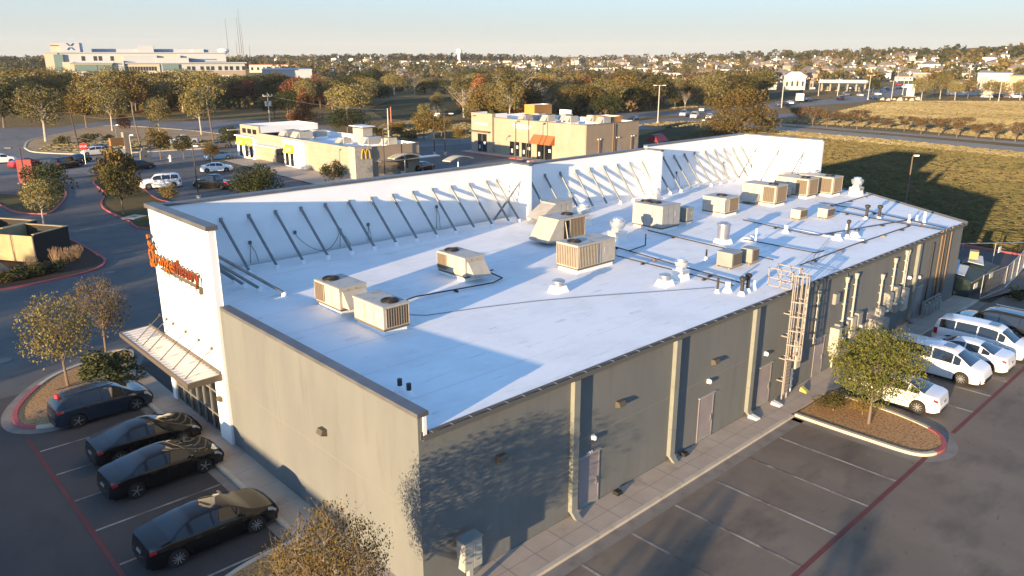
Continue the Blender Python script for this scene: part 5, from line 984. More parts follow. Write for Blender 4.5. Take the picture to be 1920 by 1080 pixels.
def proto(kind, var=0):
    key = (kind, var)
    if key not in PROTO:
        nm, sh, kl, n, lf, nc, h0, bark, ex = SPEC[kind]; t = make_tree(nm, hash_(kind)+var*17, sh, kl, n, lf, nc, h0, .02, bark, ex, cat='shrub' if 'shrub' in nm else 'tree'); PROTO[key] = [t, False]
    return PROTO[key]
def hash_(s): return sum(ord(c)*(i+3) for i, c in enumerate(s)) % 997
def place_tree(kind, var, p, h, wf=1.0, label='', group=None, rz=0.0):
    e = proto(kind, var); t = e[0]
    if e[1]: t = dup(t, p, rz)
    else: e[1] = True; t.location = p; t.rotation_euler = (0, 0, rz)
    t.scale = (h*wf, h*wf, h); t['label'] = label
    if group: t['group'] = group
    elif 'group' in t.keys(): del t['group']
    return t
def T(kind, px, py, top, label, wf=1.0, var=0, group=None, near=False):
    p = G(px, py); h = Zat(p, top)-p.z; return place_tree(kind, var, p, h, wf, label, group, rz=(px*7.3+py) % 6.28)
# --- large near trees, built in full detail
def near_tree(name, label, p, h, wf, seed, shape, kleaf, n, leaf, nc, h0, r0, bark, extra, cat='tree', thin=.35):
    t = make_tree(name, seed, shape, kleaf, n, leaf, nc, h0, r0, bark, extra, label, cat, thin=thin); t.location = p; t.scale = (h*wf, h*wf, h); return t
FT = Vector((-4.2, -1.5, .1))
near_tree('young_live_oak', 'bushy young green tree on the mulch island beside the white cars', (23.1, -4.55, .1), 5.1, .72, 5, 'wide', 'leaf_live', 19000, .022, 60, .22, .022, 'trunk_bark', 6)
near_tree('crape_myrtle', 'half bare brown leaved tree in front of the near corner of the building', FT, 6.1, .64, 11, 'round', 'leaf_elm', 12500, .0155, 80, .10, .012, 'twig', 12, thin=.4)
near_tree('cedar_elm', 'golden leaved young tree on the bed left of the entrance, nearer the street kerb', (-3.75, 26.7, .1), 5.3, .88, 21, 'round', 'leaf_gold', 3600, .026, 44, .26, .016, 'trunk_bark', 7)
near_tree('cedar_elm', 'sparser golden tree behind the first one on the bed left of the entrance', (-.9, 29.9, .1), 5.0, .85, 22, 'round', 'leaf_elm', 2600, .024, 44, .30, .016, 'trunk_bark', 9)
near_tree('rosemary_shrub', 'dense green spiky shrub between the two golden trees', (-2.1, 25.6, .1), 1.75, 1.5, 31, 'shrub', 'leaf_sage', 6500, .075, 26, .1, .02, 'twig', 0, 'shrub')
near_tree('green_shrub', 'low green shrub on the mulch island left of the young tree', (23.3, -2.7, .1), 1.1, 1.3, 32, 'shrub', 'leaf_olive', 2600, .06, 18, .1, .02, 'twig', 6, 'shrub')
near_tree('brown_shrub', 'low brownish shrub on the mulch island at the foot of the young tree', (23.9, -3.9, .1), .85, 1.4, 33, 'shrub', 'leaf_elm', 1800, .06, 16, .1, .02, 'twig', 8, 'shrub')
near_tree('red_oak', 'orange leaved tree cut off by the right photo edge', (56.8, -6.0, 0), 4.6, 1.0, 34, 'round', 'leaf_gold', 5200, .028, 40, .1, .016, 'trunk_bark', 3)
# off to the left, outside the photo: trees whose long shadows reach the car park and the back wall
for i, (x, y, h, kd) in enumerate([(-24, -11.2, 4.4, 'elm'), (-20.5, -12.0, 3.4, 'elm'), (-33, -18.2, 5.6, 'elm'), (-30, -21.5, 4.6, 'bare'), (-31, 31, 8, 'oak'), (-42, 38, 8, 'elm'), (-52, 24, 8, 'oak'), (-62, 44, 9, 'oak'), (-75, 33, 9, 'elm'), (-60, 62, 9, 'oak'), (-38, 62, 8, 'olive'), (-48, 74, 9, 'oak'), (-80, 84, 9, 'elm'), (-40, 88, 8, 'oak'), (-60, 105, 9, 'oak')]):
    place_tree(kd, i % 2, (x, y, 0), h, 1.0, 'tree standing outside the photo to the left of the car park', 'trees outside the photo on the left', i*1.3)
m = MB(); m.box(-78, -8, 0, -58, 9.5, 7.2, 'tan_wall'); m.box(-78.2, -8.2, 7.2, -57.8, 9.7, 7.6, 'trim_dark')
OB = thing('neighbour_building', 'plain tan building outside the photo to the left', 'building'); m.build('wall', OB)  # unseen building, added and sized to throw shade over the front lot
# --- left middle distance
tl_ = [('olive', 232, 402, 305, 'small dark tree on the grass strip by the driveway', .9), ('tshrub', 225, 352, 266, 'tall brownish bush at the lot entrance', .75), ('olive', 238, 345, 282, 'yellow green bush behind the tall brownish one', .9), ('shrub', 200, 330, 300, 'low bush left of the tall brownish one', 1.4),
 ('tshrub', 318, 372, 343, 'round orange bush right above the white wall corner', 1.2), ('oak', 483, 392, 302, 'round green tree in front of the restaurant, left one', .92), ('oak', 625, 352, 296, 'dark round tree in front of the restaurant, right one', .75),
 ('oak', 92, 392, 305, 'dark green tree behind the red board', .95), ('gold', 82, 420, 335, 'bright yellow green tree behind the dumpster enclosure', .95),
 ('gold', 86, 266, 158, 'big golden brown tree on the corner verge', 1.15), ('elm', 163, 240, 165, 'golden tree behind the dark pole on the verge', 1.2), ('gold', 211, 246, 160, 'golden tree third along the verge', 1.1), ('gold', 300, 252, 182, 'pale gold tree between the two leaning poles', .95), ('gold', 378, 253, 156, 'tall gold tree with a white trunk left of the restaurant', .85),
 ('elm', 302, 300, 235, 'yellow brown small tree by the street, left of the street lamp', .9), ('bare', 285, 303, 250, 'many stemmed bare bush beside the yellow brown tree', .9), ('olive', 345, 298, 252, 'olive small tree by the street behind the silver pickup', .95), ('elm', 398, 308, 264, 'yellowish small tree by the lot kerb', .9), ('oak', 432, 277, 236, 'dark tree touching the left corner of the restaurant', 1.0),
 ('shrub', 118, 270, 253, 'low green shrub on the verge left of the pole', 1.6), ('shrub', 170, 266, 248, 'round green shrub on the verge right of the pole', 1.9), ('tshrub', 205, 262, 250, 'dark brownish shrub on the verge', 1.6),
 ('red', 235, 255, 215, 'dark red tree low behind the verge', .9), ('red', 22, 205, 152, 'dark red tree at the left photo edge', 1.1), ('oak', 8, 240, 155, 'dark tree mass at the left photo edge', 1.3), ('rust', 572, 234, 163, 'rust coloured cone shaped tree behind the restaurant', 1.25), ('gold', 574, 205, 145, 'golden topped tree just behind the rust coloured one', 1.0),
 ('gold', 652, 232, 155, 'tall golden tree right of the rust coloured one', 1.45), ('oak', 652, 250, 203, 'broad dark green tree behind the restaurant roof', 1.7), ('shrub', 708, 256, 236, 'round bush on the bare bank', 1.6), ('tshrub', 770, 262, 240, 'low brown shrub by the far street', 1.8), ('elm', 745, 262, 224, 'small brown tree beside the twin poles', 1.1),
 ('elm', 795, 262, 205, 'brown small tree between the lamp posts', 1.2), ('elm', 828, 262, 216, 'yellowish tree right of the lamp posts', 1.2), ('elm', 862, 268, 238, 'yellow small tree left of the second shop building', 1.1), ('gold', 795, 238, 192, 'yellow green slim tree beyond the far street', .8), ('bare', 820, 240, 196, 'bare tree beyond the far street', 1.0), ('gold', 822, 214, 172, 'yellow tree at the head of the lawn', .9),
 ('oak', 697, 196, 160, 'dark oak at the left end of the lawn', 1.2), ('oak', 715, 192, 158, 'second dark oak at the left end of the lawn', 1.2), ('oak', 540, 215, 168, 'dark tree left of the rust coloured one', 1.1), ('oak', 515, 222, 172, 'dark tree behind the utility pole', 1.1), ('bare', 625, 220, 175, 'bare tree beside the tall golden one', .8),
 ('oak', 448, 190, 155, 'dark green tree in front of the right end of the hospital', 1.2), ('red', 505, 185, 150, 'dark red tree right of the hospital', 1.2), ('red', 610, 185, 150, 'red brown tree near the tan warehouse wall', 1.1), ('gold', 955, 235, 150, 'bright yellow tree above the second shop building', .9), ('gold', 925, 230, 152, 'yellow green tree left of the yellow tower', .95),
 ('oak', 1135, 228, 172, 'dark green tree behind the end of the second shop building', .95), ('bare', 1284, 205, 168, 'pale bare tree at the edge of the main road', .9), ('olive', 1265, 205, 172, 'olive tree beside the main road', 1.1), ('bigoak', 1388, 252, 165, 'very big spreading brown oak beside the main road', 1.12), ('bare', 1105, 300, 255, 'leafless small tree in front of the second shop building', .9),
 ('olive', 1335, 215, 175, 'olive tree behind the big brown oak', 1.1), ('oak', 1636, 175, 146, 'round dark tree between the fuel canopy and the road', .95), ('shrub', 1655, 187, 181, 'low bush by the rocks at the field edge', 2.0), ('shrub', 1678, 186, 179, 'second low bush by the rocks at the field edge', 2.0),
 ('gold', 1727, 189, 143, 'golden tree right of the white pylon sign', 1.1), ('gold', 1762, 186, 138, 'golden tree second from the white pylon sign', .95), ('gold', 1790, 188, 148, 'golden tree third from the white pylon sign', 1.1), ('elm', 1814, 185, 146, 'brownish tree fourth from the white pylon sign', 1.1), ('gold', 1856, 188, 148, 'golden tree in front of the pale building at the right', 1.0), ('gold', 1873, 186, 150, 'golden tree in front of the orange wall', 1.1), ('gold', 1912, 188, 148, 'golden tree at the right photo edge', 1.1), ('elm', 1752, 178, 128, 'orange brown tree behind the golden row', 1.0),
 ('olive', 1805, 120, 0, '', 1)]
for a in tl_[:-1]: T(a[0], a[1], a[2], a[3], a[4], a[5], var=int(a[1]) % 2)
for i, (x, y) in enumerate([(1497, 234), (1523, 237), (1550, 239), (1580, 240), (1606, 243), (1635, 243), (1662, 244), (1695, 247), (1726, 252), (1760, 254), (1793, 258), (1830, 261), (1863, 263), (1903, 266)]):
    nm = ['first', 'second', 'third', 'fourth', 'fifth', 'sixth', 'seventh', 'eighth', 'ninth', 'tenth', 'eleventh', 'twelfth', 'thirteenth', 'last'][i]
    T('myrtle', x, y, y-1.35*[28, 28, 26, 25, 28, 22, 16, 22, 26, 27, 30, 24, 27, 28][i], nm+' small brown leafless tree of the row along the field road, counted from the left', 1.35, i % 3, 'row of small trees along the field road')
# --- the wooded belt and the treed suburbs: individual trees nearer by, the rest as one mass
rnd = random.Random(4)
def inpoly(x, y, p):
    c = False; n = len(p)
    for i in range(n):
        a, b = p[i], p[i-1]
        if (a[1] > y) != (b[1] > y) and x < (b[0]-a[0])*(y-a[1])/(b[1]-a[1])+a[0]: c = not c
    return c
belt = [([(0, 214), (0, 176), (60, 170), (110, 176), (160, 186), (250, 190), (330, 190), (420, 194), (420, 210), (250, 216), (120, 216)], 72, ['gold', 'elm', 'gold', 'oak', 'olive', 'elm'], 11.0, 'trees massed in front of the hospital', 'tree among the golden and dark ones massed below the hospital'),
        ([(430, 206), (420, 186), (480, 172), (640, 168), (690, 175), (690, 200), (640, 204)], 34, ['oak', 'oak', 'olive', 'red', 'elm', 'gold', 'rust'], 9.0, 'dark trees behind the restaurant', 'dark tree of the grove behind the restaurant'),
        ([(690, 180), (700, 158), (900, 158), (1050, 165), (1180, 172), (1300, 178), (1440, 176), (1440, 196), (1290, 200), (1190, 212), (1060, 222), (900, 236), (850, 215), (860, 190), (760, 178)], 112, ['elm', 'elm', 'bare', 'olive', 'gold', 'oak', 'bare', 'elm', 'olive', 'gold', 'rust'], 9.5, 'brown woods along the creek', 'brownish tree of the woods along the creek behind the shops')]
for poly, n, kds, hh, grp, lb in belt:
    xs_ = [p[0] for p in poly]; ys_ = [p[1] for p in poly]; got = []; tries = 0
    while len(got) < n and tries < 20000:
        tries += 1; x, y = rnd.uniform(min(xs_), max(xs_)), rnd.uniform(min(ys_), max(ys_))
        if not inpoly(x, y, poly) or any(abs(x-a) < 9 and abs(y-b) < 3.5 for a, b in got): continue
        got.append((x, y)); kd = rnd.choice(kds)
        place_tree(kd, rnd.randint(0, 2), G(x, y), hh*rnd.uniform(.6, 1.25), rnd.uniform(1.15, 1.75), lb, grp, rnd.uniform(0, 6))
# far trees as one mass
def mass(name, polys, n, hh, mats_, quads, seed, leafs=1.5):
    r = random.Random(seed); v = []; f = []; mi = []
    for _ in range(n):
        poly = r.choice(polys); xs_ = [p[0] for p in poly]; ys_ = [p[1] for p in poly]
        for _t in range(50):
            x, y = r.uniform(min(xs_), max(xs_)), r.uniform(min(ys_), max(ys_))
            if inpoly(x, y, poly): break
        g = G(x, y); h = hh*r.uniform(.6, 1.25); w_ = h*r.uniform(.42, .75); mk = r.randrange(len(mats_))
        for _q in range(quads):
            th, z = r.uniform(0, 2*PI), r.uniform(-.9, 1); rr = math.sqrt(max(0, 1-z*z))*r.uniform(.6, 1.05); c = Vector((g.x+rr*w_*math.cos(th), g.y+rr*w_*math.sin(th), g.z+h*(.55+.42*z)))
            u = Vector((r.gauss(0, 1), r.gauss(0, 1), r.gauss(0, 1))).normalized(); k_ = u.orthogonal().normalized(); l = leafs*r.uniform(.6, 1.4); o = len(v)
            v += [tuple(c-u*l*.6), tuple(c+k_*l*.45), tuple(c+u*l*.6), tuple(c-k_*l*.45)]; f.append((o, o+1, o+2, o+3)); mi.append(mk)
    me = bpy.data.meshes.new(name); me.from_pydata(v, [], f); [me.materials.append(M[k]) for k in mats_]; me.polygons.foreach_set('material_index', mi)
    o = bpy.data.objects.new(name, me); C.objects.link(o); return tag(o, None, None, None, 'stuff')
o = mass('far_woods', [[(560, 160), (560, 135), (760, 138), (960, 143), (1440, 150), (1440, 178), (1180, 172), (1050, 166), (900, 160), (700, 158)], [(0, 178), (0, 138), (110, 142), (110, 178)]], 620, 8.0, ['leaf_elm', 'leaf_olive', 'leaf_oak', 'leaf_twiggy'], 60, 8, 1.3); tag(o, 'brown and green woods filling the middle distance behind the shops', 'woods')
o = mass('undergrowth', [belt[0][0], belt[1][0], belt[2][0], belt[2][0], [(560, 175), (700, 176), (700, 150), (560, 150)]], 620, 3.6, ['leaf_elm', 'leaf_twiggy', 'leaf_olive', 'leaf_oak'], 46, 18, 1.1); tag(o, 'brown scrub filling the ground between the trees behind the shops', 'scrub')
o = mass('suburb_trees', [[(480, 138), (480, 118), (700, 122), (960, 126), (960, 142)], [(960, 148), (960, 116), (1440, 112), (1920, 106), (1920, 160), (1700, 150), (1640, 156), (1440, 158)]], 1050, 6.6, ['leaf_oak', 'leaf_olive', 'leaf_elm', 'leaf_elm', 'leaf_oak'], 34, 9, 1.9); tag(o, 'green and brown trees scattered between the far houses', 'trees')
o = mass('ridge_trees', [[(480, 115), (480, 111.5), (960, 112), (960, 114)], [(960, 122), (960, 111), (1440, 104), (1920, 98), (1920, 116), (1440, 118)], [(0, 140), (0, 113), (480, 113), (480, 130)]], 1000, 9, ['leaf_oak', 'leaf_elm', 'leaf_olive'], 20, 10, 3.6); tag(o, 'dark tree line along the far ridge on the horizon', 'trees')

# ---------------------------------------------------------------- standing dry grass
def grass(name, polys, n, w_, h, k, seed, label):
    r = random.Random(seed); v = []; f = []
    areas = []
    for p in polys: areas.append(abs(sum(p[i-1][0]*p[i][1]-p[i][0]*p[i-1][1] for i in range(len(p))))/2)
    for p, ar in zip(polys, areas):
        x0, x1 = min(a[0] for a in p), max(a[0] for a in p); y0, y1 = min(a[1] for a in p), max(a[1] for a in p); c = int(n*ar/sum(areas)); got_ = 0
        while got_ < c:
            x, y = r.uniform(x0, x1), r.uniform(y0, y1)
            if not inpoly(x, y, p): continue
            got_ += 1; a = r.uniform(0, PI); dx, dy = math.cos(a)*w_*r.uniform(.3, .6), math.sin(a)*w_*r.uniform(.3, .6); z = H(x, y); hh = h*r.uniform(.5, 1.2); lx, ly = r.gauss(0, .3)*hh, r.gauss(0, .3)*hh; o = len(v)
            v += [(x-dx, y-dy, z), (x+dx, y+dy, z), (x+dx*.8+lx, y+dy*.8+ly, z+hh), (x-dx*.8+lx, y-dy*.8+ly, z+hh*r.uniform(.6, 1))]; f.append((o, o+1, o+2, o+3))
    me = bpy.data.meshes.new(name); me.from_pydata(v, [], f); me.materials.append(M[k]); o = bpy.data.objects.new(name, me); C.objects.link(o); return tag(o, label, 'grass', None, 'stuff')
grass('dry_grass', [PX([(1462, 231), (1500, 222), (1560, 213), (1640, 194), (1700, 190.5), (1925, 190.5), (1925, 262), (1830, 256), (1700, 242), (1560, 234)])], 42000, 1.5, .34, 'grass_field', 1, 'dry golden grass of the field beyond the field road')
grass('mown_grass_blades', [[(67.2, -16), (67.2, 30), (75, 50), (95, 64), (125, 80), (150, 88), (163, 84), (160.5, 66), (158, 47), (155, 31), (151, 12), (145, -14), (120, -30)]], 60000, .8, .14, 'grass_mown', 2, 'short brown green grass of the lawn right of the building')
grass('dry_grass', [[(160.5, 90), (160.8, 66), (158.2, 47), (155.2, 31), (151.2, 12), (146, -10), (139, -12), (143, 12), (147, 31), (150, 47), (152, 66), (152, 86)]], 7000, 1.2, .26, 'grass_field', 3, 'golden grass strip along the near edge of the field road')
grass('dry_grass', [PX([(70, 283), (150, 287), (240, 285), (330, 280), (420, 274), (420, 264), (300, 262), (200, 264), (90, 272)]), PX([(812, 260), (828, 242), (870, 230), (902, 242), (938, 256), (880, 260)]), PX([(695, 250), (722, 234), (798, 224), (828, 233), (800, 256), (740, 260)])], 9000, 1.0, .22, 'grass_field', 4, 'dry grass on the verge and banks beyond the restaurants')
grass('dry_grass', [PX([(1196, 236), (1240, 230), (1330, 228), (1395, 236), (1330, 232), (1250, 240)]), PX([(900, 232), (1000, 225), (1180, 206), (1300, 202), (1330, 197), (1440, 186), (1440, 180), (1300, 190), (1180, 200), (1000, 218), (900, 226)])], 9000, 1.2, .3, 'grass_field', 5, 'dry grass along both sides of the main road')

# ================================================================ HOUSES OF THE SUBURB
HP_ = []
def make_house(style, wk, rk):
    t = thing('house', '', 'house'); w_, d, h = [(13, 10, 3.0), (11, 9, 5.4), (15, 11, 3.2), (10, 12, 5.2)][style]
    m = MB(); m.box(-w_/2, -d/2, -1.5, w_/2, d/2, h, wk); m.build('wall', t)
    m = MB(); e = .5; rh = 2.9
    if style in (0, 3):
        r = min(w_, d)*.5-.2; a = (w_/2+e, d/2+e); k0 = (w_-d)/2 if w_ > d else 0; k1 = (d-w_)/2 if d > w_ else 0
        v = [(-a[0], -a[1], h), (a[0], -a[1], h), (a[0], a[1], h), (-a[0], a[1], h), (-k0-.01, -k1-.01, h+rh), (k0+.01, -k1-.01, h+rh), (k0+.01, k1+.01, h+rh), (-k0-.01, k1+.01, h+rh)]; m.hexa(v, rk)
    else:
        v = [(-w_/2-e, -d/2-e, h), (w_/2+e, -d/2-e, h), (w_/2+e, d/2+e, h), (-w_/2-e, d/2+e, h), (-w_/2+2, -.02, h+rh), (w_/2-2, -.02, h+rh), (w_/2-2, .02, h+rh), (-w_/2+2, .02, h+rh)]; m.hexa(v, rk)
        v = [(-w_/2-.3, -d/2-2.6, h*.75), (-w_/2+5, -d/2-2.6, h*.75), (-w_/2+5, 0, h*.75), (-w_/2-.3, 0, h*.75), (-w_/2+2.2, -d/2-2.4, h*.75+2.3), (-w_/2+2.4, -d/2-2.4, h*.75+2.3), (-w_/2+2.4, 0, h*.75+2.3), (-w_/2+2.2, 0, h*.75+2.3)]; m.hexa(v, rk)
    m.build('roof', t)
    if style in (1, 2): m = MB(); m.box(-w_/2, -d/2-2.3, -1.5, -w_/2+4.7, -d/2, h*.75, wk); m.build('garage', t)
    m = MB(); m.box(w_*.28, d*.18, h, w_*.28+1.0, d*.18+1.2, h+rh+.9, 'house_white' if wk != 'house_brick' else 'house_cream'); m.build('chimney', t)
    for i in range(3):
        m = MB(); x = -w_/2+1.6+(w_-4)/2*i; m.box(x, -d/2-.04, .9, x+1.2, -d/2, 2.2, 'win_dark'); m.build('window', t)
    for i in range(2): m = MB(); y = -d/2+2+3.6*i; m.box(-w_/2-.04, y, .9, -w_/2, y+1.2, 2.2, 'win_dark'); m.build('window', t)
    return t
HK = [(0, 'house_cream', 'roof_shingle'), (1, 'house_brick', 'roof_shingle'), (2, 'house_cream', 'roof_shingle_pale'), (3, 'house_white', 'roof_shingle'), (0, 'house_brick', 'roof_shingle_pale'), (1, 'house_cream', 'roof_shingle_pale')]
hp = [[make_house(*k), False] for k in HK]
def house(i, p, rz, s=1.0, label='', group=None):
    e = hp[i % 6]; t = e[0]
    if e[1]: t = dup(t, p, rz)
    else: e[1] = True; t.location = p; t.rotation_euler = (0, 0, rz)
    t.scale = (s, s, s); t['label'] = label
    if group: t['group'] = group
    elif 'group' in t.keys(): del t['group']
    return t
r = random.Random(77); got = []; n = 0; tries = 0
zones = [([(960, 150), (960, 122), (1440, 122), (1440, 150)], 60), ([(1440, 154), (1440, 112), (1640, 112), (1640, 150)], 34), ([(1640, 152), (1640, 108), (1920, 105), (1920, 152)], 52), ([(1060, 122), (1060, 114), (1440, 112), (1440, 122)], 26), ([(640, 148), (600, 128), (960, 128), (960, 145)], 26), ([(480, 116), (480, 113), (760, 113), (760, 118)], 10), ([(0, 138), (0, 118), (100, 118), (100, 138)], 6)]
for z, cnt in zones:
    k = 0; tries = 0
    while k < cnt and tries < 4000:
        tries += 1; x, y = r.uniform(min(p[0] for p in z), max(p[0] for p in z)), r.uniform(min(p[1] for p in z), max(p[1] for p in z))
        if not inpoly(x, y, z): continue
        g = G(x, y)
        if any((g.x-a)**2+(g.y-b)**2 < 21**2 for a, b in got): continue
        got.append((g.x, g.y)); k += 1; n += 1
        house(r.randrange(6), g, YAW+PI/2+PI+r.choice([0, .5, -.4, 1.57, .2, -.2]), r.uniform(.75, 1.0), 'cream or brick suburban house with brown hipped roof among the far trees', 'houses scattered over the far suburb')
# ================================================================ OTHER BUILDINGS AND STREET FURNITURE
FC = [1]
def frame(px, py):
    """origin on the ground seen at (px,py), heading so that local +x runs right and +y runs away; metres per photo pixel there"""
    g = G(px, py); d = Vector((g.x-CX, g.y-CY)); depth = d.x*math.cos(YAW)+d.y*math.sin(YAW); a = math.atan2(d.y, d.x); c = depth/d.length; FC[0] = 1/c; return g, a-PI/2, depth*c/FPX
def small_rtu(label, loc, w_, d, h, k='rtu_grey', group=None, rz=0):
    t = thing('rooftop_unit', label, 'air conditioner', loc, rz, group); m = MB(); m.box(-.1, -.1, 0, w_+.1, d+.1, .3, 'white_paint'); m.build('curb', t)
    m = MB(); m.box(0, 0, .3, w_, d, .3+h, k); m.hexa([(-.8, .1, .4), (0, .1, .4), (0, d-.1, .4), (-.8, d-.1, .4), (-.1, .1, .2+h), (0, .1, .2+h), (0, d-.1, .2+h), (-.1, d-.1, .2+h)], k); m.build('cabinet', t)
    m = MB(); m.lathe((w_*.6, d*.5, .3+h), [(.35, 0), (.35, .06)], 'black', 14); m.build('fan', t); return t
# restaurant with yellow banners
R = thing('restaurant', 'tan fast food restaurant with yellow window banners and a golden arch on grey stone', 'building', (46.8, 78.5, 0))
W, DD, HH = 11.2, 37.5, 4.5
m = MB()
m.box(0, 0, 0, W, .3, HH, 'tan_wall'); m.box(0, .3, 0, .3, DD, HH, 'cream_wall'); m.box(W-.3, .3, 0, W, DD, HH, 'cream_wall'); m.box(.3, DD-.3, 0, W-.3, DD, HH, 'cream_wall')
m.box(.02, 30.2, HH+.002, .3, DD, 5.6, 'cream_wall'); m.box(.3, 30.2, HH+.002, W-.3, 30.5, 5.6, 'white_wall'); m.box(W-.3, 30.2, HH+.002, W, DD, 5.6, 'white_wall'); m.box(.3, DD-.3, HH+.002, W-.3, DD, 5.6, 'white_wall')
for z in (1.2, 2.4, 3.6): m.box(-.012, 2.0, z, 0, 30, z+.05, 'tan_wall')
m.build('wall', R)
m = MB(); m.box(.3, .3, 3.6, W-.3, 30.2, 3.7, 'white_roof2'); m.box(.3, 30.5, 4.4, W-.3, DD-.3, 4.9, 'white_roof2'); m.box(.301, .301, 3.7, .32, 30.19, HH-.01, 'white_wall'); m.box(.33, .301, 3.7, W-.31, .32, HH-.01, 'white_wall'); m.box(W-.32, .33, 3.7, W-.301, 30.1, HH-.01, 'white_wall'); m.build('roof', R)
m = MB(); m.box(-.25, -.25, 0, 2.6, 1.4, HH+.15, 'brick_stone'); m.build('stone_corner', R)
def arch_m(mb, T_, w_, h, r, k):
    for s in (-1, 1):
        pts = [T_(s*w_*.25+math.cos(t)*w_*.25*(-1), h*(math.sin(t)**.8)) for t in [PI*i/12 for i in range(13)]]; mb.poly(pts, r, k)
m = MB(); arch_m(m, lambda a, z: (1.5+a, -.33, 2.9+z), 1.4, 1.35, .08, 'yellow_m'); m.build('golden_arch', R)
m = MB(); arch_m(m, lambda a, z: (-.48, 15.2+a, 2.2+z), 1.4, 1.3, .09, 'arch_blue'); m.build('blue_arch', R)
m = MB(); m.box(-.6, 13.8, 0, -.0, 20.6, 4.2, 'white_wall'); m.box(-.7, 13.6, 4.2, .0, 20.8, 4.32, 'white_roof2'); m.build('entry_bay', R)
m = MB(); m.box(-.8, 30.6, 0, -.0, DD, 3.7, 'white_wall'); m.box(-1.1, 30.4, 3.7, 0, DD+.3, 3.85, 'white_roof2'); m.build('front_bay', R)
for y0, x in ((17.2, -.64), (31.2, -.84), (34.3, -.84)):
    m = MB(); m.hexa([(x-.5, y0, 2.3), (x, y0, 2.3), (x, y0+2.7, 2.3), (x-.5, y0+2.7, 2.3), (x-.05, y0, 3.6), (x, y0, 3.6), (x, y0+2.7, 3.6), (x-.05, y0+2.7, 3.6)], 'yellow_banner'); bn = m.build('banner', R)
    m = MB()
    for i in range(4): m.hexa([(x-.47, y0+.4+.5*i, 2.5), (x-.45, y0+.4+.5*i, 2.5), (x-.45, y0+.55+.5*i, 2.5), (x-.47, y0+.55+.5*i, 2.5), (x-.26, y0+.4+.5*i, 3.1), (x-.24, y0+.4+.5*i, 3.1), (x-.24, y0+.55+.5*i, 3.1), (x-.26, y0+.55+.5*i, 3.1)], 'sign_board')
    m.build('marking', bn)
for y0, y1, z0, z1, x in ((17.4, 18.4, .2, 2.3, -.61), (19.0, 20.0, .2, 2.3, -.61), (21.8, 24.4, .2, 2.6, -.01), (31.5, 32.5, .3, 2.3, -.81), (33.3, 34.4, .3, 2.3, -.81), (35.5, 36.6, .3, 2.3, -.81), (31.2, 32.6, 4.2, 5.0, .0), (33.2, 34.6, 4.2, 5.0, .0), (35.2, 36.6, 4.2, 5.0, .0)):
    m = MB(); m.box(x-.03, y0, z0, x, y1, z1, 'glass_dark'); m.build('window', R)
m = MB(); m.box(-1.6, 21.2, 2.75, 0, 30.2, 2.85, 'white_wall'); m.build('awning', R)
m = MB(); m.box(-2.2, DD, 4.6, 1.5, DD+.5, 4.75, 'cream_wall'); m.build('blade', R)
m = MB(); m.box(3.5, -1.3, 2.3, W+3, -.05, 2.45, 'galv'); m.box(7, -.9, 1.0, 8.4, -.02, 2.2, 'win_dark'); m.build('drive_through_canopy', R)
m = MB(); m.box(W-2.2, 12, 3.7, W-.4, 15, 5.9, 'brick_stone'); m.build('stone_tower', R)
m = MB(); m.box(W-2.6, 11.5, 6.15, W-.1, 15.5, 6.25, 'white_roof2'); [m.box(xx, yy, 5.9, xx+.1, yy+.1, 6.15, 'galv') for xx in (W-2.1, W-.6) for yy in (12.1, 14.8)]; m.build('tower_cap', R)
for i, (x, y, w_, d, h) in enumerate([(2.0, 24, 2.4, 2.2, 1.2), (2.2, 20.2, 2.4, 2.2, 1.2), (6.5, 22.5, 2, 2, 1.1), (4.5, 10.5, 1.4, 1.6, .8), (6.4, 6.5, 2.4, 2, 1.1), (8.4, 4.0, 1.6, 1.5, 1)]):
    small_rtu(['large pale hooded unit, frontmost on the restaurant roof', 'second large pale hooded unit on the restaurant roof', 'grey unit at the far side of the restaurant roof', 'small beige unit near the restaurant eave', 'beige hooded unit toward the back of the restaurant roof', 'rearmost pale unit on the restaurant roof'][i], (46.8+x, 78.5+y, 3.7), w_, d, h, 'rtu_beige' if i % 2 else 'rtu_grey', 'rooftop units on the restaurant')
for i, (x, y) in enumerate([(7.5, 9.5), (8.8, 9.0)]): o = upblast(['shiny exhaust fan on the restaurant roof, left', 'shiny exhaust fan on the restaurant roof, right'][i], 0, 0, 1.0, .4)
fans_ = [o for o in C.objects if o.name.startswith('exhaust_fan') and not o.parent][-2:]
for o, (x, y) in zip(fans_, [(7.2, 9.5), (8.6, 8.7)]): o.location = (46.8+x, 78.5+y, 3.7); o['group'] = 'exhaust fans on the restaurant roof'
m = MB(); m.sheet([(40, 76), (46.8, 76), (46.8, 112), (41.5, 112)], .09, 'sidewalk'); m.box(40, 75.9, 0, 46.6, 76.05, .1, 'kerb'); struct(m, 'sidewalk')
# drive-through furniture
p = at(760, 328); MN = thing('menu_canopy', 'pale green curved canopy over the order point behind the restaurant', 'canopy', (p.x, p.y, 0), .1); m = MB(); [m.hexa([(-2.6+.65*i, -.8, 2.6+.5*math.sin(PI*i/8)), (-1.95+.65*i, -.8, 2.6+.5*math.sin(PI*(i+1)/8)), (-1.95+.65*i, .8, 2.6+.5*math.sin(PI*(i+1)/8)), (-2.6+.65*i, .8, 2.6+.5*math.sin(PI*i/8)), (-2.6+.65*i, -.8, 2.75+.5*math.sin(PI*i/8)), (-1.95+.65*i, -.8, 2.75+.5*math.sin(PI*(i+1)/8)), (-1.95+.65*i, .8, 2.75+.5*math.sin(PI*(i+1)/8)), (-2.6+.65*i, .8, 2.75+.5*math.sin(PI*i/8))], 'hosp_cream') for i in range(8)]; m.build('roof', MN); m = MB(); m.tube((0, 0, 0), (0, 0, 2.9), .12, 'galv'); m.build('post', MN)
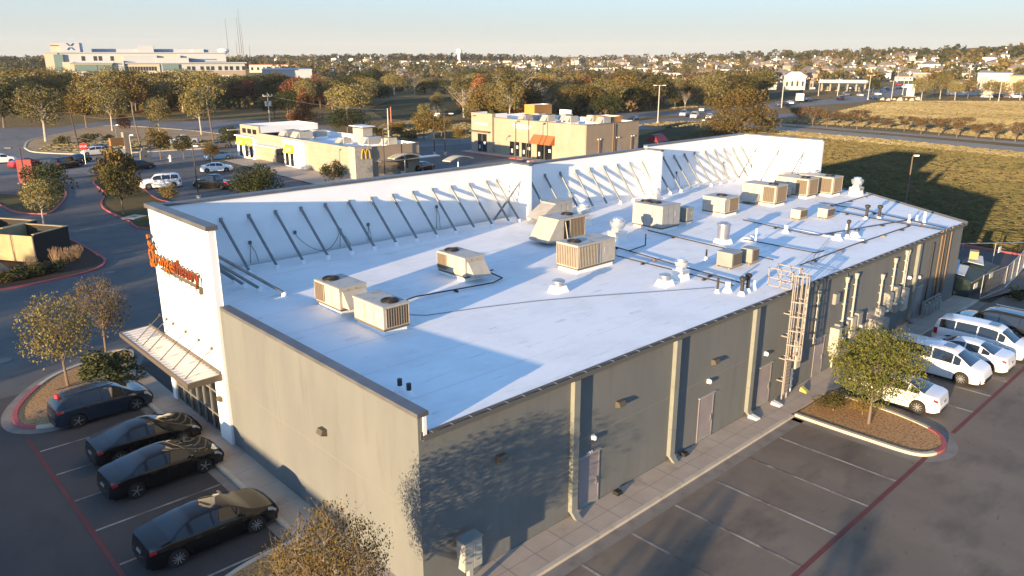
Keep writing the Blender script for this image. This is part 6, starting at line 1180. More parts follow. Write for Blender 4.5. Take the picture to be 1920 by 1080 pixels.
t = dup(MN, (p.x+6.5, p.y-4.6, -.5), .15, label='pale curved canopy over the second order point, farther right')
# second shop building
B = thing('shop_building', 'sandy stucco shop building with cream and orange awnings and a yellow tower on its roof', 'building', (82, 66, 0))
W, DD, HH = 13.5, 28, 6.4
m = MB(); m.box(0, 0, 0, W, .3, HH, 'tan_wall'); m.box(0, .3, 0, .3, 22.2, HH, 'cream_wall'); m.box(-.5, 22.2, 0, .3, DD, 7.1, 'cream_wall'); m.box(W-.3, .3, 0, W, DD, HH, 'cream_wall'); m.box(.3, DD-.3, 0, W-.3, DD, HH, 'cream_wall')
m.box(.3, 22.2, 5.6, 3.2, 22.45, 7.1, 'white_wall'); m.box(.3, DD-.302, HH+.002, 3.2, DD, 7.1, 'white_wall')
for yy in (3.2, 8.2): m.box(-.006, yy, 0, 0, yy+.04, 6.35, 'tan_wall')
m.build('wall', B)
m = MB(); m.box(.3, .3, 5.6, W-.3, DD-.3, 5.7, 'white_roof2'); m.box(.301, .301, 5.7, .32, 22.1, HH-.02, 'white_wall'); m.box(.33, .301, 5.7, W-.33, .32, HH-.02, 'white_wall'); m.box(W-.32, .33, 5.7, W-.301, DD-.33, HH-.02, 'white_wall'); m.box(.33, DD-.32, 5.7, W-.33, DD-.301, HH-.02, 'white_wall'); m.build('roof', B)
m = MB(); m.box(-.05, -.05, HH, W+.05, .34, HH+.08, 'soft_brown'); m.box(-.05, .34, HH, .34, 22.15, HH+.08, 'soft_brown'); m.build('coping', B)
m = MB(); m.box(-.08, 22.25, 0, -.006, DD-.05, .1, 'stone_base') if False else m.box(-.53, 22.3, 0, -.501, 23.6, 2.2, 'stone_base'); m.box(-.53, 26.4, 0, -.501, DD, 2.2, 'stone_base'); m.box(-.03, 20.4, 0, -.001, 22.2, 2.2, 'stone_base'); m.build('stone_base', B)
for y0, y1, z0, z1, x in ((23.7, 26.2, .2, 3.4, -.5), (15.6, 18.0, .1, 2.8, 0), (12.6, 15.0, .1, 2.8, 0), (7.6, 11.2, .1, 2.8, 0)):
    m = MB(); m.box(x-.03, y0, z0, x-.002, y1, z1, 'glass_dark'); wn = m.build('window', B); m = MB(); m.box(x-.06, (y0+y1)/2-.03, z0, x-.03, (y0+y1)/2+.03, z1, 'mullion'); m.box(x-.045, y0+.3, z0+1.3, x-.032, y0+.8, z0+1.8, 'sign_white'); m.box(x-.045, y1-.8, z0+.5, x-.032, y1-.35, z0+1.2, 'debris'); m.build('decal', wn)
for y0, y1, k in ((12.0, 18.6, 'awning_cream'), (7.0, 11.8, 'awning_orange')):
    m = MB(); m.hexa([(-1.3, y0, 2.75), (-.003, y0, 2.75), (-.003, y1, 2.75), (-1.3, y1, 2.75), (-.06, y0, 4.2), (-.003, y0, 4.2), (-.003, y1, 4.2), (-.06, y1, 4.2)], k); m.build('awning', B)
m = MB(); m.box(-1.2, 22.6, 3.7, -.5, 27.8, 3.95, 'canopy_fascia'); m.build('entry_canopy', B)
m = MB(); r = random.Random(3)
for i in range(15): y = 26.9-.24*i; h = r.uniform(.18, .5); m.box(-.56, y-.16, 5.0-.1*(i > 7)+(.12 if i % 3 else 0), -.501, y, 5.0+h, 'sign_white' if i != 8 else 'debris')
m.build('script_sign', B)
m = MB()
for row, (z, n_) in enumerate(((5.35, 12), (4.9, 10))):
    for i in range(n_): y = 17.6-.42*i-(row*.6); m.box(-.07, y-.3, z, -.002, y-.22, z+.36, 'sign_white'); m.box(-.07, y-.22, z+(.0 if i % 2 else .28), -.002, y-.06, z+(.08 if i % 2 else .36), 'debris'); m.box(-.07, y-.12, z, -.002, y-.06, z+.36, 'sign_white') if i % 3 else None
m.build('letter_sign', B)
for i, x in enumerate((3.3, 8.0, 12.0)):
    m = MB(); m.box(x, -.03, .1, x+1.1, -.002, 2.4, 'door'); m.build('door', B); m = MB(); m.tube((x-.5, -.08, 4.0), (x-.5, -.2, 4.0), .12, 'lamp_glass'); m.tube((x+.1, -.08, 4.0), (x+.1, -.2, 4.0), .12, 'lamp_glass'); m.build('lamp', B)
m = MB(); m.box(3.0, -.15, .1, 3.4, -.003, 3.9, 'soft_brown'); m.box(6.6, -.15, 0, 6.75, -.003, 6.3, 'soft_brown'); m.box(7.0, -.15, 0, 7.15, -.003, 6.3, 'soft_brown'); m.box(11.4, -.15, 0, 11.75, -.003, 4.2, 'soft_brown'); m.build('downspout', B)
def toptower(x0, y0, x1, y1, h, ky, ko, nm='roof_tower'):
    m = MB(); m.box(x0, y0, 5.7, x0+.2, y1, HH+h, ky); m.box(x0+.2, y0, 5.7, x1, y0+.2, HH+h-.02, ko); m.box(x1-.2, y0+.2, 5.7, x1, y1, HH+h-.04, 'white_wall'); m.box(x0+.2, y1-.2, 5.7, x1-.2, y1, HH+h-.03, 'white_wall'); m.build(nm, B)
toptower(7.2, 19.2, 11.8, 21.8, 2.1, 'tower_yellow', 'tower_orange'); toptower(10.6, 3.5, 13.4, 7.5, .7, 'tower_orange', 'tower_orange'); m = MB(); m.box(12.9, 15.5, HH+.002, 13.3, 18.2, 7.5, 'white_wall'); m.build('parapet_step', B)
for i, (x, y) in enumerate([(2.0, 16.2), (4.5, 13.0), (6.2, 17.0), (5.5, 8.5), (8.5, 12.5), (9.8, 7.2), (8.0, 3.2)]):
    small_rtu(['beige unit beside the foot of the yellow tower', 'dark backed unit near the west parapet of the shop roof', 'large hooded unit at the centre of the shop roof', 'tall beige box unit near the front of the shop roof', 'grey unit behind the tall beige box on the shop roof', 'pale long unit before the orange roof box', 'corner unit at the near end of the shop roof'][i], (82+x, 66+y, 5.7), 1.8, 1.5, 1.1, 'rtu_beige' if i % 2 else 'rtu_grey', 'rooftop units on the shop building')
m = MB(); m.sheet([(79.5, 60), (96, 60), (96, 66), (82, 66), (82, 95), (79.5, 95)], .1, 'sidewalk'); m.box(79.3, 60, 0, 79.5, 95, .12, 'red_kerb'); m.box(79.3, 59.8, 0, 96, 60, .12, 'red_kerb'); struct(m, 'sidewalk')
p = at(1230, 287); RB = thing('dumpster_canopy', 'small red hipped canopy with lattice legs beyond the white parapet', 'canopy', (p.x, p.y, 0), .2); m = MB(); m.hexa([(-2.2, -1.3, 2.2), (2.2, -1.3, 2.2), (2.2, 1.3, 2.2), (-2.2, 1.3, 2.2), (-1.7, -.4, 3.4), (1.7, -.4, 3.4), (1.7, .4, 3.4), (-1.7, .4, 3.4)], 'red_box'); m.build('roof', RB); m = MB(); [m.tube((sx*1.9, sy*1.1, 0), (sx*1.9, sy*1.1, 2.3), .06, 'rust_red') for sx in (-1, 1) for sy in (-1, 1)]; m.tube((-1.9, -1.1, 0), (0, -1.1, 2.2), .05, 'rust_red'); m.tube((1.9, -1.1, 0), (0, -1.1, 2.2), .05, 'rust_red'); m.build('leg', RB)

# dumpster enclosure at the left
def enclosure(label, ox, oy, w_, d, h):
    t = thing('dumpster_enclosure', label, 'enclosure', (ox, oy, .1), rad(32))
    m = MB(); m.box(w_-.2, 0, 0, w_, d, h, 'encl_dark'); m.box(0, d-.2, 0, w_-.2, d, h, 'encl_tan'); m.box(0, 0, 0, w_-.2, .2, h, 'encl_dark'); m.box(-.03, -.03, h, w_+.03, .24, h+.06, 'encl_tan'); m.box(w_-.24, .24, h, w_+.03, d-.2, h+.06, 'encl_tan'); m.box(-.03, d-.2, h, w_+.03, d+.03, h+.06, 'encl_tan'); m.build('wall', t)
    for y0, y1 in ((.05, d/2-.02), (d/2+.02, d-.05)):
        m = MB(); m.box(-.12, y0, .12, -.05, y1, h-.1, 'encl_tan'); m.box(-.15, y0, .12, -.12, y0+.1, h-.1, 'canopy_fascia'); m.box(-.15, y1-.08, .12, -.12, y1, h-.1, 'encl_tan'); m.build('gate', t)
    m = MB(); m.box(-.2, d/2-.05, .1, -.15, d/2+.05, .9, 'soft_brown'); m.build('latch', t)
    m = MB(); m.hexa([(.6, 1.0, 0), (w_-.8, 1.0, 0), (w_-.8, d-1.2, 0), (.6, d-1.2, 0), (.5, .8, 1.3), (w_-.6, .8, 1.3), (w_-.6, d-1.0, 1.3), (.5, d-1.0, 1.3)], 'dumpster'); o = m.build('dumpster', None, label='dark dumpster inside the '+('nearer' if oy < 58 else 'farther')+' tan enclosure', cat='dumpster'); o.location = (ox, oy, .1); o.rotation_euler.z = rad(32)
    return t
enclosure('tan and dark brown dumpster enclosure, nearer one with the sunlit gate', 1.5, 56.4, 3.6, 4.6, 2.5)
enclosure('tan and dark brown dumpster enclosure, farther one behind', 1.5+1.2-4.8*.53, 56.4+.75+4.8*.848, 3.6, 4.6, 2.5)
for i, (px, py, h) in enumerate([(107, 500, 1.6), (123, 495, 1.3), (137, 490, 1.2), (146, 484, 1.1), (60, 507, 1.0)]):
    p = at(px, py, .09); g = random.Random(i); m = MB()
    for _ in range(95):
        a = g.uniform(0, 6.28); s = g.uniform(.1, .55); q = Vector((math.cos(a)*s*.3, math.sin(a)*s*.3, 0)); e = Vector((math.cos(a)*s, math.sin(a)*s, h*g.uniform(.6, 1.05))); m.tube(q, e, .008, 'grass_dry', .004, 3, False)
        m.add([e-Vector((.03, 0, .14)), e+Vector((.03, 0, -.1)), e+Vector((.01, 0, .1))], [(0, 1, 2)], 'grass_dry')
    o = m.build('ornamental_grass', None, label=['tallest reddish grass clump by the dark enclosure wall', 'second reddish grass clump by the enclosure', 'third reddish grass clump toward the red kerb', 'rightmost reddish grass clump by the red kerb', 'small grass clump at the enclosure corner'][i], cat='grass clump', group='reddish grass clumps by the enclosure'); o.location = p
for i, (px, py) in enumerate([(15, 525), (42, 521), (70, 515), (92, 510)]): place_tree('dshrub' if i % 2 else 'shrub', 0, at(px, py, .09), .9, 2.2, ['leftmost', 'second', 'third', 'rightmost'][i]+' of the low green hedge shrubs below the enclosure', 'low hedge shrubs below the enclosure', i)
# red board, stop sign, street lamps
p = at(52, 345); m = MB(); m.box(-.15, -1.0, .2, .15, 1.0, 3.4, 'red_box'); m.box(-.1, -1.3, 0, .1, 1.3, .2, 'trim_dark'); o = m.build('red_board', None, label='tall red sign board behind the brown lamp post at the left', cat='sign'); o.location = p; o.rotation_euler.z = .9
p = at(161, 308); ST = thing('stop_sign', 'red octagonal stop sign at the driveway mouth', 'stop sign', p, YAW+.35-PI/2)
m = MB(); m.tube((0, 0, 0), (0, 0, 3.0), .04, 'galv'); m.build('post', ST)
m = MB(); s = .62; v = [(s*math.cos(PI/8+PI/4*i), -.06, 2.9+s*math.sin(PI/8+PI/4*i)) for i in range(8)]; v2 = [(a, -.03, b) for a, _, b in v]; m.add(v+v2, [list(range(8)), list(range(15, 7, -1))]+[[i, 8+i, 8+(i+1) % 8, (i+1) % 8] for i in range(8)], 'stop_red'); m.build('panel', ST, fix=True)
text('STOP', .42, .004, 'sign_white', 'word', ST, (-.50, -.068, 2.76), (1, 0, 0), (0, 0, 1))
def lamp(label, px, py, top, kind='box', r=.09, k='pole_brown', name='street_lamp', rz=None, ground=None):
    p = ground or G(px, py); h = Zat(p, top)-p.z; t = thing(name, label, 'street lamp', p, YAW-PI/2 if rz is None else rz)
    m = MB(); m.tube((0, 0, .5), (0, 0, h), r, k, r*.75, 8); m.build('pole', t); m = MB(); m.tube((0, 0, 0), (0, 0, .6), .28, 'kerb', n=12); m.build('footing', t)
    m = MB()
    if kind == 'box': m.bar((0, 0, h), (-1.1, 0, h+.05), .07, .07, k); m.box(-1.9, -.18, h-.02, -1.0, .18, h+.12, 'trim_dark')
    elif kind == 'short': m.bar((0, 0, h-.05), (.35, 0, h+.1), .07, .07, k); m.hexa([(.1, -.2, h), (.75, -.2, h), (.75, .2, h), (.1, .2, h), (.2, -.15, h+.25), (.65, -.15, h+.25), (.65, .15, h+.25), (.2, .15, h+.25)], 'trim_dark')
    elif kind == 'twin': m.bar((-1.1, 0, h), (1.1, 0, h), .07, .07, k); m.box(-1.6, -.18, h-.06, -.8, .18, h+.08, 'lamp_glass'); m.box(.8, -.18, h-.06, 1.6, .18, h+.08, 'lamp_glass')
    elif kind == 'globe': m.bar((0, 0, h-.1), (.3, 0, h+.1), .06, .06, k); m.box(.15, -.15, h, .65, .15, h+.16, 'lamp_glass')
    m.build('head', t); return t
lamp('tall brown lamp post with square arm beside the red board', 50, 352, 278, 'box'); lamp('brown lamp post in the lot left of the round green tree', 373, 375, 275, 'globe')
lamp('grey lamp post on the verge edge left of the stone sign', 221, 270, 235, 'globe', k='pole_grey'); lamp('grey lamp post in front of the brown bush at the lot entrance', 251, 315, 254, 'globe', k='pole_grey')
for a in [('lamp post behind the restaurant, left of the two', 722, 334, 243, 'short'), ('lamp post behind the restaurant, right of the two', 755, 328, 270, 'short'), ('lamp post between the two restaurants, left one', 815, 291, 217, 'globe'), ('lamp post between the two restaurants, right one', 835, 291, 213, 'twin'), ('lamp post in front of the cream awning', 967, 310, 229, 'short'), ('lamp post in front of the orange awning', 991, 308, 223, 'short'), ('lamp post at the tan corner of the shop building', 1074, 299, 239, 'short')]: lamp(*a[:4], kind=a[4])
lamp('slim dark lamp post standing in the mown grass at the right', 0, 0, 293, 'globe', ground=Vector((80.5, 15.6, 0)), k='pole_wood'); lamp('lamp post beyond the white parapet near the brown oak', 1312, 272, 226, 'globe', ground=G(1312, 268), k='pole_wood')
for a in [('tall white twin lamp beside the main road', 1233, 232, 160, 'twin'), ('tall pale lamp post left of the white pylon sign', 1671, 187, 152, 'twin'), ('pale lamp post right beside the white pylon sign', 1692, 178, 148, 'twin'), ('tall pale lamp post among the golden trees at the right', 1872, 190, 152, 'twin'), ('pale lamp post at the far fuel station corner', 1465, 188, 148, 'globe'), ('lamp post in front of the right end of the fuel canopy', 1627, 187, 141, 'twin')]: lamp(*a[:4], kind=a[4], k='pole_grey', r=.14)
for i, (px, py, tp) in enumerate([(278, 172, 144), (321, 178, 146), (364, 176, 148), (411, 184, 148), (427, 176, 142), (541, 165, 144), (595, 165, 147), (604, 160, 145)]): lamp(['first', 'second', 'third', 'fourth', 'fifth', 'sixth', 'seventh', 'eighth'][i]+' pale car park lamp in front of the hospital and warehouse, from the left', px, py, tp, 'twin', k='pole_grey', r=.16)
# utility poles and wires
PT = {}
def upole(nm, label, px, py, top, r=.16, k='pole_wood', arm=2, ground=None, tr=False, lean=0):
    p = ground or G(px, py); h = Zat(p, top)-p.z; t = thing('utility_pole', label, 'utility pole', p, 0); m = MB(); m.tube((0, 0, 0), (lean, 0, h), r, k, r*.7, 8); m.build('pole', t)
    rt = Vector((math.sin(YAW), -math.cos(YAW), 0))
    if arm: m = MB(); m.bar(Vector((lean, 0, h-.8))-rt*1.2, Vector((lean, 0, h-.8))+rt*1.2, .14, .14, k); [m.tube(Vector((lean, 0, h-.73))+rt*q, Vector((lean, 0, h-.4))+rt*q, .07, 'lamp_glass') for q in (-1.1, .3, 1.1)]; m.build('crossarm', t)
    if tr: m = MB(); m.tube(Vector((lean, 0, h-3.2))+rt*.5, Vector((lean, 0, h-2.0))+rt*.5, .35, 'galv', n=12); m.tube(Vector((lean, 0, h-3.2))-rt*.5, Vector((lean, 0, h-2.0))-rt*.5, .35, 'galv', n=12); m.build('transformer', t)
    PT[nm] = Vector((p.x+lean, p.y, p.z+h)); return t
upole('a', 'dark leaning utility pole on the corner verge', 148, 277, 204, arm=0, k='pole_brown', lean=-.6); upole('b', 'second leaning utility pole on the verge', 264, 276, 211, arm=0, lean=-.6)
upole('c', 'pale utility pole with transformers behind the restaurant', 507, 240, 174, k='pole_grey', tr=True); upole('d', 'brown utility pole, right one of the twin poles on the bare bank', 735, 260, 200, arm=0, k='rust_red'); upole('e', 'grey utility pole, left one of the twin poles on the bare bank', 729, 258, 203, arm=0, k='pole_grey')
upole('f', 'utility pole with transformer above the second shop building', 913, 216, 168, k='pole_grey', tr=True); upole('g', 'thin utility pole at the lot kerb left of the restaurant', 401, 270, 203, arm=0, lean=-.4)
for nm, px, py, tp, lb in (('h', 1282, 178, 146, 'pale utility pole in the trees left of the brown oak'), ('i', 1399, 160, 130, 'utility pole with crossarm behind the brown oak'), ('j', 1465, 202, 149, 'utility pole on the kerb right of the brown oak'), ('k', 1570, 180, 146, 'utility pole left of the fuel station'), ('l', 1534, 180, 147, 'utility pole in front of the fuel station'), ('m', 1703, 158, 136, 'utility pole behind the pylon sign'), ('n', 1816, 156, 118, 'tall utility pole behind the pale building at the right'), ('o', 1741, 150, 122, 'utility pole on the far hillside'), ('q', 1681, 160, 132, 'brown utility pole in the far queue')):
    upole(nm, lb, px, py, tp, arm=1, k='pole_grey')
def wire(label, a, b, sag=1.2, dz=-.6, r=.03):
    a = a+Vector((0, 0, dz)); b = b+Vector((0, 0, dz)); m = MB(); pts = [a.lerp(b, i/12)-Vector((0, 0, sag*4*(i/12)*(1-i/12)))-a for i in range(13)]; m.poly(pts, r, 'wire', 4); o = m.build('power_line', None, label=label, cat='power line', group='overhead power lines along the street'); o.location = a
left = Vector((-60, 165, PT['a'].z+.2))
wire('overhead power line running off the left edge from the dark leaning pole', left, PT['a'], .8); wire('overhead power line between the two leaning poles', PT['a'], PT['b'], .8); wire('overhead power line from the second leaning pole to the thin pole', PT['b'], PT['g'], .8)
wire('overhead power line from the thin pole to the transformer pole', PT['g'], PT['c'], .8); wire('overhead power line from the transformer pole to the twin poles', PT['c'], PT['d'], .8); wire('overhead power line from the twin poles over the shop building', PT['d'], PT['f'], 1.5)
wire('upper overhead line along the trees behind the verge', PT['a']+Vector((0, 0, 1.0)), PT['c']+Vector((0, 0, -2.6)), 1.2, 0); wire('lower telephone line between the leaning poles', PT['a'], PT['b'], .6, -5.2, .04); wire('lower telephone line beyond the second leaning pole', PT['b'], PT['g'], .6, -5.2, .04); wire('overhead power line crossing the far main road', PT['h'], PT['j'], 2); wire('overhead power line above the fuel station', PT['j'], PT['k'], 1.5)
# small monument signs on the lot kerb
p = at(274, 305); m = MB(); m.hexa([(-1.1, -.3, 0), (1.1, -.3, 0), (1.1, .3, 0), (-1.1, .3, 0), (-.9, -.25, 2.0), (.2, -.25, 2.0), (.2, .25, 2.0), (-.9, .25, 2.0)], 'cream_wall'); m.hexa([(-.7, -.26, 2.0), (.2, -.26, 2.0), (.2, .24, 2.0), (-.7, .24, 2.0), (-.5, -.2, 2.5), (-.3, -.2, 2.5), (-.3, .2, 2.5), (-.5, .2, 2.5)], 'cream_wall'); m.tube((-.1, -.31, 1.1), (-.1, -.32, 1.1), .22, 'soft_brown'); o = m.build('monument_sign', None, label='small sandy stone monument sign by the lot kerb', cat='sign'); o.location = p; o.rotation_euler.z = .2
p = at(243, 308); m = MB(); m.box(-.5, -.4, 0, .5, .4, 5.2, 'tan_wall'); m.box(-2.6, -.35, 3.2, -.5, .35, 4.4, 'tower_orange'); m.box(-2.2, -.4, 1.6, -.5, .3, 2.6, 'sign_board'); o = m.build('pylon_sign', None, label='narrow tan pylon sign with orange panels half behind the brown bush', cat='sign'); o.location = p; o.rotation_euler.z = .1
p = at(320, 303); m = MB(); m.tube((0, 0, 0), (0, 0, .8), .18, 'white_wall', .14, 10); m.tube((-.3, 0, .55), (.3, 0, .55), .09, 'white_wall'); m.lathe((0, 0, .8), [(.17, 0), (.12, .12), (.03, .18)], 'white_wall', 10); o = m.build('fire_hydrant', None, label='pale fire hydrant on the kerb by the lot', cat='fire hydrant'); o.location = p; o.scale = (1.15, 1.15, 1.15)
# chain link yard with dumpsters behind the far corner of the building
FN = thing('chain_link_fence', 'grey chain link fence round the dumpster yard at the far corner', 'fence', (49, -1.8, 0)); fp = [(0, 0.2), (4.2, -.2), (9.0, .2), (12.5, .6)]
posts = []
for a, b in zip(fp, fp[1:]):
    L = math.hypot(b[0]-a[0], b[1]-a[1]); n_ = max(1, int(L/2.2))
    for i in range(n_): posts.append((a[0]+(b[0]-a[0])*i/n_, a[1]+(b[1]-a[1])*i/n_))
posts.append(fp[-1])
for x, y in posts: m = MB(); m.tube((x, y, 0), (x, y, 1.9), .035, 'galv'); m.build('post', FN)
m = MB(); [m.tube((a[0], a[1], z), (b[0], b[1], z), .025, 'galv') for z in (1.88, .12) for a, b in zip(fp, fp[1:])]; m.build('rail', FN)
m = MB()
for a, b in zip(fp, fp[1:]):
    L = math.hypot(b[0]-a[0], b[1]-a[1]); n_ = int(L/.22); f_ = lambda t, z: (a[0]+(b[0]-a[0])*t, a[1]+(b[1]-a[1])*t, z)
    for i in range(n_): m.bar(f_(i/n_, .12), f_(min(1, (i+6)/n_), 1.85), .006, .006, 'galv'); m.bar(f_(min(1, (i+6)/n_), .12), f_(i/n_, 1.85), .006, .006, 'galv')
m.build('mesh', FN)
F2 = thing('chain_link_fence', 'second run of chain link fence farther out beside the far driveway', 'fence', (56.5, 4.6, 0)); m = MB(); [m.tube((2.2*i, -1.9*i*.95, 0), (2.2*i, -1.9*i*.95, 1.9), .035, 'galv') for i in range(5)]; m.tube((0, 0, 1.88), (8.8, -7.2, 1.88), .03, 'galv'); m.build('rail', F2); m = MB(); m.box(4.3, -3.95, 1.1, 4.9, -3.9, 1.6, 'sign_board'); m.build('sign', F2)
for x0, y0, x1, lb in ((49.0, -.9, 52.6, 'dark green dumpster against the fence near the building'), (52.9, -.8, 55.6, 'second dark dumpster to the right in the yard')):
    DP = thing('dumpster', lb, 'dumpster', (x0, y0, 0)); w_ = x1-x0; m = MB(); m.hexa([(.1, .1, 0), (w_-.1, .1, 0), (w_-.1, 1.9, 0), (.1, 1.9, 0), (0, 0, 1.25), (w_, 0, 1.25), (w_, 2.0, 1.7), (0, 2.0, 1.7)], 'dumpster'); m.box(-.05, -.06, 1.15, w_+.05, 0, 1.25, 'soft_brown'); m.build('bin', DP); m = MB(); m.box(.7, -.03, .55, 1.5, -.0, .95, 'sign_board'); m.build('placard', DP)
r = random.Random(5)
for i, (x, y, sx, sy, k, lb) in enumerate([(49.3, -.3, 2.2, 1.4, 'debris', 'large grey blue sheet lying on the dumpster'), (50.9, .6, 2.0, 1.0, 'debris', 'second grey sheet of scrap on the dumpster'), (53.2, -.4, 2.0, 1.1, 'debris', 'pale board on the right hand dumpster'), (49.6, 1.6, 1.9, 1.1, 'elec_grey', 'grey scrap panel behind the dumpsters')]):
    m = MB(); m.hexa([(0, 0, 1.5), (sx, .2, 1.75), (sx, sy, 1.8), (0, sy, 1.65), (0, 0, 1.54), (sx, .2, 1.79), (sx, sy, 1.84), (0, sy, 1.69)], k); o = m.build('scrap_panel', None, label=lb, cat='scrap'); o.location = (x, y, .05*i); o.rotation_euler.z = r.uniform(-.4, .4)
m = MB(); m.box(0, 0, 0, .8, .6, .6, 'cardboard'); m.box(.38, -.004, .02, .42, 0, .58, 'encl_tan'); o = m.build('cardboard_box', None, label='brown cardboard box on top of the dumpster pile', cat='box'); o.location = (53.3, .1, 1.95); o.rotation_euler.z = .3
for i, (x, y) in enumerate([(51.2, -3.4), (55.5, -4.2), (58.5, -5), (61, -3.6)]): place_tree('tshrub' if i % 2 else 'dshrub', 0, (x, y, .05), .8+.1*i, 1.9, ['low dark shrub by the fence nearest the building', 'tawny shrub along the fence', 'dark shrub below the orange tree', 'tawny shrub at the right photo edge'][i], None, i)

# ---------------------------------------------------------------- the hospital
g, rz, L = frame(288, 172); HS = thing('hospital', 'long white and tan hospital with glass entrances and stepped roofs at the upper left', 'building', g, rz-.03); HS.scale.z = FC[0]
def hb(nm, x0, x1, y0, y1, d0, d1, k, par=None):              # photo px relative to the frame, d in metres back
    m = MB(); m.box((x0-288)*L, d0, (172-y1)*L, (x1-288)*L, d1, (172-y0)*L, k); return m.build(nm, par or HS)
def hwin(x0, x1, y0, y1, d, par=None, k='win_dark', n_=1):
    for i in range(n_):
        a = x0+(x1-x0)*i/n_; b = a+(x1-x0)/n_*.72 if n_ > 1 else x1; m = MB(); m.box((a-288)*L, d-.15, (172-y1)*L, (b-288)*L, d-.01, (172-y0)*L, k); m.build('window', par or HS)
hb('wing', 120, 432, 104, 190, 12, 45, 'hosp_white'); hb('roof_edge', 100, 434, 103.2, 104.6, 11, 46, 'hosp_grey'); hb('wing', 102, 125, 104.6, 190, 11.5, 40, 'hosp_cream')
hb('glass_stair', 118, 134, 107, 135, 10.5, 12, 'hosp_glass'); hb('wing', 132, 150, 120, 190, 9, 12, 'hosp_cream'); hb('penthouse', 129, 163, 87, 103, 16, 30, 'hosp_grey'); hb('penthouse', 111, 129, 88, 103, 18, 30, 'hosp_cream')
hb('penthouse', 180, 402, 97, 103.2, 26, 42, 'hosp_grey'); hb('penthouse', 266, 296, 91, 103.2, 20, 26, 'hosp_grey'); hb('penthouse', 370, 392, 97, 103, 18, 26, 'hosp_white')
hb('wing', 225, 345, 109, 120, 4, 12, 'hosp_cream'); hb('sloped_roof', 242, 302, 109, 121, 2, 4, 'hosp_grey'); hb('wing', 300, 360, 113, 122, 1, 12, 'hosp_white'); hb('wing', 344, 432, 107, 120, 6, 12, 'hosp_white')
hb('wing', 240, 466, 122, 190, 0, 30, 'hosp_white'); hb('roof_edge', 236, 470, 121, 122.8, -1.2, 31, 'hosp_grey'); hb('brick_band', 345, 466, 136, 148, -.3, 0, 'hosp_tan'); hb('brick_band', 345, 468, 156, 190, -.4, 0, 'hosp_tan'); hb('wing', 240, 305, 124, 166, -.5, 0, 'hosp_cream')
hb('wing', 205, 242, 118, 158, -1.5, 12, 'hosp_white'); hb('wing', 150, 222, 122, 165, -3, 12, 'hosp_cream'); hb('roof_edge', 148, 224, 121, 122.3, -4, 12, 'hosp_grey')
for a, b, c, d in ((157, 195, 124, 135), (196, 221, 124, 134), (170, 195, 138, 155), (200, 220, 137, 152)): hwin(a, b, c, d, -3.1, None, 'hosp_glass')
hb('pillar', 193, 200, 138, 158, -4.2, -3, 'hosp_tan'); hb('glass_entrance', 310, 340, 124, 134, -.9, -.4, 'hosp_glass'); hb('glass_entrance', 315, 350, 139, 160, -3, -.5, 'hosp_glass'); hb('pillar', 309, 317, 143, 160, -4, -2.8, 'hosp_cream'); hb('pillar', 346, 354, 143, 160, -4, -2.8, 'hosp_cream')
m = MB(); [m.box((315-288+a)*L, -3.1, (172-160)*L, (315-288+a+.8)*L, -3.0, (172-139)*L, 'sign_white') for a in range(4, 34, 5)]; [m.box((315-288)*L, -3.12, (172-z)*L, (350-288)*L, -3.1, (172-z+.7)*L, 'sign_white') for z in (145, 151, 156)]; m.build('mullion', HS)
hwin(245, 300, 128, 135, -.5, n_=11); hwin(262, 300, 146, 151, -.5, n_=4)
for a in (355, 364, 380, 391, 400, 414, 426, 436, 448, 460): hwin(a, a+6, 128, 135, 0)
for a in (357, 369, 381, 400, 407, 423, 440, 450): hwin(a, a+7, 145, 152, -.3)
for a in (120, 165, 186, 195, 216, 227): hwin(a, a+6, 110, 118, 12 if a > 130 else 11.5)
m = MB(); m.box((155-310)*0, 0, 0, 0.01, .01, .01, 'sign_board') if False else None
for q in range(4): a = PI/4+q*PI/2; m.bar(((146-288)*L+.5*math.cos(a), 15.9, (172-93.5)*L+.5*math.sin(a)), ((146-288)*L+2.0*math.cos(a), 15.9, (172-93.5)*L+2.0*math.sin(a)), .15, 1.0, 'arch_blue', up=(0, 1, 0))
m.build('emblem', HS); m = MB(); [m.box((111.5+1.4*i-288)*L, 17.8, (172-92.5)*L, (112.4+1.4*i-288)*L, 17.95, (172-91)*L, 'soft_brown') for i in range(11)]; m.build('lettering', HS); m = MB(); [m.box((356+2.2*i-288)*L, 5.8, (172-117)*L, (357.6+2.2*i-288)*L, 5.97, (172-115)*L, 'arch_blue') for i in range(26)]; m.build('lettering', HS)
# water towers, masts, warehouse, red roof
g = G(421, 115); t = thing('water_tower', 'squat white water tower bowl right above the hospital roof', 'water tower', g); L = dist(g)/FPX*.95; h = 22*L; m = MB(); m.lathe((0, 0, 0), [(3*L, 0), (2.6*L, h*.5), (4*L, h*.55), (7.5*L, h*.68), (10.3*L, h*.78), (9.8*L, h*.9), (6.5*L, h*.98), (0.1, h)], 'white_wall', 24); m.build('bowl', t, smooth=40)
g = G(861, 114); t = thing('water_tower', 'tall slim pinkish water tower on the horizon', 'water tower', g); L = dist(g)/FPX; m = MB(); m.lathe((0, 0, 0), [(3.0*L, 0), (2.4*L, 9*L), (2.6*L, 11.5*L), (5*L, 13.5*L), (5*L, 18*L), (4*L, 20*L), (.1, 20.5*L)], 'house_white', 20); m.build('tank', t, smooth=40)
for i, (px, top) in enumerate([(430, 47), (446, 82), (451, 45), (455, 32), (458, 55), (470, 88)]):
    g = G(px, 116); L = dist(g)/FPX; t = thing('radio_mast', ['leftmost tall', 'short', 'second tall', 'tallest', 'thin tall', 'rightmost short'][i]+' radio mast on the left horizon', 'radio mast', g); m = MB(); hh = (116-top)*L; m.tube((0, 0, 0), (0, 0, hh), .62*L, 'trim_dark', .3*L, 5); m.build('mast', t)
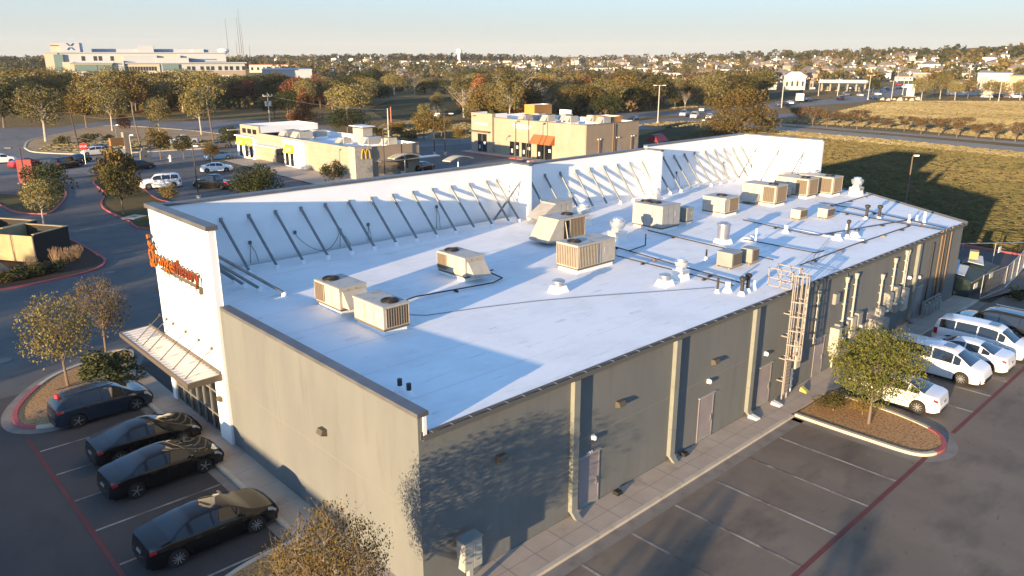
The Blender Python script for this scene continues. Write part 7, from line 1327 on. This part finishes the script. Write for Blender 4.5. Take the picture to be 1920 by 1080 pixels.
def block(nm, label, cat, px0, px1, ytop, ybase, depth, kw, kr, win=0, group=None, extra=None):
    g, rz, L = frame((px0+px1)/2, ybase); t = thing(nm, label, cat, g, rz, group); t.scale.z = FC[0]; w_ = (px1-px0)*L; h = (ybase-ytop)*L
    m = MB(); m.box(-w_/2, 0, -2, w_/2, depth, h, kw); m.build('wall', t); m = MB(); m.box(-w_/2-.3, -.3, h+.003, w_/2+.3, depth+.3, h+.35, kr); m.build('roof', t)
    for i in range(win): m = MB(); a = -w_/2+w_*(i+.3)/win; m.box(a, -.06, h*.3, a+w_/win*.4, -.003, h*.7, 'win_dark'); m.build('window', t)
    if extra: extra(t, w_, h, L)
    return t
block('warehouse', 'windowless grey green warehouse right of the hospital', 'building', 496, 586, 134, 166, 40, 'hosp_grey', 'hosp_white'); block('shop_row', 'low shop row with red tiled roof right of the hospital', 'building', 470, 554, 123, 136, 30, 'house_cream', 'roof_red', 8)
for i in range(22): px = 985-13*i-(i*7 % 5)*3; block('mobile_home', 'long white mobile home in the bright cluster below the water tower', 'mobile home', px, px+15, 115.2+(i % 3)*3.0, 118.6+(i % 3)*3.0, 9, 'house_white', 'white_wall', 0, 'white mobile homes on the far slope')
def fuel(t, w_, h, L): pass
# fuel station canopy
g, rz, L = frame(1580, 171); t = thing('fuel_canopy', 'long white fuel station canopy on columns', 'fuel station', g, rz); w_ = 94*L
m = MB(); z0 = 16*L; m.hexa([(-w_/2, -4, z0), (w_/2, -4, z0), (w_/2, 12, z0), (-w_/2, 12, z0), (-w_/2+1, -3, z0+10*L*.55), (w_/2-1, -3, z0+10*L*.55), (w_/2-1, 11, z0+10*L*.55), (-w_/2+1, 11, z0+10*L*.55)], 'hosp_white'); m.build('canopy', t)
for i in range(6):
    for yy in (0, 8): m = MB(); x = -w_*.42+w_*.168*i; m.box(x-.35, yy, 0, x+.35, yy+.7, z0, 'stone_base'); m.build('column', t)
for i in range(4): m = MB(); x = -w_*.3+w_*.2*i; m.box(x-.5, 3, 0, x+.5, 4.2, 2.2, 'trim_dark'); m.box(x-1.2, 2.6, 0, x+1.2, 4.6, .2, 'kerb'); m.build('pump', t)
def gable(t, w_, h, L): m = MB(); m.hexa([(-w_/2-.6, -.6, h+.4), (w_/2+.6, -.6, h+.4), (w_/2+.6, 14, h+.4), (-w_/2-.6, 14, h+.4), (-w_/2+3, 4, h+2.6), (w_/2-3, 4, h+2.6), (w_/2-3, 9, h+2.6), (-w_/2+3, 9, h+2.6)], 'house_white'); m.build('hip_roof', t)
block('convenience_store', 'cream shop with hipped roof left of the fuel canopy', 'building', 1470, 1508, 147, 169, 14, 'house_cream', 'house_white', 4, None, gable); block('convenience_store', 'darker shop wing between the cream shop and the fuel canopy', 'building', 1508, 1524, 153, 168, 12, 'hosp_tan', 'roof_shingle', 2)
block('low_building', 'long low pale building behind the brown oak', 'building', 1350, 1400, 152, 162, 12, 'house_cream', 'hosp_white', 0); block('low_building', 'cream low shed just left of the cream shop', 'building', 1405, 1455, 156, 168, 10, 'house_cream', 'house_cream')
block('large_house', 'large cream house with pale hipped roof behind the woods', 'house', 1218, 1282, 147, 160, 18, 'house_cream', 'roof_shingle_pale', 3, None, gable); block('shop_unit', 'small shop with pale roof behind the pylon sign', 'building', 1700, 1750, 139, 150, 12, 'hosp_tan', 'hosp_white', 4)
g, rz, L = frame(1707, 181); m = MB(); m.box(-8*L, 0, 0, 6*L, 2, 23*L, 'white_wall'); m.box(-12*L, -.2, 23*L+.003, 6.5*L, 2.2, 24.2*L, 'white_wall'); m.box(-14*L, -1, 0, 10*L, 3, 1.1*L, 'tan_wall'); o = m.build('pylon_sign', None, label='big blank white pylon sign at the road junction on the right', cat='sign'); o.location = g; o.rotation_euler.z = rz
def glassy(t, w_, h, L): m = MB(); m.box(-w_/2+3*L, -.4, h*.35, -w_/2+18*L, -.003, h*.85, 'win_dark'); [m.box(-w_/2+(3+5*i)*L, -.6, h*.3, -w_/2+(3.6+5*i)*L, -.4, h*.9, 'white_wall') for i in range(4)]; m.build('glazing', t)
block('clinic_building', 'pale modern building with big corner window at the right edge', 'building', 1828, 1890, 141, 178, 25, 'house_cream', 'hosp_white', 0, None, glassy); block('clinic_building', 'orange walled building at the right photo edge', 'building', 1888, 1960, 146, 182, 25, 'awning_cream', 'hosp_tan', 0); block('clinic_building', 'low grey roofed block behind the golden trees', 'building', 1775, 1830, 158, 178, 18, 'hosp_white', 'hosp_grey', 4)
# green construction fence and white box truck by the main road
g1, g2 = G(1442, 186), G(1505, 178); FG = thing('green_fence', 'long dark green construction fence beside the main road', 'fence', g1, math.atan2(g2.y-g1.y, g2.x-g1.x)); Lf = (g2-g1).length; m = MB(); m.box(0, -.05, .1, Lf, .05, 2.4, 'fence_green'); m.build('screen', FG); m = MB(); [m.tube((Lf*i/12, .08, 0), (Lf*i/12, .08, 2.5), .05, 'galv') for i in range(13)]; m.build('post', FG)
TR = thing('box_truck', 'white box truck on the main road right of the big oak', 'truck', G(1498, 192), rad(35)); m = MB(); m.box(-3.2, -1.15, .9, 1.6, 1.15, 3.4, 'white_wall'); m.build('box', TR); m = MB(); m.hexa([(1.6, -1.05, .6), (3.6, -1.05, .6), (3.6, 1.05, .6), (1.6, 1.05, .6), (1.6, -1.0, 2.6), (2.9, -1.0, 2.6), (2.9, 1.0, 2.6), (1.6, 1.0, 2.6)], 'white_wall'); m.build('cab', TR)
for x, y in ((-2.2, -1), (-2.2, 1), (2.7, -1), (2.7, 1)): m = MB(); m.tube((x, y-.13, .48), (x, y+.13, .48), .48, 'tyre', n=16); m.build('wheel', TR)
r = random.Random(9)
for i in range(7): g = G(1655+11*i, 187.5+(i % 2)); m = MB(); s = r.uniform(.7, 1.4); m.hexa([(-s, -s, 0), (s, -s*.8, 0), (s*.9, s, 0), (-s, s*.8, 0), (-s*.6, -s*.5, s), (s*.5, -s*.5, s*.8), (s*.5, s*.6, s*.9), (-s*.6, s*.5, s*.7)], 'sidewalk'); o = m.build('boulder', None, label='pale boulder in the row along the field edge by the pylon sign', cat='boulder', group='boulders along the field edge'); o.location = g

# ---------------------------------------------------------------- the air
m = MB(); m.box(-1500, -1500, -25, 4200, 4200, 95, 'haze_air'); hzo = m.build('haze', kind='stuff', label='thin evening haze in the air', cat='haze')
